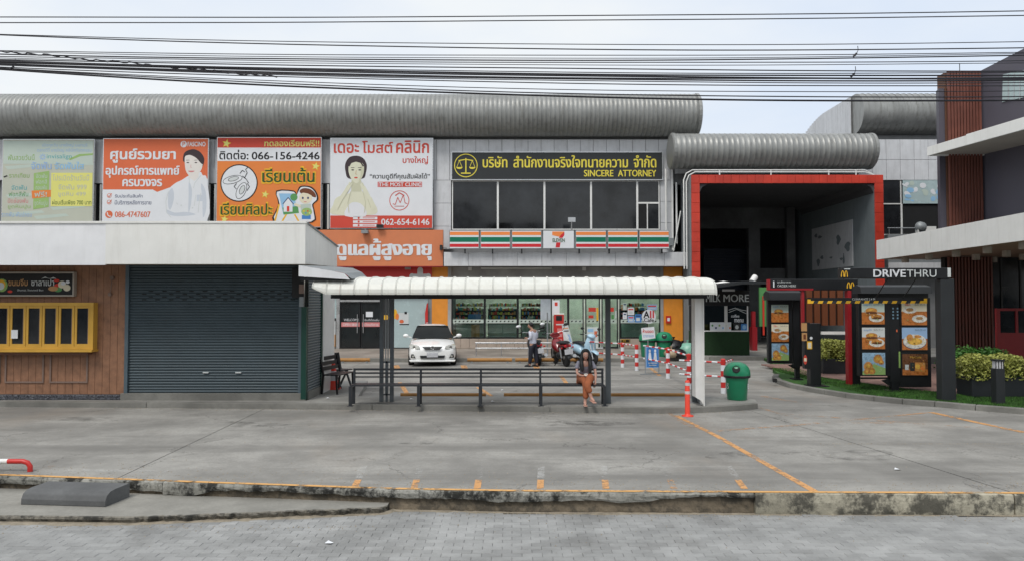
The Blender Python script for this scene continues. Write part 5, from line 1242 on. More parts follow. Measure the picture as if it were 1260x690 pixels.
# chairs at the left end
def wchair(name, label, loc, rz, w_=.9, mt='bench_grey', fold=False):
    t = thing(name, label, 'chair' if fold else 'bench', (0, 0, 0)); m = M(mt)
    for sx in (-w_ / 2, w_ / 2 - .04):
        M(mt).bar((sx + .02, .02, .0), (sx + .02, .05 if not fold else .22, .44), .04, .04).build('leg', t); M(mt).bar((sx + .02, .42, 0), (sx + .02, .38 if not fold else .14, .46), .04, .04).build('leg', t)
        M(mt).bar((sx + .02, .38, .44), (sx + .02, .48, .88), .04, .04).build('back_post', t)
    for k in range(4): M(mt).box(-w_ / 2, w_ / 2, .0 + k * .105, .09 + k * .105, .44, .465).build('seat_slat', t)
    for k in range(3): M(mt).box(-w_ / 2 + .04, w_ / 2 - .04, .41 + .032 * k, .425 + .032 * k, .55 + k * .12, .64 + k * .12).build('back_slat', t)
    t.location = loc; t.rotation_euler = (0, 0, rz); return t
g = G(392, 489, .117)
wchair('wooden_bench', 'dark slatted bench chair against the side wall left of the long bench', (-4.05, 17.95, .117), math.radians(78), .95, 'black_metal')
wchair('folding_chair', 'dark folding chair leaning behind the slatted bench and cone', (-4.25, 18.9, .117), math.radians(62), .44, 'charcoal', True)
CN = thing('traffic_cone', 'orange and white traffic cone beside the slatted bench', 'cone', (XP(410, 18.6, 460), 18.6, .117))
m = M('bollard_red').lathe([(.13, .137), (.112, .25)], CN.location, 18).lathe([(.075, .42), (.03, .66), (.02, .68)], CN.location, 18); m.v = [(a, b, c + 0) for a, b, c in m.v]
m = M('bollard_red'); c_ = (CN.location.x, CN.location.y, .117); m.lathe([(.16, .02), (.125, .2), (.115, .22)], c_, 18).lathe([(.075, .46), (.035, .70), (.02, .72)], c_, 18); m.build('cone_body', CN)
M('reflect').lathe([(.116, .22), (.078, .46)], c_, 18).build('white_band', CN); M('bollard_red').box(c_[0] - .17, c_[0] + .17, c_[1] - .17, c_[1] + .17, .118, .145).build('base', CN)
# litter
for i, (px, py) in enumerate(((606, 494), (618, 480), (403, 490), (506, 491), (1104, 578), (510, 622), (404, 669))):
    z_ = .12 if i < 4 and py > 486 and px < 700 else 0 if i < 5 else ZR
    g = G(px, py, z_); M('pr_white').add([(g.x - .04, g.y, z_ + .012), (g.x + .03, g.y - .03, z_ + .02), (g.x + .05, g.y + .03, z_ + .006), (g.x - .01, g.y + .04, z_ + .03)], [(0, 1, 2, 3)]).build('litter', None,
      ['scrap of white paper on the platform under the bench near its middle', 'scrap of white paper on the lot behind the bench', 'scrap of white paper by the slatted bench', 'scrap of paper behind the bench right of the lattice post', 'white scrap on the open lot at the right', 'white scrap at the foot of the kerb', 'white scrap on the grey pavers'][i], 'litter', 'scraps of litter')
# dark half round block and the pipe hoop
t = thing('ramp_block', 'grey precast ramp block with a rounded edge resting at the kerb', 'block', (-5.2, 9.1, -.17))
p = [(0, 0), (.0, .07), (.03, .13), (.09, .165), (.17, .175), (.46, .18), (.46, 0)]
vs = M('dark_block').prismx([(8.98 + a, -.172 + b) for a, b in p], -6.02, -4.93)
vs.v = [(x_ + (y_ - 8.9) * .12 * (1 if x_ < -5 else 1), y_ + (x_ + 5.5) * -.10, z_) for x_, y_, z_ in vs.v]; vs.build('block_body', t, bevel=.012)
t = thing('pipe_rail', 'low red and white bent pipe rail on the lot edge', 'rail', (-7.0, 10, 0))
yy = 10.05; xe = XP(37, yy, 575); zt3 = ZP(567, yy)
M('white_paint').tube([(xe - 2.2, yy, zt3), (xe - .3, yy, zt3)], .034, 10).build('white_pipe', t)
M('red_paint').tube([(xe - .3, yy, zt3), (xe - .10, yy, zt3), (xe - .035, yy, zt3 - .02), (xe, yy, zt3 - .07), (xe, yy, 0)], .034, 10).build('red_pipe', t)
M('red_paint').tube([(xe - 2.2, yy, zt3), (xe - 2.4, yy, zt3), (xe - 2.5, yy, zt3 - .07), (xe - 2.5, yy, 0)], .034, 10).build('red_pipe', t)
# ================================================================ BINS, BARRIERS, SIGNS
def bin_(loc, label, s=1.0, rz=0, letters=True, grp='green domed litter bins'):
    t = thing('litter_bin', label, 'bin', (0, 0, 0), group=grp)
    M('bin_green').lathe([(.20, 0), (.215, .02), (.245, .44), (.262, .50), (.27, .51)], (0, 0, 0), 28).build('bin_body', t)
    M('black_metal').lathe([(.288, .50), (.295, .515), (.295, .55), (.283, .565)], (0, 0, 0), 28).build('rim_band', t)
    M('bin_green').lathe([(.292, .552), (.296, .58), (.285, .66), (.25, .74), (.19, .80), (.10, .838), (.0, .845)], (0, 0, 0), 28).build('dome_lid', t)
    hx, hz = -.05, .695; q = math.radians(-100)
    m = M('very_dark'); n = 16
    c = Vector((math.cos(math.radians(250)) * .255, math.sin(math.radians(250)) * .255, .70)); nn = Vector((c.x, c.y, .17)).normalized(); u = nn.cross(Vector((0, 0, 1))).normalized(); v = u.cross(nn)
    m.tube([c - nn * .03, c + nn * .012], .085, 18); m.build('opening', t); M('bin_green').tube([c + nn * .008, c + nn * .016], .10, 18, caps=False).build('opening_rim', t)
    if letters:
        m = M('pr_white')
        for s_, ang in (('S', 205), ('B', 318)):
            V_, F_ = textmesh(s_, .02, 1); a0 = math.radians(ang)
            m.add([((.262) * math.cos(a0 + (p[0] - .25) * .45), (.262) * math.sin(a0 + (p[0] - .25) * .45), .26 + p[1] * .17) for p in V_], F_)
        m.build('lettering', t)
    t.location = loc; t.scale = (s, s, s); t.rotation_euler[2] = rz; return t
g = G(909.5, 492, .12); bin_((g.x, g.y + .15, .118), 'green domed litter bin standing at the right end of the shelter platform', 1.0)
bin_((XP(797, 29.3, 430), 29.3, .147), 'green domed bin left of its twin by the orange pillar', 1.18, .3, False)
bin_((XP(817, 29.3, 430), 29.3, .147), 'green domed bin nearest the black rubbish bags', 1.18, .2, False)
rb = random.Random(2)
def bag(loc, r, mat, label, tall=1.0):
    m = M(mat); n = 12; k = 7; vs = []
    for i in range(k + 1):
        a = math.pi * i / k - math.pi / 2
        for j in range(n):
            b = 2 * math.pi * j / n; q = r * (math.cos(a) ** .8 if math.cos(a) > 0 else 0) * (1 + rb.uniform(-.14, .14)) + .01
            vs.append((loc[0] + q * math.cos(b), loc[1] + q * math.sin(b), loc[2] + max(0, (math.sin(a) + .75) * r * .62 * tall)))
    m.add(vs, [(i * n + j, i * n + (j + 1) % n, (i + 1) * n + (j + 1) % n, (i + 1) * n + j) for i in range(k) for j in range(n)], True)
    tp = loc[2] + 1.75 * r * .62 * tall; m.lathe([(.05, tp - .04), (.02, tp + .02), (.07, tp + .10)], (loc[0], loc[1], 0), 8)
    m.build('rubbish_bag', None, label, 'rubbish bag', 'rubbish bags by the orange pillar')
for px, yy, r, mt, lb, tl in ((829, 29.5, .42, 'bag_black', 'tall black rubbish bag right beside the green bins', 1.5), (834, 28.95, .30, 'bag_black', 'low black rubbish bag at the front of the heap', 1.1), (826, 28.9, .26, 'bag_tan', 'tan paper sack at the foot of the bins', 1.2), (846, 29.3, .40, 'bag_green', 'pale green rubbish bag on the right of the heap', 1.3), (840, 29.7, .34, 'bag_black', 'black rubbish bag between the pale green bag and the bins', 1.4)):
    bag((XP(px, yy, 430), yy, .147), r, mt, lb, tl)
def rpost(t, x_, y_, h=.92, z0=0.0, r=.062):
    m = M('pr_white'); n = 6
    for k in range(n): m.m('red_paint' if (k % 2 == 1) else 'pr_white'); m.lathe([(r, h * k / n), (r, h * (k + 1) / n)], (x_, y_, z0), 14)
    m.m('red_paint').lathe([(r, h), (r * .6, h + .02), (0, h + .025)], (x_, y_, z0), 14); m.build('post', t)
def rrail(t, pts):
    m = M(); n = 8; a, b = Vector(pts[0]), Vector(pts[1])
    for k in range(n): m.m('red_paint' if k % 2 else 'pr_white').tube([a.lerp(b, k / n), a.lerp(b, (k + 1) / n)], .024, 8)
    m.build('rail', t)
P1, P2, P3, P4, P5 = [(G(px, py, 0).x, G(px, py, 0).y) for px, py in ((766, 451.5), (783.5, 455.5), (822, 465), (848, 478), (890, 483.5))]
t = thing('barrier_rail', 'short red and white post barrier by the yellow label, farthest from the camera', 'barrier', (P1[0], P1[1], 0), 'red and white barriers')
rpost(t, *P1, .86); rpost(t, *P2, .86)
for z_ in (.84, .45): rrail(t, ((P1[0], P1[1], z_), (P2[0], P2[1], z_))); rrail(t, ((P1[0] - 1.2, P1[1] + 1.1, z_ + .02), (P1[0], P1[1], z_)))
t = thing('barrier_rail', 'red and white post barrier between the blue sign stand and the shelter end post', 'barrier', (P3[0], P3[1], 0), 'red and white barriers')
rpost(t, *P3, .92); rpost(t, *P4, .92)
for z_ in (.88, .46): rrail(t, ((P3[0], P3[1], z_), (P4[0], P4[1], z_))); rrail(t, ((P3[0] - .45, P3[1] + 1.6, z_ + .02), (P3[0], P3[1], z_)))
t = thing('barrier_rail', 'red and white post barrier behind the large green litter bin', 'barrier', (P5[0], P5[1], 0), 'red and white barriers')
rpost(t, *P5, .86)
for z_ in (.78, .42): rrail(t, ((P5[0] - 1.0, P5[1] + .5, z_ + .02), (P5[0], P5[1], z_))); rrail(t, ((P5[0], P5[1], z_), (P5[0] + .5, P5[1] + .9, z_)))
g = G(846, 511.5, 0); t = thing('flexible_post', 'orange flexible traffic post with reflective bands in front of the platform', 'traffic post', (g.x, g.y, 0))
m = M('bollard_red').lathe([(.12, .0), (.12, .02), (.06, .035), (.052, .06), (.048, .70), (.03, .725), (0, .73)], (g.x, g.y, 0), 18); m.build('post', t)
for z_ in (.45, .62): M('reflect').lathe([(.0505, z_), (.0505, z_ + .06)], (g.x, g.y, 0), 18).build('reflective_band', t)
# blue sign on a stand
yy = 23.6; t = thing('blue_sign_stand', 'blue board with two white figures on a low rusty stand', 'sign', (XP(803, yy, 460), yy, 0))
qx = lambda q: XP(q, yy, 440)
m = M('pr_lblue').box(qx(794), qx(810.8), yy, yy + .03, ZP(452, yy), ZP(426, yy)); m.build('board', t)
m = M('grey_metal').box(qx(793.6), qx(794.4), yy - .01, yy + .04, 0, ZP(425, yy)).box(qx(810.4), qx(811.2), yy - .01, yy + .04, 0, ZP(425, yy)).box(qx(787), qx(801), yy - .12, yy - .02, 0, .03).box(qx(803), qx(819), yy + .05, yy + .15, 0, .03); m.build('stand', t)
m = M(); m.pr('pr_blue', 795, 427, 810, 451, yy, .003)
for cx in (799, 805.5): m.pe('pr_white', cx, 431, 1.4, 1.8, yy, .006, 12); m.pf('pr_white', [(cx - 1.2, 433), (cx + 1.2, 433), (cx + 2.2, 443), (cx - 2.2, 443)], yy, .006)
m.line('pr_grey', [(797, 446), (808, 446)], 1, yy, .006).line('pr_grey', [(798, 448.7), (807, 448.7)], .8, yy, .007); m.build('pictogram', t)
yy = 27.0; t = thing('white_pole_sign', 'white board with red and blue lettering tilted on a thin pole by the green bins', 'sign', (XP(797, yy, 440), yy, 0))
m = M('pr_white').prism([(XP(788.5, yy), ZP(403, yy)), (XP(804.5, yy), ZP(401.5, yy)), (XP(806, yy), ZP(415.5, yy)), (XP(790, yy), ZP(418, yy))], yy, yy + .02); m.build('board', t)
m = M().text('pr_red', 'ห้ามจอด', 790.5, 404.5, 803.5, 409, yy, .003, .01, 1).text('pr_blue', 'ขวางทางออก', 791, 411.5, 804, 414.5, yy, .003); m.build('lettering', t); M('grey_metal').tube([(XP(797, yy), yy + .04, 0), (XP(797, yy), yy + .04, ZP(403, yy))], .02).build('pole', t)
m = M('pr_gold').box(X(763), X(774), YF - .16, YF - .14, Z(421), Z(416.5)); m.m('pr_black').pr('pr_black', 769.5, 417.5, 773.5, 420, YF - .16, .003).pr('pr_black', 764.5, 418, 766, 420, YF - .16, .003); m.build('yellow_label', None, 'small yellow and black label low on the beige tiles', 'label')
# stainless hand rail before the shop
yy = 29.6; t = thing('hand_rail', 'stainless double rail on short posts in front of the shop windows', 'rail', (XP(660, yy), yy, .146)); m = M('steel')
for z_ in (ZP(421.5, yy), ZP(428, yy)): M('steel').tube([(XP(585, yy, 420), yy, z_), (XP(742, yy, 420), yy, z_)], .035, 8).build('rail', t)
for q in (586, 617, 650, 682, 712, 741): M('steel').tube([(XP(q, yy, 420), yy, .146), (XP(q, yy, 420), yy, ZP(421.5, yy))], .022, 8).build('post', t)
# red machine and leaning board
yy = 33.0; qx = lambda q: XP(q, yy, 400); qz = lambda q: ZP(q, yy)
t = thing('red_machine', 'tall red coin machine with a white header board by the shop window', 'vending machine', (qx(690), yy, .146))
M('pr_white').box(qx(680), qx(689), yy + .25, yy + .3, qz(388), qz(369)).build('header_board', t); M().pr('pr_red', 682.5, 371.5, 686, 376, yy + .25, .004).build('header_print', t)
M('red_paint').box(qx(682), qx(694), yy, yy + .55, .147, qz(386)).build('cabinet', t, bevel=.02)
M('tube_white').box(qx(681.8), qx(694.2), yy - .02, yy + .1, qz(386.5), qz(385)).build('top_cap', t)
M('black_metal').box(qx(684.2), qx(691.5), yy - .015, yy + .1, qz(394), qz(388)).build('screen', t, bevel=.01)
m = M().pr('pr_grey', 684, 398, 692, 399.5, yy, .004); [m.pr('pr_pink', 685.5, q, 691.5, q + 4, yy, .004) or m.pr('pr_white', 686.5, q + .8, 690.5, q + 3, yy, .006) for q in (403.5, 410, 416.5)]; m.build('print', t)
yy = 32.0; t = thing('leaning_board', 'slanted printed advertising board leaning beside the red machine', 'advertising board', (XP(699, yy), yy, .146))
M('pr_grey').prism([(XP(691, yy), ZP(398, yy)), (XP(698.5, yy), ZP(397, yy)), (XP(706.5, yy), ZP(429, yy)), (XP(695, yy), ZP(430, yy))], yy, yy + .05).build('board', t)
m = M(); m.line('pr_orange2', [(692, 404), (699, 403)], 1, yy, .003).line('pr_lblue', [(699, 411), (704.5, 427)], 2.4, yy, .004).line('pr_white', [(694, 408), (699, 416)], 3, yy, .006).line('pr_navy', [(692, 400), (697, 399.6)], .7, yy, .008); m.build('print', t)
yy = 33.2; t = M('pr_grey').box(XP(722, yy), XP(735.5, yy), yy, yy + .04, ZP(428, yy), ZP(402, yy)).build('floor_poster', None, 'pale poster board standing behind the light blue scooter', 'poster'); M().pr('pr_orange', 731, 407, 734.5, 414, yy, .003).pr('pr_sky', 723, 404, 730, 408, yy, .003).build('print', t, wl=t.location)
m = M('grey_metal').tube([(XP(673.5, 30.5), 30.5, .146), (XP(673.5, 30.5), 30.5, ZP(384, 30.5))], .03); m.build('thin_pole', None, 'thin grey pole on the pavement left of the red machine', 'pole')
# ================================================================ MILK KIOSK
yk = 30.0; kx = lambda q: XP(q, yk, 400); kz = lambda q: ZP(q, yk)
K = thing('drinks_kiosk', 'small black and green drinks kiosk with a white framed window and chalk style name', 'kiosk', (kx(890), yk, .146))
M('kiosk_green').box(kx(859), kx(922), yk, yk + 1.6, .147, kz(408)).build('lower_wall', K)
M('black_matte').box(kx(859), kx(922), yk - .06, yk + 1.6, kz(375.5), kz(357)).build('sign_band', K)
M('very_dark').box(kx(859.5), kx(921.5), yk + 1.2, yk + 1.58, kz(408) + .01, kz(376)).build('inner_wall', K)
M('black_matte').box(kx(920.5), kx(922), yk + .02, yk + 1.19, kz(408) + .01, kz(376)).build('side_post', K)
for a, b in ((860, 893), (893.5, 920.5)):
    m = M('white_paint'); f = .05; m.box(kx(a), kx(a) + f, yk - .03, yk + .04, kz(407.5), kz(376)).box(kx(b) - f, kx(b), yk - .03, yk + .04, kz(407.5), kz(376)).box(kx(a) + f, kx(b) - f, yk - .03, yk + .04, kz(407.5), kz(406))
    w_ = m.build('window', K); M('clear_glass').box(kx(a) + f, kx(b) - f, yk, yk + .01, kz(406), kz(376)).build('pane', w_, wl=K.location)
m = M().text('pr_grey', 'MILK', 868.5, 362, 886, 371, yk - .06, .004, .0, 1).text('pr_grey', 'MORE', 890, 362, 921, 371, yk - .06, .004, .0, 1); m.build('lettering', K)
m = M().pr('pr_white', 873, 396, 899, 406, yk, .006); 
for i, c_ in enumerate(('pr_green', 'pr_navy', 'pr_olive', 'pr_sky', 'pr_lgreen', 'pr_orange2')): m.pe(c_, 876 + i * 4.3, 400 + (i % 2) * 3, 1.2, 1.4, yk, .008, 8)
m.build('print_card', K)
m = M(); m.line('pr_grey', [(896, 381), (904, 378.5), (912, 381), (919, 382)], .7, yk, .012).line('pr_grey', [(896, 384), (906, 380), (919, 386)], .6, yk, .013).text('pr_white', 'coffee', 899, 386.5, 909, 390, yk, .012, .01, 1).text('pr_white', 'menu', 903, 392, 914, 396, yk, .012, .01, 1).pr('pr_blue', 911, 398, 919, 406, yk, .012).pe('pr_sky', 915, 402, 2.4, 2.8, yk, .014, 10).pr('pr_sign', 902, 398, 910, 406, yk, .012).pe('pr_grey', 906, 402, 2.4, 2.8, yk, .014, 6); m.build('chalk_print', K)
M('pr_white').box(kx(885), kx(900), yk - .5, yk - .47, kz(358.5), kz(356)).build('small_sign', K)
m = M('charcoal'); yr = 27.5; 
m.add([(XP(878, yr), yr, ZP(351.5, yr)), (XP(915, yr), yr, ZP(345.5, yr)), (XP(946, yr), yr, ZP(346, yr)), (XP(946, yr), yr, ZP(349.5, yr)), (XP(915, yr), yr, ZP(349.5, yr)), (XP(878, yr), yr, ZP(354.5, yr))] , [(0, 1, 2, 3, 4, 5)])
m.add([(XP(878, yr), yr, ZP(351.5, yr)), (XP(915, yr), yr, ZP(345.5, yr)), (XP(946, yr), yr, ZP(346, yr)), (XP(946, yr), yr + 3.5, ZP(343, yr)), (XP(905, yr), yr + 3.5, ZP(343, yr)), (XP(868, yr), yr + 3.5, ZP(350, yr))], [(0, 1, 2, 3, 4, 5)])
m.add([(XP(878, yr), yr, ZP(354.5, yr)), (XP(915, yr), yr, ZP(349.5, yr)), (XP(946, yr), yr, ZP(349.5, yr)), (XP(946, yr), yr + 3.5, ZP(347, yr)), (XP(905, yr), yr + 3.5, ZP(347, yr)), (XP(868, yr), yr + 3.5, ZP(353, yr))], [(0, 1, 2, 3, 4, 5)])
m.build('kiosk_awning', K)
for q in (880, 944): M('black_metal').box(XP(q, yr + .4), XP(q, yr + .4) + .06, yr + .4, yr + .46, .147 if q < 900 and 0 else ZP(352, yr), ZP(349.5, yr)).build('bracket', K)
m = M('white_paint').tube([(XP(925, 29), 29, ZP(347, 29)), (XP(931, 29), 29.2, ZP(340.5, 29))], .12, 10); m.build('ventilator', None, 'small white vent pipe on the kiosk awning', 'vent')
m = M('white_paint').lathe([(.36, 0), (.30, .1), (.0, .16)], (XP(890, 29), 29, ZP(350.5, 29)), 14); m.build('ventilator', None, 'low white domed vent above the kiosk name', 'vent')
# things standing in the shade behind the kiosk
m = M('red_dark').box(XP(925, 33), XP(931, 33), 33, 33.4, .147, 1.2).box(XP(926, 33), XP(930, 33), 33.1, 33.3, 1.2, 1.9); m.build('fire_extinguisher_stand', None, 'dim red stand in the shade between kiosk and first menu board', 'stand')
m = M('pr_green').box(XP(934, 34), XP(945, 34), 34, 34.1, 1.2, 3.0); m.m('pr_red').box(XP(938, 33.9), XP(940, 33.9), 33.9, 33.95, .8, 2.6); m.build('dim_banner', None, 'dim green and red hanging cloth deep in the shade behind the kiosk', 'banner')

# ================================================================ DRIVE-THROUGH EQUIPMENT
def foodprint(m, kind, x0, y0, x1, y1, Y, dy):
    cx, cy, w, h = (x0 + x1) / 2, (y0 + y1) / 2, x1 - x0, y1 - y0
    if kind in (0, 1, 2):
        m.pr('pr_pale' if kind != 2 else 'pr_grey', x0, y0, x1, y0 + h * .45, Y, dy).pr('fd_wood', x0, y0 + h * .45, x1, y1, Y, dy)
        if kind != 0: m.pe('fd_white', cx + w * .14, cy + h * .20, w * .34, h * .20, Y, dy + .002).pe('fd_bun', cx + w * .14, cy + h * .16, w * .24, h * .11, Y, dy + .004).pe('fd_brown', cx + w * .14, cy + h * .22, w * .22, h * .05, Y, dy + .006)
        m.pe('fd_bun', cx - w * .08, cy - h * .12, w * .26, h * .13, Y, dy + .003).pe('fd_brown', cx - w * .08, cy - h * .02, w * .27, h * .06, Y, dy + .005).pe('fd_bun', cx - w * .08, cy + h * .04, w * .25, h * .07, Y, dy + .0045).pe('fd_gold', cx - w * .1, cy - h * .16, w * .12, h * .04, Y, dy + .007)
        m.text('pr_blue', 'เมนูเช้า', x0 + w * .08, y0 + h * .06, x0 + w * .42, y0 + h * .17, Y, dy + .008, 0)
    elif kind == 3:
        m.pr('fd_sky', x0, y0, x1, y1, Y, dy).pf('pr_lgreen', [(x0, y1), (x0, y1 - h * .15), (x0 + w * .5, cy), (x1, cy + h * .2), (x1, y1)], Y, dy + .001)
        for a, b, r in ((.68, .27, .2), (.82, .42, .12), (.25, .60, .2), (.4, .82, .16), (.18, .85, .13)): m.pf('fd_bun', smooth([(x0 + w * (a + r * math.cos(t) * (1 + .2 * math.sin(3 * t))), y0 + h * (b + r * math.sin(t))) for t in [k * .785 for k in range(8)]], 2), Y, dy + .003 + r * .005); m.pe('fd_gold', x0 + w * a, y0 + h * b, w * r * .4, h * r * .4, Y, dy + .007)
    elif kind == 4:
        m.pr('pr_cream', x0, y0, x1, y0 + h * .4, Y, dy).pr('fd_wood', x0, y0 + h * .4, x1, y1, Y, dy)
        m.pe('fd_white', cx - w * .18, cy - h * .15, w * .28, h * .14, Y, dy + .002).pe('fd_tan', cx - w * .18, cy - h * .17, w * .15, h * .08, Y, dy + .004).pe('fd_white', cx + w * .2, cy + h * .22, w * .3, h * .17, Y, dy + .005).pe('fd_tan', cx + w * .2, cy + h * .2, w * .14, h * .07, Y, dy + .007)
        m.text('pr_red', 'โจ๊ก', x0 + w * .12, y0 + h * .05, x0 + w * .34, y0 + h * .15, Y, dy + .007, .01)
    elif kind == 5:
        m.pr('pr_lblue', x0, y0, x1, y0 + h * .5, Y, dy).pr('fd_wood', x0, y0 + h * .5, x1, y1, Y, dy).pe('pr_navy', cx, cy + h * .14, w * .47, h * .33, Y, dy + .001).pe('fd_white', cx, cy + h * .12, w * .46, h * .32, Y, dy + .002).pe('fd_gold', cx, cy + h * .12, w * .3, h * .16, Y, dy + .004).pe('fd_bun', cx - w * .2, cy - h * .05, w * .13, h * .15, Y, dy + .006).pe('fd_bun', cx + w * .12, cy - h * .1, w * .14, h * .07, Y, dy + .006)
    elif kind == 6:
        m.pr('fd_brown', x0, y0, x1, y0 + h * .72, Y, dy).pr('fd_wood', x0, y0 + h * .72, x1, y1, Y, dy).pr('pr_grey', x0 + w * .1, cy, x0 + w * .25, cy + h * .25, Y, dy + .002).pr('fd_bun', x0 + w * .5, cy - h * .1, x0 + w * .9, cy + h * .32, Y, dy + .002).pr('pr_sign', x0 + w * .3, cy - h * .1, x0 + w * .48, cy + h * .3, Y, dy + .003).pe('fd_gold', x0 + w * .6, cy + h * .1, w * .1, h * .12, Y, dy + .004).pe('pr_orange2', x0 + w * .8, cy + h * .18, w * .09, h * .1, Y, dy + .004).text('fd_gold', 'McCafé', x0 + w * .3, y0 + h * .1, x0 + w * .75, y0 + h * .2, Y, dy + .004)
    rf = random.Random(kind * 7 + int(x0))
    for i in range(11):      # crumbs, garnish, small print and glints
        m.pe(rf.choice(['fd_gold', 'fd_bun', 'fd_brown', 'fd_white', 'pr_lgreen', 'fd_tan']), rf.uniform(x0 + w * .1, x1 - w * .1), rf.uniform(y0 + h * .3, y1 - h * .08), rf.uniform(.25, 1.3), rf.uniform(.2, .7), Y, dy + .012 + i * .0002, 6, rot=rf.uniform(0, 90))
    m.text('pr_sign', 'เริ่มต้น 59 บาท', x0 + w * .5, y0 + h * .06, x0 + w * .92, y0 + h * .13, Y, dy + .02)
    return m
def photo_panel(t, kind, x0, y0, x1, y1, Y):
    f = M('black_metal').box(XP(x0, Y, 400) - .02, XP(x1, Y, 400) + .02, Y - .018, Y - .001, ZP(y1, Y) - .02, ZP(y0, Y) + .02).build('picture_frame', t)
    foodprint(M(), kind, x0, y0, x1, y1, Y - .018, .002).build('food_print', f, wl=t.location)
# menu board farthest left
Y = 21.0; bx = lambda q: XP(q, Y, 400); bz = lambda q: ZP(q, Y)
t = thing('menu_board', 'small menu board with three food pictures on a single post, farthest left on the turf', 'menu board', (bx(981), Y, .1), 'illuminated style menu boards')
M('black_metal').box(bx(945), bx(975), Y, Y + .14, bz(446.5), bz(369)).build('board', t, bevel=.01)
m = M('black_metal').prismx([(Y - .25, bz(369)), (Y + .3, bz(369)), (Y + .3, bz(361)), (Y + .1, bz(357.5)), (Y - .2, bz(360))], bx(944), bx(985)); m.build('hood', t)
for k_, (a, b) in zip((0, 4, 3), ((374.5, 396), (398.5, 420), (422, 443))): photo_panel(t, k_, 948.5, a, 969.5 - (0), b, Y)
M('black_metal').box(bx(976), bx(984), Y, Y + .16, bz(452), bz(366)).build('spine', t); m = M('black_metal').box(bx(978.5), bx(984), Y + .02, Y + .12, .1, bz(452)).box(bx(975), bx(986), Y - .1, Y + .25, .1, .13).prism([(bx(970), bz(449)), (bx(984), bz(457)), (bx(984), bz(447))], Y + .03, Y + .1); m.build('post', t)
M('black_metal').box(bx(985.5), bx(990), Y + .2, Y + .35, bz(451), bz(369)).build('second_leaf', t); M().pr('pr_tan', 985.8, 376, 989.5, 396, Y + .2, .003).pr('pr_tan', 986, 422, 989.7, 440, Y + .2, .003).build('food_print', t)
# order gantry
Y = 19.6; bx = lambda q: XP(q, Y, 400); bz = lambda q: ZP(q, Y)
t = thing('order_gantry', 'black ordering gantry with numeral one, a red leg and a yellow arches emblem', 'gantry', (bx(1046), Y, .1))
M('black_metal').box(bx(948), bx(1056.5), Y, Y + .2, bz(357), bz(343.5)).build('beam', t, bevel=.01)
m = M('red_dark').box(bx(944.9), bx(948), Y - .02, Y + .09, bz(357), bz(343.5)).box(bx(947.5), bx(1001), Y - .015, Y - .001, bz(357), bz(354.8)); m.build('red_trim', t)
m = M().text('pr_white', '1', 949.5, 345.8, 954, 353.4, Y, .005, .0, 1, 1, True).text('pr_grey', 'จุดสั่งอาหาร', 956, 345.5, 973, 349, Y, .004, 0).text('pr_grey', 'ORDER HERE', 956, 350.3, 979, 353, Y, .004, .005)
def arches(m, x0, y0, x1, y1, Y, dy, wd):
    w = (x1 - x0) / 2; h = y1 - y0
    for k in (0, 1):
        cx = x0 + w * (k + .5); r = w / 2
        outer = [(cx + r * math.cos(a), y0 + h * (1 - math.sin(a) ** .8)) for a in [math.pi * j / 12 for j in range(13)]]
        inner_ = [(cx + (r - wd) * math.cos(a), y0 + h * (1 - (1 - wd * .8 / h) * math.sin(a) ** .8)) for a in [math.pi * j / 12 for j in range(13)]]
        for j in range(12): m.pf('pr_gold', [outer[j], outer[j + 1], inner_[j + 1], inner_[j]], Y, dy + k * .0003)
    return m
arches(m, 1041.5, 347, 1050.8, 354.5, Y, .005, 1.3); m.build('emblem_and_lettering', t)
M('red_dark').box(bx(1043.5), bx(1048), Y + .0, Y + .18, .1, bz(357.2)).build('red_leg', t); M('black_metal').box(bx(1048.1), bx(1058), Y + .01, Y + .19, .1, bz(357.2)).build('black_leg', t)
M('red_dark').box(bx(987.5), bx(990.5), Y + .02, Y + .12, bz(404), bz(357.2)).build('red_hanger', t)
fz = Y + 1.35; lv = [M('pr_brown').box(XP(992 + i * 9.5, fz), XP(999 + i * 9.5, fz), fz, fz + .07, ZP(400, fz), ZP(352, fz)) for i in range(5)]
for q in lv: q.build('screen_slat', t)
M('black_matte').box(XP(991, fz), XP(1039, fz), fz + .08, fz + .12, ZP(400, fz), ZP(352, fz)).build('screen_back', t)
# speaker post
t = thing('speaker_post', 'black speaker post with orange and white notices in front of the ordering gantry', 'speaker post', (bx(1001), Y - .1, .1))
m = M('black_metal').box(bx(991), bx(1004), Y - .3, Y - .05, .1, bz(397)).box(bx(989), bx(1012), Y - .4, Y + .05, .1, .125); m.build('column', t, bevel=.012)
m = M().pr('pr_tan', 985, 397, 992, 407, Y - .3, .004).pr('pr_tan', 985.5, 409, 992, 419, Y - .3, .004).pr('pr_brown', 987.5, 411, 990.5, 417, Y - .3, .006).pr('pr_gold', 991.8, 419.5, 998, 429, Y - .3, .006).pr('pr_cream', 992.8, 421, 997, 428, Y - .3, .008).pe('pr_rust', 989.5, 442, 2.2, 6, Y - .3, .004).pr('pr_cream', 988, 440, 991, 444, Y - .3, .006).pe('pr_white', 997, 415.5, 1.8, 1.8, Y - .3, .005, 12); m.build('notices', t)
M('black_metal').box(bx(984.5), bx(991), Y - .29, Y - .12, bz(452), bz(396)).build('notice_leaf', t)
M('black_matte').box(bx(963), bx(967), 20.3, 20.4, .1, .2).build('ground_lamp', None, 'tiny black ground lamp on the left tip of the turf', 'lamp')
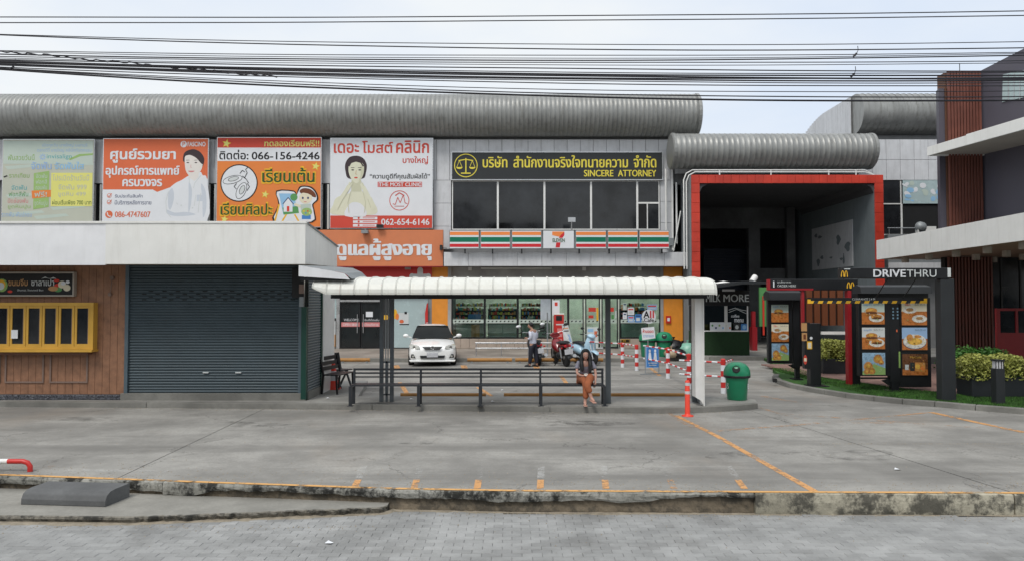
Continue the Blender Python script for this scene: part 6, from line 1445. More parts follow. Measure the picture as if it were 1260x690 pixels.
# large double menu board
Y = 18.2; bx = lambda q: XP(q, Y, 410); bz = lambda q: ZP(q, Y)
t = thing('menu_board', 'large double menu board with six food pictures beside the tall drive lane portal', 'menu board', (bx(1100), Y, .1), 'illuminated style menu boards')
M('black_metal').box(bx(1056.5), bx(1094.5), Y, Y + .14, bz(462), bz(366)).build('board', t, bevel=.01)
M('black_metal').box(bx(1107), bx(1147), Y + .06, Y + .2, bz(476), bz(366)).build('board', t, bevel=.01)
m = M('charcoal').prismx([(Y - .22, bz(361)), (Y + .25, bz(361)), (Y + .25, bz(353)), (Y + .05, bz(350.5)), (Y - .18, bz(353))], bx(1055), bx(1141.5)); m.build('hood', t)
M('black_metal').box(bx(1056), bx(1143), Y + .0, Y + .12, bz(366), bz(361)).build('top_rail', t)
for k_, (a, b) in zip((1, 2, 3), ((371.5, 398.5), (402.5, 429), (433.5, 460.5))): photo_panel(t, k_, 1059.5, a, 1087.5, b, Y)
for k_, (a, b) in zip((4, 5, 6), ((371.5, 399.5), (402.5, 430), (435, 461))): photo_panel(t, k_, 1108.5, a, 1139.5, b, Y + .06)
M('black_metal').box(bx(1095), bx(1106.5), Y + .02, Y + .16, bz(470), bz(370)).build('spine', t)
m = M('pr_blue'); 
for k_ in range(4): m.pr('pr_bluegrey', 1097, 378 + k_ * 4, 1099, 380 + k_ * 4, Y + .02, .004).pr('pr_bluegrey', 1102.5, 378 + k_ * 4, 1104.5, 380 + k_ * 4, Y + .02, .004)
m.pr('pr_orange', 1101.5, 405, 1103, 408, Y + .02, .004); m.pr('pr_olive', 1104, 432, 1106, 452, Y + .02, .004); m.build('small_print', t)
m = M('black_metal').box(bx(1097), bx(1106), Y + .03, Y + .15, .1, bz(470)).box(bx(1092), bx(1108), Y - .12, Y + .3, .1, .125).bar((bx(1060), Y + .08, bz(465)), (bx(1097), Y + .08, bz(465)), .04, .04).prism([(bx(1086), bz(468)), (bx(1098), bz(476)), (bx(1098), bz(465))], Y + .05, Y + .12); m.build('post', t)
# tall portal with lettering
Y = 16.4; bx = lambda q: XP(q, Y, 410); bz = lambda q: ZP(q, Y)
t = thing('drive_lane_portal', 'tall dark cantilever portal with white lettering and a yellow and black striped bar', 'portal', (bx(1162), Y, .1))
M('charcoal').box(bx(1158.5), bx(1175.5), Y, Y + .24, .1, bz(342.8)).build('post', t, bevel=.012)
M('black_metal').box(bx(1036), bx(1169.5), Y - .02, Y + .18, bz(342.7), bz(329.7)).build('beam', t, bevel=.01)
M('pr_grey').box(bx(1166.5), bx(1170.3), Y - .03, Y - .021, bz(341), bz(329.7)).build('end_plate', t)
m = M().text('pr_white', 'DRIVE', 1074.5, 331.8, 1114, 340.8, Y - .02, .005, .012, 1).text('pr_grey', 'THRU', 1115.5, 331.8, 1152, 340.8, Y - .02, .005, .0, 0); arches(m, 1034.5, 333, 1043, 340.8, Y - .02, .005, 1.1); m.pr('pr_grey', 1038.5, 330.6, 1046, 331.6, Y - .02, .005); m.build('emblem_and_lettering', t)
yb_ = Y + .6; n = 14; a0, a1 = 993, 1140
M('black_metal').box(XP(a0, yb_), XP(a1, yb_), yb_ + .03, yb_ + .07, ZP(369.8, yb_), ZP(366, yb_)).build('bar_tube', t)
st = M('pr_sign'); st.pr('pr_sign', a0, 369.8, a1, 373, yb_, 0)
for i in range(13):
    q = a0 + 1 + i * 11.35; st.pf('pr_gold', [(q, 373), (q + 1.6, 369.8), (q + 7.4, 369.8), (q + 5.8, 373)], yb_, .003)
st.pr('pr_gold', a0, 368, a0 + 4, 373, yb_, .004).pr('pr_gold', a1 - 4, 367, a1, 373, yb_, .004); st.build('striped_bar', t)
M().text('pr_grey', 'CLEARANCE 2.4 M', 1048, 366.5, 1076, 369, yb_ + .03, .003).build('lettering', t)
for q in (1078, 1112): M('black_metal').tube([(XP(q, yb_), yb_ + .05, ZP(367, yb_)), (XP(q, yb_), yb_ - .5, bz(342.8))], .012).build('hanger', t)
# lamp bollard
g = G(1232, 497, .1); t = thing('bollard_lamp', 'short dark garden bollard with a glazed lamp head in front of the yellow hedge', 'bollard', (g.x, g.y, .1))
M('charcoal').box(g.x - .095, g.x + .095, g.y, g.y + .19, .1, ZP(453, g.y)).build('post', t, bevel=.01); M('reflect').box(g.x - .07, g.x + .07, g.y + .02, g.y + .17, ZP(453, g.y), ZP(444, g.y)).build('lamp_glass', t)
m = M('charcoal').box(g.x - .095, g.x + .095, g.y, g.y + .19, ZP(444, g.y), ZP(442, g.y))
for a in (-.09, -.03, .03, .08): m.box(g.x + a - .006, g.x + a + .006, g.y + .005, g.y + .018, ZP(453, g.y), ZP(444, g.y))
m.build('lamp_cap', t)
# planters and hedges
def hedge(label, x0, x1, y0, y1, z0, z1, mat, n, zb=None, seed=1, rag=.07):
    t = thing('planter_hedge', label, 'planter', ((x0 + x1) / 2, y0, .12)); r = random.Random(seed)
    if zb: 
        m = M('planter').box(x0 - .02, x1 + .02, y0, y1, .12, zb); m.build('planter_box', t, bevel=.015)
        M('turf_base').box(x0 + .05, x1 - .05, y0 + .05, y1 - .05, zb - .05, zb + .02).build('soil', t)
    m = M(mat); vs = []; fs = []
    cl = [(r.uniform(x0, x1), r.uniform(y0, y1), r.uniform(z0, z1), r.uniform(.14, .26)) for _ in range(int(n / 80))]
    for c in cl:
        for _ in range(80):
            d = Vector((r.gauss(0, 1), r.gauss(0, 1), r.gauss(0, 1))).normalized() * c[3] * r.uniform(.55, 1.1)
            p = Vector(c[:3]) + d
            p.x = max(x0 - rag, min(x1 + rag, p.x)); p.y = max(y0 - rag, min(y1 + rag, p.y)); top_ = z1 + rag * 1.3 * r.random() - .10 * abs((p.x - (x0 + x1) / 2) / ((x1 - x0) / 2)) ** 3 + .04 * math.sin(p.x * 7 + seed); p.z = max(z0 - .05, min(top_, p.z))
            a = Vector((r.gauss(0, 1), r.gauss(0, 1), r.gauss(0, .6))).normalized(); b = a.cross(Vector((r.gauss(0, 1), r.gauss(0, 1), r.gauss(0, 1)))).normalized(); s = r.uniform(.018, .055)
            o = len(vs); vs += [p - a * s, p + b * s * .5, p + a * s, p - b * s * .5]; fs.append((o, o + 1, o + 2, o + 3))
    m.add(vs, fs); m.build('leaves', t)
    m = M('wood_groove')
    for k_ in range(10):
        xx = x0 + (x1 - x0) * (k_ + .5) / 10; m.tube([(xx, (y0 + y1) / 2, z0 - .1), (xx + r.uniform(-.1, .1), (y0 + y1) / 2 + r.uniform(-.1, .1), z1 - .1)], .012, 5)
    m.build('stems', t); return t
Y = 17.0; q = lambda p, y: XP(p, y, 460)
hedge('clipped yellow green hedge in a long black planter behind the lamp bollard', q(1197, Y), q(1262, Y), Y, Y + .6, ZP(464, Y), ZP(441, Y), 'hedge_yellow', 13000, ZP(463, Y), 1)
Y = 18.6; hedge('dark green leafy shrubs in a black planter behind the yellow hedge', q(1172, Y), q(1240, Y), Y, Y + .6, ZP(452, Y), ZP(433, Y), 'hedge_green', 8000, ZP(452, Y), 2, .12)
Y = 22.5; hedge('small yellow green hedge in a black planter behind the ordering gantry', q(1014, Y), q(1050, Y), Y, Y + .7, ZP(441, Y), ZP(421, Y), 'hedge_yellow', 9000, ZP(441, Y), 3)
M('charcoal').box(q(1016, 23.5), q(1046, 23.5), 23.5, 23.6, ZP(424, 23.5), ZP(412, 23.5)).build('dark_box', None, 'dark box standing behind the small yellow hedge', 'box')
M('white_paint').box(q(1012, 25), q(1044, 25), 25, 25.1, ZP(411, 25), ZP(407.5, 25)).build('white_rail', None, 'white horizontal rail seen above the small yellow hedge', 'rail')

# ================================================================ RESTAURANT BUILDING ON THE RIGHT
RB = thing('restaurant_building', 'dark purple and brown building with two broad white canopies at the right edge', 'building', (13, 20, .12))
# lower canopy: runs towards the camera
ya, yb2 = 24.0, 16.5; xa, xb = XP(1078.5, ya, 305), XP(1261, yb2, 275)
za0, za1 = ZP(319.5, ya), ZP(296, ya); zb0, zb1 = za0, za1
# measured slope: keep level, extend beyond the frame
d = Vector((xb - xa, yb2 - ya)) / (ya - yb2)
def cp(y): return xa + d.x * (ya - y)
ysg = [24.0, 22.1, 20.6, 18.4, 16.2, 14.0]
for i in range(5):
    m = M('white_panel'); a, b = ysg[i], ysg[i + 1] + .012
    m.add([(cp(a), a, za0), (cp(b), b, za0), (cp(b), b, za1), (cp(a), a, za1), (cp(a) + .06, a, za0), (cp(b) + .06, b, za0), (cp(b) + .06, b, za1), (cp(a) + .06, a, za1)], [(0, 1, 2, 3), (7, 6, 5, 4), (0, 4, 5, 1), (3, 2, 6, 7), (0, 3, 7, 4), (1, 5, 6, 2)]); m.build('fascia_panel', RB)
M('white_panel').box(cp(24) + .061, cp(24) + 14, 23.94, 24.0, za0, za1).build('fascia_panel', RB)
M('white_panel').box(cp(14) + .061, cp(24) + 14, 14.0, 14.06, za0, za1).build('fascia_panel', RB)
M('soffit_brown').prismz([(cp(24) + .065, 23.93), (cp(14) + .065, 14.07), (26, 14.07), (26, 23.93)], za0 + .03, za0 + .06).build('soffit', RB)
M('grey_metal').prismz([(cp(24) + .065, 23.93), (cp(14) + .065, 14.07), (26, 14.07), (26, 23.93)], za1 - .06, za1 - .03).build('canopy_roof', RB)
lm = M('soffit').lathe([(.10, -.17), (.105, -.16), (.105, .0)], (0, 0, 0), 14); lme = meshof(lm, 'downlight')
for i in range(6):
    for j in range(4):
        yy = 23.2 - i * 1.45; piece('downlight', lme, RB, (cp(yy) + .55 + j * 1.4, yy, za0 + .03))
# lower walls under the canopy
ywl = 22.6; xw = XP(1166, ywl, 400)
sl = boxmesh('louvre_slat', 'louvre', .05, 2.0, .06, .004)
def slatmesh(h, w_=.055):
    me = boxmesh('louvre_slat', 'louvre', w_, h, .07, .006)
    for v in me.vertices: v.co = Vector((v.co.x, -v.co.z, v.co.y))
    return me
hL = za0 - .12; s1 = slatmesh(hL); n = 14
xe = XP(1222, ywl, 400); step = (xe - xw) / n
for i in range(n): piece('louvre_slat', s1, RB, (xw + step * (i + .5), ywl, .12 + hL / 2))
M('black_matte').box(xw, xe, ywl + .08, ywl + .3, .12, za0).build('louvre_back', RB)
M('very_dark').box(xe, 26, ywl + .8, ywl + 1, .12, za0).build('lower_wall', RB)
# glazing and the red door
m = M('black_metal')
for i in range(9): m.box(xe + .6 * i, xe + .6 * i + .05, ywl + .5, ywl + .58, .12, za0)
m.build('mullions', RB); M('dark_glass').box(xe, 22, ywl + .53, ywl + .54, .12, za0).build('glazing', RB)
yd = 20.5; dx = lambda q_: XP(q_, yd, 400); dz = lambda q_: ZP(q_, yd)
dr = M('red_dark').box(dx(1226.5), dx(1231), yd, yd + .08, .13, dz(379)).box(dx(1231), dx(1275), yd, yd + .08, dz(382), dz(379)).box(dx(1231), dx(1275), yd, yd + .08, .13, dz(409)).box(dx(1250), dx(1253), yd, yd + .08, dz(409), dz(382)).build('red_door', RB)
M('dark_glass').box(dx(1231), dx(1250), yd + .03, yd + .04, dz(409), dz(382)).build('pane', dr, wl=RB.location); M('dark_glass').box(dx(1253), dx(1275), yd + .03, yd + .04, dz(409), dz(382)).build('pane', dr, wl=RB.location)
# upper floor: louvred corner and slanting wall
yl2 = 23.6; ux = lambda q_, y=yl2: XP(q_, y, 200)
ztop = ZP(88, yl2); hU = ztop - za1
s2 = slatmesh(hU, .075); xa2, xb2 = ux(1166), ux(1208); n = 11; step = (xb2 - xa2) / n
for i in range(n):
    f = 1.0; piece('louvre_slat', s2, RB, (xa2 + step * (i + .5), yl2, za1 + hU / 2))
M('wood_groove').box(xa2, xb2 + .02, yl2 + .08, yl2 + .5, za1, ztop - .02).build('louvre_back', RB)
M('mc_wall').prismz([(ux(1158.5), yl2 + .1), (ux(1158.5) + .12, yl2 + .45), (xa2 - .01, yl2 + .45), (xa2 - .01, yl2 + .1)], za1, ZP(108, yl2)).build('corner_wall', RB)
# wall turning toward the viewer
P0 = Vector((xb2 + .03, yl2 + .1)); dd = Vector((.19, -.98))
P1_ = P0 + dd * 7.5
def wp(s, z, o=0): return (P0.x + dd.x * s + o * dd.y * -1, P0.y + dd.y * s + o * dd.x, z)
topz = lambda s: ztop + .02 + s * .03
m = M('mc_wall'); 
m.add([wp(0, za1 - .3), wp(7.5, za1 - .3), wp(7.5, topz(7.5) + .6), wp(0, topz(0)), wp(0, za1 - .3, .3), wp(7.5, za1 - .3, .3), wp(7.5, topz(7.5) + .6, .3), wp(0, topz(0), .3)], [(0, 1, 2, 3), (7, 6, 5, 4), (3, 2, 6, 7), (0, 4, 5, 1), (1, 5, 6, 2)]); m.build('upper_wall', RB)
# pale window high on that wall
def onwall(px, py, off=.02):      # point on the slanting wall seen at px,py
    u = (px - CX) / FPX; v = (CY - py) / FPX; den = cP - v * sP
    r = Vector((u / den, 1.0)); A = P0; # solve A + dd*s = r*t
    t = (A.x * dd.y - A.y * dd.x) / (r.x * dd.y - r.y * dd.x); p = r * t
    nn = Vector((-abs(dd.y), -abs(dd.x) * 1)).normalized()
    return Vector((p.x + nn.x * off, p.y + nn.y * off, CZ + t * (sP + v * cP) / den))
def wallquad(mat, pts, off, name, lab=None):
    a = [onwall(x_, y_, off) for x_, y_ in pts]; b = [onwall(x_, y_, .003) for x_, y_ in pts]; n_ = len(a)
    return M(mat).add(a + b, [tuple(range(n_))] + [(i, i + n_, (i + 1) % n_ + n_, (i + 1) % n_) for i in range(n_)]).build(name, RB)
wallquad('film', [(1235, 92), (1275, 84), (1275, 117), (1234, 126)], .03, 'upper_window')
for q_ in (1242, 1249, 1256): wallquad('steel', [(q_, 91), (q_ + .7, 91), (q_ + .7, 123), (q_, 124)], .05, 'window_bar')
# upper white canopy
def line3(px, py0, Y): return XP(px, Y, py0), Y
A_ = Vector((XP(1141, 23.6, 187), 23.6)); B_ = Vector((XP(1262, 19.8, 155), 19.8)); D_ = (B_ - A_).normalized()
zt0, zt1 = ZP(192, 23.6), ZP(181.3, 23.6)
segs = [0, 3.9 * .43, 3.9, 6.5, 9.2]
for a, b in zip(segs, segs[1:]):
    p, r_ = A_ + D_ * a, A_ + D_ * (b - .012); e = Vector((-D_.y, D_.x)) * 1.0 * .06
    e = Vector((.06, .01)); grow = lambda s: .006 * s
    m = M('white_panel'); vv = [(p.x, p.y, zt0 - grow(a)), (r_.x, r_.y, zt0 - grow(b)), (r_.x, r_.y, zt1 + grow(a) * 3), (p.x, p.y, zt1 + grow(a) * 3)]
    m.add(vv + [(x_ + e.x, y_ + e.y, z_) for x_, y_, z_ in vv], [(0, 1, 2, 3), (7, 6, 5, 4), (0, 4, 5, 1), (3, 2, 6, 7), (0, 3, 7, 4), (1, 5, 6, 2)]); m.build('fascia_panel', RB)
C_ = A_ + D_ * 9.2
M('white_panel').box(A_.x + .07, A_.x + 8, 23.55, 23.65, zt0, zt1).build('fascia_panel', RB)
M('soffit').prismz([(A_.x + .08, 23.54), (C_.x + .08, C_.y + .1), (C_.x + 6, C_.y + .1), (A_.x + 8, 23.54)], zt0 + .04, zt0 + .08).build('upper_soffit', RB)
q0 = XP(1166, 23.8, 200); M('mc_wall').prismz([(q0, 23.75), (q0 * 30 / 23.75 + .5, 30), (32, 30), (32, 24.6), (xb2 + .3, 24.6)], za1 - .1, ZP(99, yl2)).build('rear_wall', RB)
M('charcoal').tube([(ux(1190), yl2 + .3, ztop), (ux(1190), yl2 + .3, ztop + .35)], .012).build('antenna', RB)

# ================================================================ CAR
def car():
    t = thing('parked_car', 'white saloon car parked nose forward in front of the shops', 'car', (0, 0, 0))
    # stations along length (front y=0 to rear 4.5): halfwidth, bottom, waist, top
    st_ = [(-.02, .50, .26, .52, .60), (.04, .70, .19, .56, .68), (.16, .815, .17, .60, .74), (.38, .865, .17, .66, .80), (.75, .88, .18, .72, .88), (1.15, .88, .18, .78, .955), (1.6, .88, .18, .82, .98), (2.4, .88, .18, .84, .98), (3.3, .88, .18, .86, 1.0), (3.9, .87, .20, .86, 1.03), (4.25, .83, .24, .84, 1.02), (4.45, .72, .32, .78, .95)]
    vs = []; K_ = 0
    for y, w, b, s, tp in st_:
        half = [(0, b), (w * .8, b), (w * .95, b + .06), (w, b + .2), (w * .985, s), (w * .90, s + (tp - s) * .72), (w * .62, tp - .01), (w * .3, tp + .008), (0, tp + .012)]
        full = [(x, z) for x, z in half] + [(-x, z) for x, z in half[-2:0:-1]]; K_ = len(full)
        vs += [(x, y, z) for x, z in full]
    n = len(st_); fs = [(i * K_ + j, i * K_ + (j + 1) % K_, (i + 1) * K_ + (j + 1) % K_, (i + 1) * K_ + j) for i in range(n - 1) for j in range(K_)]
    fs += [tuple(range(K_ - 1, -1, -1)), tuple((n - 1) * K_ + j for j in range(K_))]
    M('car_white').add(vs, fs, True).build('body', t, sub=2)
    # greenhouse
    gh = [(1.12, .70, .97, .97), (1.42, .685, .95, 1.13), (1.85, .60, .95, 1.43), (2.3, .575, .95, 1.475), (3.0, .58, .95, 1.455), (3.45, .60, .98, 1.34), (3.95, .64, 1.0, 1.05)]
    vs = []
    for y, w, b, tp in gh:
        half = [(0, b), (w * 1.13, b), (w * 1.0, b + (tp - b) * .85), (w * .85, tp), (0, tp + .02)]; full = half + [(-x, z) for x, z in half[-2:0:-1]]; K_ = len(full); vs += [(x, y, z) for x, z in full]
    n = len(gh); fs = [(i * K_ + j, i * K_ + (j + 1) % K_, (i + 1) * K_ + (j + 1) % K_, (i + 1) * K_ + j) for i in range(n - 1) for j in range(K_)] + [tuple(range(K_ - 1, -1, -1)), tuple((n - 1) * K_ + j for j in range(K_))]
    M('car_white').add(vs, fs, True).build('cabin', t, sub=1)
    M('car_glass').add([(x_ * (w0 / 2), y0 - .03 * (1 - x_ * x_ / 4) * 1.2, z0 + .012 * (1 - x_ * x_ / 4)) for w0, y0, z0 in ((.76, 1.10, .965), (.72, 1.30, 1.105), (.66, 1.50, 1.235), (.60, 1.73, 1.385), (.575, 1.80, 1.42)) for x_ in (-2, -1.2, -.4, .4, 1.2, 2)], [(i * 6 + j, i * 6 + j + 1, i * 6 + j + 7, i * 6 + j + 6) for i in range(4) for j in range(5)], True).build('windscreen', t)
    for s in (-1, 1):
        M('car_glass').add([(s * .79, 1.45, 1.0), (s * .81, 2.35, 1.0), (s * .655, 2.35, 1.40), (s * .67, 1.80, 1.36)], [(0, 1, 2, 3)]).build('side_window', t)
        M('car_glass').add([(s * .81, 2.43, 1.0), (s * .79, 3.35, 1.02), (s * .68, 3.25, 1.36), (s * .655, 2.43, 1.40)], [(0, 1, 2, 3)]).build('side_window', t)
        # head lamps wrap round the corner
        q = [(s * .45, -.012 + .02, .655), (s * .60, .06, .62), (s * .80, .21, .66), (s * .85, .36, .74), (s * .80, .42, .79), (s * .62, .22, .765), (s * .50, .06, .73)]
        q = [(x, y - .035, z) for x, y, z in q]
        M('headlamp').add(q + [(x * .97, y + .06, z) for x, y, z in q], [tuple(range(7))] + [(i, (i + 1) % 7, (i + 1) % 7 + 7, i + 7) for i in range(7)]).build('headlight', t)
        M('chrome').lathe([(.05, .0), (.04, .02)], (s * .66, .095, .695), 12, 'y').build('lamp_reflector', t)
        m = M('charcoal').prism([(s * .60, .30), (s * .78, .32), (s * .76, .44), (s * .68, .45)], .0, .09); m.v = [(x, y - .015 + (abs(x) - .6) * .35, z) for x, y, z in m.v]; f_ = m.build('fog_recess', t)
        M('headlamp').lathe([(.04, .0), (.0, -.01)], (s * .69, .005, .37), 12, 'y').build('fog_light', t)
        m = M('car_white').lathe([(0, -.10), (.05, -.09), (.085, -.03), (.085, .03), (.05, .10), (0, .11)], (0, 0, 0), 14, 'x'); m.v = [(s * (x + 1.0), y * .9 + 1.48, z * .85 + 1.05) for x, y, z in m.v]; mr = m.build('wing_mirror', t)
        M('car_white').bar((s * .80, 1.5, .98), (s * .93, 1.48, 1.03), .06, .04).build('mirror_arm', t)
        for y in (.82, 3.45):
            w_ = M('rubber').lathe([(.20, -.10), (.30, -.105), (.325, -.08), (.325, .08), (.30, .105), (.20, .10)], (s * .775, y, .325), 28, 'x').build('wheel', t)
            M('steel').lathe([(.20, .08), (.17, .05), (.05, .085), (.0, .09)] if s > 0 else [(.20, -.08), (.17, -.05), (.05, -.085), (.0, -.09)], (s * .775, y, .325), 16, 'x').build('rim', w_)
    m = M('grille').add([(-.37, -.045, .715), (-.20, -.06, .72), (.20, -.06, .72), (.37, -.045, .715), (.25, -.062, .60), (-.25, -.062, .60)], [(0, 1, 5), (1, 2, 4, 5), (2, 3, 4)])
    for z in (.63, .66, .69): m.m('chrome').box(-.27 - (z - .63) * .7, .27 + (z - .63) * .7, -.072, -.066, z - .004, z + .004)
    m.build('grille', t)
    M('chrome').tube([(.075 * math.cos(a), -.078, .685 + .05 * math.sin(a)) for a in [k * math.pi / 10 for k in range(21)]], .008, 6, False).tube([(.03 * math.cos(a), -.080, .685 + .045 * math.sin(a)) for a in [k * math.pi / 8 for k in range(17)]], .006, 6, False).build('emblem', t)
    M('charcoal').prism([(-.42, .30), (.42, .30), (.45, .40), (-.45, .40)], -.055, .02).build('lower_intake', t)
    M('plate').box(-.20, .20, -.085, -.070, .34, .50).build('number_plate', t, bevel=.004)
    M('car_white').prism([(-.80, .17), (.80, .17), (.84, .24), (-.84, .24)], -.03, .25).build('front_lip', t, bevel=.02)
    M('black_matte').box(-.75, .75, .25, 4.2, .17, .30).build('underside', t)
    for s in (-1, 1): M('black_metal').bar((s * .1, 1.10, .985), (s * .1 + .45, 1.18, 1.01), .02, .012).build('wiper', t)
    return t
c = car(); c.location = (XP(532.3, 26.5, 430), 26.45, 0); c.rotation_euler = (0, 0, math.radians(6.2))

# ================================================================ MOTORBIKES (built facing +y, seen from behind)
def wheel(t, y, r, w):
    a = M('rubber').lathe([(r - .07, -w * .3), (r - .03, -w * .5), (r, -w * .2), (r, w * .2), (r - .03, w * .5), (r - .07, w * .3)], (0, y, r), 26, 'x').build('wheel', t)
    m = M('steel').lathe([(r - .065, -.02), (r - .09, -.02), (r - .09, .02), (r - .065, .02)], (0, y, r), 26, 'x').lathe([(.05, -.06), (.05, .06)], (0, y, r), 12, 'x')
    for k in range(6): b = k * math.pi / 3; m.bar((0, y + .05 * math.cos(b), r + .05 * math.sin(b)), (0, y + (r - .08) * math.cos(b), r + (r - .08) * math.sin(b)), .02, .02)
    m.build('rim', a)
def blob(st, mat, name, t, sub=1, n=10):
    vs = []
    for y, z, w, h in st:
        for k in range(n): a = 2 * math.pi * k / n; vs.append((w * 1.25 * math.cos(a), y, z + h * 1.1 * math.sin(a)))
    fs = [(i * n + k, i * n + (k + 1) % n, (i + 1) * n + (k + 1) % n, (i + 1) * n + k) for i in range(len(st) - 1) for k in range(n)] + [tuple(range(n)), tuple((len(st) - 1) * n + k for k in range(n))]
    return M(mat).add(vs, fs, True).build(name, t, sub=sub)
def bike(label, loc, rz, col, scooter=False, mir=True, lean=0.12):
    t = thing('scooter' if scooter else 'motorbike', label, 'scooter' if scooter else 'motorbike', (0, 0, 0), group='motorbikes parked by the shop kerb')
    r = .24 if scooter else .29; w_ = .11
    wheel(t, .0, r, w_); wheel(t, 1.25, r, .09)
    if scooter:
        blob([(-.28, .58, .05, .05), (-.2, .60, .15, .14), (.05, .55, .19, .19), (.3, .52, .16, .2), (.5, .42, .10, .10)], col, 'rear_body', t, 2)
        blob([(-.24, .76, .10, .03), (0, .80, .15, .05), (.35, .79, .14, .05), (.55, .74, .10, .03)], 'bike_dark', 'seat', t)
        m = M(col); vs = []
        prof = [(.24, .22), (.30, .35), (.35, .55), (.33, .75), (.23, .92), (.14, 1.0)]
        for w2, z in prof: vs += [(-w2 * .62, 1.0 - .10, z), (-w2 * .4, 1.0 + .02, z), (w2 * .4, 1.02, z), (w2 * .62, .90, z)]
        m.add(vs, [(i * 4 + k, i * 4 + k + 1, i * 4 + k + 5, i * 4 + k + 4) for i in range(5) for k in range(3)], True); o = m.build('leg_shield', t, sub=1); so_ = o.modifiers.new('so', 'SOLIDIFY'); so_.thickness = .03
        M('bike_dark').box(-.16, .16, .40, .92, .24, .28).build('foot_board', t, bevel=.01); blob([(.85, 1.02, .10, .06), (.95, 1.06, .14, .09), (1.08, 1.02, .11, .08), (1.14, 1.0, .03, .04)], col, 'handlebar_cover', t, 2)
        blob([(1.02, .42, .05, .04), (1.2, .52, .09, .06), (1.42, .46, .08, .05), (1.5, .38, .03, .02)], col, 'front_mudguard', t); blob([(-.20, .30, .10, .05), (.0, .28, .13, .09), (.3, .28, .10, .09)], 'bike_dark', 'engine', t)
        hz = 1.06
    else:
        blob([(-.42, .70, .03, .02), (-.3, .70, .07, .05), (-.05, .68, .11, .08), (.25, .62, .12, .12), (.45, .55, .08, .08)], col, 'tail_fairing', t, 2)
        blob([(-.35, .77, .06, .02), (-.1, .78, .12, .045), (.3, .77, .13, .05), (.55, .74, .09, .03)], 'bike_dark', 'seat', t)
        blob([(.5, .45, .06, .05), (.62, .55, .10, .15), (.78, .62, .14, .22), (.92, .70, .12, .18), (1.0, .78, .05, .1)], col, 'front_fairing', t, 2); blob([(.88, .95, .10, .07), (.98, .98, .13, .10), (1.1, .94, .08, .07)], col, 'headlamp_cover', t, 2)
        blob([(.2, .32, .08, .08), (.4, .34, .14, .14), (.65, .34, .11, .11)], 'bike_dark', 'engine', t); blob([(1.0, .50, .03, .02), (1.2, .62, .06, .04), (1.42, .55, .05, .03)], col, 'front_mudguard', t)
        hz = 1.02
    blob([(-.40, .28, .03, .02), (-.36, .40, .05, .05), (-.30, .52, .06, .05)], 'bike_dark', 'rear_mudguard', t)
    M('tail_red').box(-.09, .09, -.40 if not scooter else -.29, -.30 if not scooter else -.22, .64, .72).build('tail_light', t, bevel=.02)
    M('plate').box(-.11, .11, -.43 if not scooter else -.34, -.415 if not scooter else -.325, .42, .58).build('number_plate', t, bevel=.004)
    M('grey_metal').tube([(.13, .5, .24), (.16, .1, .26), (.17, -.25, .34)], [.03, .045, .05], 10).build('exhaust', t); M('steel').tube([(.172, -.24, .335), (.173, -.29, .345)], .052, 10).build('exhaust_tip', t)
    for s in (-1, 1):
        M('steel').tube([(s * .05, 1.25, r), (s * .06, 1.02, .75), (s * .05, .95, hz - .1)], .022, 8).build('fork_leg', t); M('steel').tube([(s * .11, -.0, r), (s * .11, .06, .62)], .025, 8).build('shock_absorber', t)
        M('steel').tube([(s * .04, .97, hz), (s * .2, .93, hz + .04), (s * .33, .84, hz + .03)], .013, 8).build('handlebar', t); M('rubber').tube([(s * .25, .89, hz + .038), (s * .36, .82, hz + .03)], .02, 8).build('grip', t)
        M('black_metal').tube([(s * .22, .92, hz + .05), (s * .30, .9, hz + .22)], .007, 6).build('mirror_stem', t); m = M('mirror_white' if mir else 'black_metal').lathe([(0, -.02), (.06, -.015), (.065, .01), (0, .02)], (0, 0, 0), 12, 'y'); m.v = [(x * 1.1 + s * .33, y + .9, z * .75 + hz + .25) for x, y, z in m.v]; m.build('mirror', t)
        M('tail_red').lathe([(.0, -.03), (.028, -.01), (.02, .02)], (s * .15, -.30, .62), 8, 'y').build('indicator', t)
    m = M('black_metal').bar((-.06, .45, .26), (-.24, .42, .02), .02, .02); m.build('side_stand', t)
    t.location = loc; t.rotation_euler = (0, lean, rz); t.scale = (1.1, .95, 1.02) if scooter else (1.4, 1.12, 1.14); return t
zB = 0
bike('dark motorbike with a white plate and white round mirrors behind the standing man', (XP(663, 27.0, 440), 26.9, zB), math.radians(8), 'bike_dark', mir=True, lean=-.10)
bike('red motorbike leaning on its stand in front of the red machine', (XP(697, 26.6, 440), 26.45, zB), math.radians(13), 'bike_red', mir=False, lean=-.12)
bike('light blue scooter parked nose outward behind the seated woman', (XP(713, 27, 440), 28.0, zB), math.radians(206), 'bike_blue', True, mir=False, lean=-.06)

# ================================================================ PEOPLE
def hand(base, d, palm, curl, n, r=.0085, flip=1):
    """chains of one hand rooted at the wrist: palm then five unequal bent fingers"""
    b = Vector(base); d = Vector(d).normalized(); side = Vector(palm).normalized(); nrm = d.cross(side).normalized() * flip
    kn = b + d * .075; ch = [[tuple(b) + (.022, .016), tuple(b + d * .04) + (.030, .014), tuple(kn) + (.034, .013)]]
    for i, L_ in enumerate((.070, .080, .074, .058)):
        o = kn + side * (.024 - .016 * i); p1 = o + d * L_ * .45 + nrm * curl * .012; p2 = o + d * L_ * .78 + nrm * curl * .034; p3 = o + d * L_ * .92 + nrm * curl * .055
        ch.append([tuple(kn) + (.034, .013), tuple(o) + (r,), tuple(p1) + (r,), tuple(p2) + (r * .9,), tuple(p3) + (r * .75,)])
    o = b + d * .03; p1 = o + side * .032 + d * .022; p2 = p1 + side * .008 + d * .028 + nrm * curl * .012; ch.append([tuple(b + d * .04) + (.030, .014), tuple(p1) + (r * 1.15,), tuple(p2) + (r,)])
    return ch
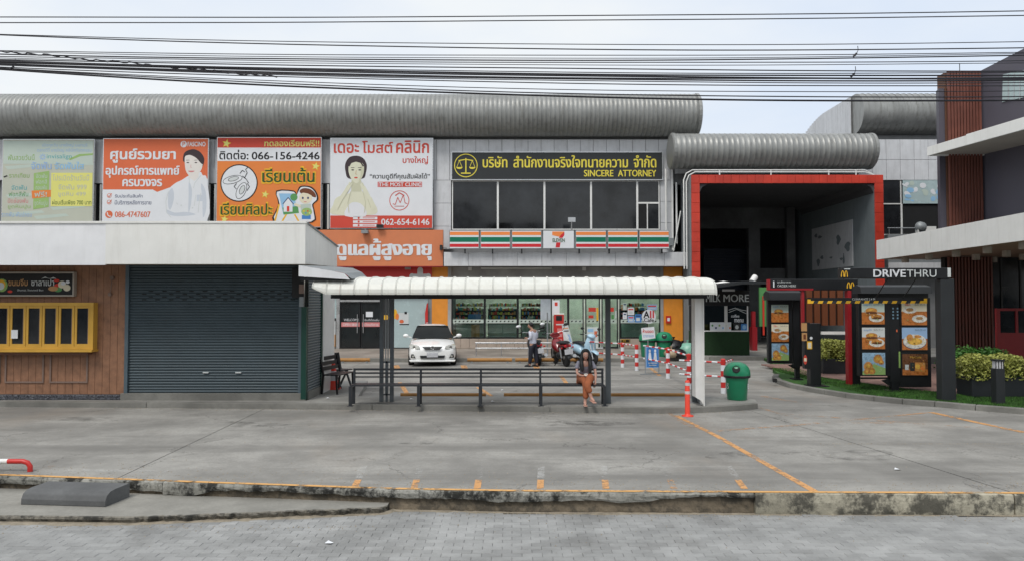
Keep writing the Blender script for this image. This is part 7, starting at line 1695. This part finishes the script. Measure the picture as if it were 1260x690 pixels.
def face(t, c, f, up, r, skin='skin'):
    """eyes, brows, nose, mouth and ears on the head centred at c looking along f"""
    c = Vector(c); f = Vector(f).normalized(); s = f.cross(Vector(up)).normalized(); u = s.cross(f)
    for k in (-1, 1):
        p = c + f * r * .93 + s * k * .030 + u * .008
        M('pr_white').lathe([(0, -.008), (.009, 0), (0, .008)], p, 8).build('eye', t, wl=(0, 0, 0)); q = p + f * .007; M('hair').lathe([(0, -.005), (.005, 0), (0, .005)], q, 8).build('pupil', t, wl=(0, 0, 0))
        M('hair').bar(p + u * .020 - s * .016 + f * .003, p + u * .022 + s * .016 + f * .003, .005, .005).build('eyebrow', t, wl=(0, 0, 0))
        M(skin).lathe([(0, -.026), (.012, -.015), (.014, .01), (0, .026)], c + s * k * (r * .86), 8).build('ear', t, wl=(0, 0, 0))
    M(skin).tube([c + f * r * .92 + u * .01, c + f * (r * 1.0 + .014) - u * .022, c + f * r * .95 - u * .03], [.006, .012, .008], 8).build('nose', t, wl=(0, 0, 0))
    M('pr_rust').bar(c + f * (r * .92) - u * .052 - s * .020, c + f * (r * .92) - u * .052 + s * .020, .008, .008).build('mouth', t, wl=(0, 0, 0))
def person_done(t, loc, sc):
    t.location = loc; t.scale = (sc, sc, sc)
# seated woman: local origin on the floor under the bench edge, facing -y
W_ = thing('person', 'seated person in grey top and rust trousers with long black hair on the long bench', 'person', (0, 0, 0))
hip = (0, .18, .56); 
body = [[(0, .18, .56, .10, .12), (0, .17, .70, .10, .085), (0, .12, .84, .12, .085), (0, .07, .96, .125, .075), (0, .05, 1.01, .05, .045), (0, .02, 1.055, .042, .042), (0, -.015, 1.10, .062, .072), (0, -.02, 1.165, .076, .088), (0, -.01, 1.225, .06, .07)],
        [(0, .07, .96, .125, .075), (-.165, .06, .965, .048), (-.20, .03, .84, .038), (-.205, -.02, .72, .033), (-.13, -.16, .68, .026), (-.075, -.22, .68, .022)],
        [(0, .07, .96, .125, .075), (.165, .06, .965, .048), (.22, .02, .84, .038), (.24, -.02, .70, .033), (.225, -.10, .575, .026), (.215, -.13, .54, .022)],
        [hip + (.10, .12), (-.09, .14, .555, .088), (-.06, -.10, .58, .080), (-.03, -.30, .56, .066), (-.02, -.34, .36, .056), (-.045, -.34, .12, .040), (-.05, -.35, .065, .036), (-.05, -.42, .045, .034, .026), (-.05, -.50, .035, .026, .018)],
        [hip + (.10, .12), (.09, .14, .555, .088), (.10, -.12, .62, .080), (.06, -.33, .63, .066), (-.01, -.42, .46, .054), (.07, -.44, .25, .042), (.09, -.44, .19, .036), (.12, -.50, .15, .032, .026), (.14, -.57, .13, .024, .018)]]
body += hand((-.075, -.22, .68), (.9, -.3, .1), (0, -.6, .8), 1.2, 0) + hand((.215, -.13, .54), (-.1, -.45, -.7), (-.8, -.3, .2), .8, 0)
skinmesh('body', body, 'skin_pink', W_)
skinmesh('shirt', [[(0, .18, .60, .115, .125), (0, .17, .70, .12, .105), (0, .12, .84, .135, .105), (0, .07, .955, .12, .09)], [(0, .07, .955, .12, .09), (-.16, .06, .96, .065), (-.20, .03, .86, .060), (-.205, .015, .81, .055)], [(0, .07, .955, .12, .09), (.16, .06, .96, .065), (.215, .02, .86, .060), (.225, .01, .81, .055)]], 'shirt_grey', W_)
skinmesh('trousers', [[hip + (.13, .14), (-.10, .14, .56, .115), (-.065, -.10, .585, .11), (-.03, -.31, .56, .095), (-.02, -.35, .36, .085), (-.04, -.35, .15, .07)], [hip + (.13, .14), (.10, .14, .56, .115), (.10, -.12, .62, .11), (.06, -.34, .635, .098), (-.01, -.43, .47, .088), (.065, -.45, .30, .072)]], 'trouser_rust', W_)
skinmesh('hair', [[(0, -.045, 1.245, .080, .05), (0, .0, 1.255, .095, .080), (0, .045, 1.18, .105, .085), (0, .075, 1.08, .11, .075), (0, .10, .92, .12, .06)], [(0, .045, 1.18, .088, .080), (-.085, -.01, 1.14, .044), (-.105, -.02, 1.02, .050), (-.095, -.065, .90, .050), (-.08, -.095, .76, .034)], [(0, .045, 1.18, .088, .080), (.085, -.01, 1.14, .044), (.105, -.02, 1.02, .050), (.105, -.065, .90, .050), (.095, -.095, .72, .034)]], 'hair', W_)
face(W_, (0, -.02, 1.145), (0, -1, -.15), (0, 0, 1), .078, 'skin_pink')
for a, b in (((-.05, -.30, .014), (-.05, -.54, .014)), ((.085, -.40, .135), (.155, -.61, .095))): M('skin_pink').bar((a[0], a[1], a[2]), b, .085, .022).build('sandal', W_, bevel=.008)
M('pr_white').box(-.05, .02, -.285, -.275, .675, .80).build('phone', W_) if 0 else None
person_done(W_, (XP(721, 15.6, 470), 15.68, .150), .90)
ph = M('tube_white').add([(-.035, -.06, 0), (.035, -.06, 0), (.035, .07, .03), (-.035, .07, .03), (-.035, -.06, .01), (.035, -.06, .01), (.035, .07, .04), (-.035, .07, .04)], [(0, 1, 2, 3), (4, 5, 6, 7), (0, 1, 5, 4), (2, 3, 7, 6), (0, 3, 7, 4), (1, 2, 6, 5)]).build('phone', None, 'small pale phone held in the lap of the seated person', 'phone')
ph.location = (XP(721, 15.6, 470) - .01, 15.68 - .21, .150 + .615)
# standing man in profile, facing -x, looking down
H_ = thing('person', 'standing person in white shirt and dark trousers looking down at a phone beside a motorbike', 'person', (0, 0, 0))
body = [[(0, 0, .92, .08, .10), (.01, 0, 1.08, .065, .09), (.02, 0, 1.25, .08, .11), (-.0, 0, 1.42, .085, .15), (-.02, 0, 1.47, .05), (-.06, 0, 1.53, .048), (-.115, 0, 1.585, .078, .070), (-.125, 0, 1.65, .088, .078), (-.11, 0, 1.71, .065, .06)],
        [(-.0, 0, 1.42, .085, .15), (0, -.18, 1.41, .055), (.04, -.21, 1.26, .045), (.03, -.20, 1.13, .038), (-.13, -.12, 1.12, .030), (-.20, -.09, 1.14, .024)],
        [(-.0, 0, 1.42, .085, .15), (0, .18, 1.41, .055), (.03, .21, 1.26, .045), (.02, .20, 1.13, .038), (-.14, .10, 1.11, .030), (-.21, .04, 1.13, .024)],
        [(0, 0, .92, .08, .10), (0, -.09, .88, .075), (-.03, -.10, .50, .065), (-.07, -.10, .12, .042), (-.07, -.10, .06, .04), (-.16, -.10, .035, .036, .03), (-.22, -.10, .03, .026, .02)],
        [(0, 0, .92, .08, .10), (.02, .09, .88, .075), (.06, .10, .50, .065), (.10, .10, .12, .042), (.10, .10, .06, .04), (.02, .10, .035, .036, .03), (-.05, .10, .03, .026, .02)]]
body += hand((-.20, -.09, 1.14), (-.9, .2, .15), (0, .5, .8), 1.0, 0) + hand((-.21, .04, 1.13), (-.9, -.1, .1), (0, -.5, .8), 1.0, 0)
skinmesh('body', body, 'skin', H_)
skinmesh('shirt', [[(0, 0, .90, .13, .155), (0, 0, .98, .125, .15), (.01, 0, 1.08, .11, .14), (.02, 0, 1.25, .12, .16), (-.0, 0, 1.41, .09, .16), (-.02, 0, 1.47, .058)], [(-.0, 0, 1.41, .09, .16), (0, -.18, 1.41, .068), (.04, -.21, 1.26, .060), (.03, -.20, 1.13, .052), (-.12, -.125, 1.12, .042)], [(-.0, 0, 1.41, .09, .16), (0, .18, 1.41, .068), (.03, .21, 1.26, .060), (.02, .20, 1.13, .052), (-.12, .11, 1.11, .042)]], 'shirt_white', H_)
skinmesh('trousers', [[(0, 0, 1.0, .115, .14), (0, 0, .93, .125, .15), (0, -.09, .86, .11), (-.03, -.10, .50, .085), (-.065, -.10, .11, .062)], [(0, 0, .93, .125, .15), (.02, .09, .86, .11), (.06, .10, .50, .085), (.095, .10, .11, .062)]], 'trouser_navy', H_)
skinmesh('hair', [[(-.15, 0, 1.73, .055, .06), (-.10, 0, 1.725, .095, .092), (-.055, 0, 1.67, .085, .09), (-.045, 0, 1.60, .055, .075)]], 'hair', H_)
face(H_, (-.125, 0, 1.635), (-1, 0, -.45), (0, 0, 1), .082)
for x_, y_ in ((-.12, -.10), (.05, .10)): 
    m = M('black_matte').box(x_ - .14, x_ + .10, y_ - .045, y_ + .045, .003, .03); m.tube([(x_ + .06, y_, .05), (x_ - .03, y_, .055), (x_ - .13, y_, .035)], [.052, .045, .03], 10); m.build('shoe', H_)
H_.scale = (1.02, 1.08, .90); H_.rotation_euler = (0, 0, math.radians(-32)); H_.location = (XP(655.5, 26.6, 440), 26.35, 0)
ph = M('black_matte').box(-.01, .0, -.03, .03, -.05, .07).build('phone', None, 'black phone held by the standing person', 'phone'); ph.location = (H_.location.x - .26, 26.35 + .12, 1.08); ph.rotation_euler = (0, .6, 0)

# ================================================================ OVERHEAD CABLES
CB = [(21.5, 20.3, 14, .9), (28.5, 26, 19.7, .9), (43, 54.5, 52, .7), (43.6, 60, 59.5, 1.0), (63, 68.5, 65, .7), (64, 72, 66.5, .6), (67, 74.5, 68.5, 1.1), (70, 77, 75, .8), (72, 80, 78, .6), (74, 84, 88, 1.0), (75, 88.5, 89.5, .8),
      (76, 90.5, 93, 1.3), (77, 92.5, 97, 1.5), (78.5, 95, 95.5, 1.0), (80, 96.5, 99, 1.3), (81, 98.5, 102, .8), (83, 101.5, 106, .9), (84, 109, 112, .7), (84.5, 113.5, 119, 1.0), (86, 117, 124, 1.6)]
lab = {0: 'topmost thin cable crossing the sky', 1: 'second cable from the top, running close under the topmost', 2: 'upper thin cable of the pair below the two topmost', 3: 'lower cable of the pair below the two topmost', 19: 'lowest thick cable crossing in front of the metal roof'}
rc = random.Random(5); ORD = 'first second third fourth fifth sixth seventh eighth ninth tenth eleventh twelfth thirteenth fourteenth fifteenth'.split()
for i, (a, b, c_, w_) in enumerate(CB):
    yy = 12.0 + (i % 5) * .25; r_ = w_ * .5 * yy / 900 * 1.45; pts = []
    q2 = (a + c_ - 2 * b) / 2; q1 = (c_ - a) / 2
    ph_ = rc.uniform(0, 6)
    for k in range(-44, 45):
        s = k / 20.0; py = b + q1 * s + q2 * s * s
        if abs(s) > 1: py = b + q1 * s + q2 * (2 * abs(s) - 1) * 1.0 - abs(s - (1 if s > 0 else -1)) * 0
        py += .25 * math.sin(s * 6 + ph_)
        pts.append((s * 630 / 900 * yy, yy, ZP(py, yy)))
    M('cable').tube(pts, r_, 6).build('overhead_cable', None, lab.get(i, ORD[i - 4] + ' cable from the top among those of the dense middle bundle' if i >= 4 and i < 19 else ''), 'cable', 'overhead cables' if i in lab else 'cables of the dense middle bundle')
m = M('cable')      # lashed slack loops twisting round the bundle
pts = [(XP(px, 12.5, 80), 12.5 + .05 * math.sin(px * .3), ZP(63 + (px / 330) * 31 + .7 * math.sin(px * .07), 12.5)) for px in range(-60, 345, 5)]
m.tube(pts, .012, 6); m.build('overhead_cable', None, 'thick twisted cable slanting down through the left of the cable bundle', 'cable', 'overhead cables')
for px, py, lb in ((1052, 66, 'upper small black clamp hanging on the cables at the right'), (1049, 91, 'lower small black clamp hanging on the cables at the right'), (15, 82, 'small black clamp on the bundle at the far left')):
    M('cable').tube([(XP(px - 2, 12.4, py), 12.4, ZP(py + 4, 12.4)), (XP(px + 2, 12.4, py), 12.4, ZP(py, 12.4))], .018, 8).tube([(XP(px + 2, 12.4, py), 12.4, ZP(py, 12.4)), (XP(px + 4, 12.4, py), 12.4, ZP(py - 4, 12.4)), (XP(px + 3.5, 12.4, py), 12.4, ZP(py - 9, 12.4))], .006, 5).build('cable_clamp', None, lb, 'clamp')

# ================================================================ THE OTHER SIDE OF THE STREET (unseen row, added for the window glass to reflect)
ro = random.Random(21); x = -46
for i in range(9):
    w_ = ro.uniform(9, 12); h_ = (11.5, 13.5, 9.5, 14.5, 12, 10, 14, 11, 13)[i]; y0 = -24
    t = thing('townhouse', ('grey', 'cream', 'dark grey', 'pale grey')[i % 4] + ' townhouse added across the street for reflections, the ' + ORD[i] + ' in its row from the left end', 'building', (x + w_ / 2, y0, -.3), 'townhouses added across the street')
    M(('wall_render', 'cream_panel', 'dark_concrete', 'wall_render')[i % 4]).box(x + .03, x + w_ - .03, y0 - 9, y0, -.3, h_).build('wall', t)
    M('clad_dark').box(x - .1, x + w_ - .1, y0 - 9.2, y0 + .6, h_ + .002, h_ + .35).build('roof', t)
    M('shutter').box(x + .8, x + w_ - .8, y0 + .002, y0 + .08, -.2, 3.0).build('roller_shutter', t)
    for f in range(1, int(h_ / 3.4)):
        for k in range(3): M('dark_glass').box(x + 1 + k * (w_ - 1.6) / 3, x + .4 + (k + 1) * (w_ - 1.6) / 3, y0 + .002, y0 + .06, f * 3.4 + .8, f * 3.4 + 2.6).build('window', t)
    x += w_
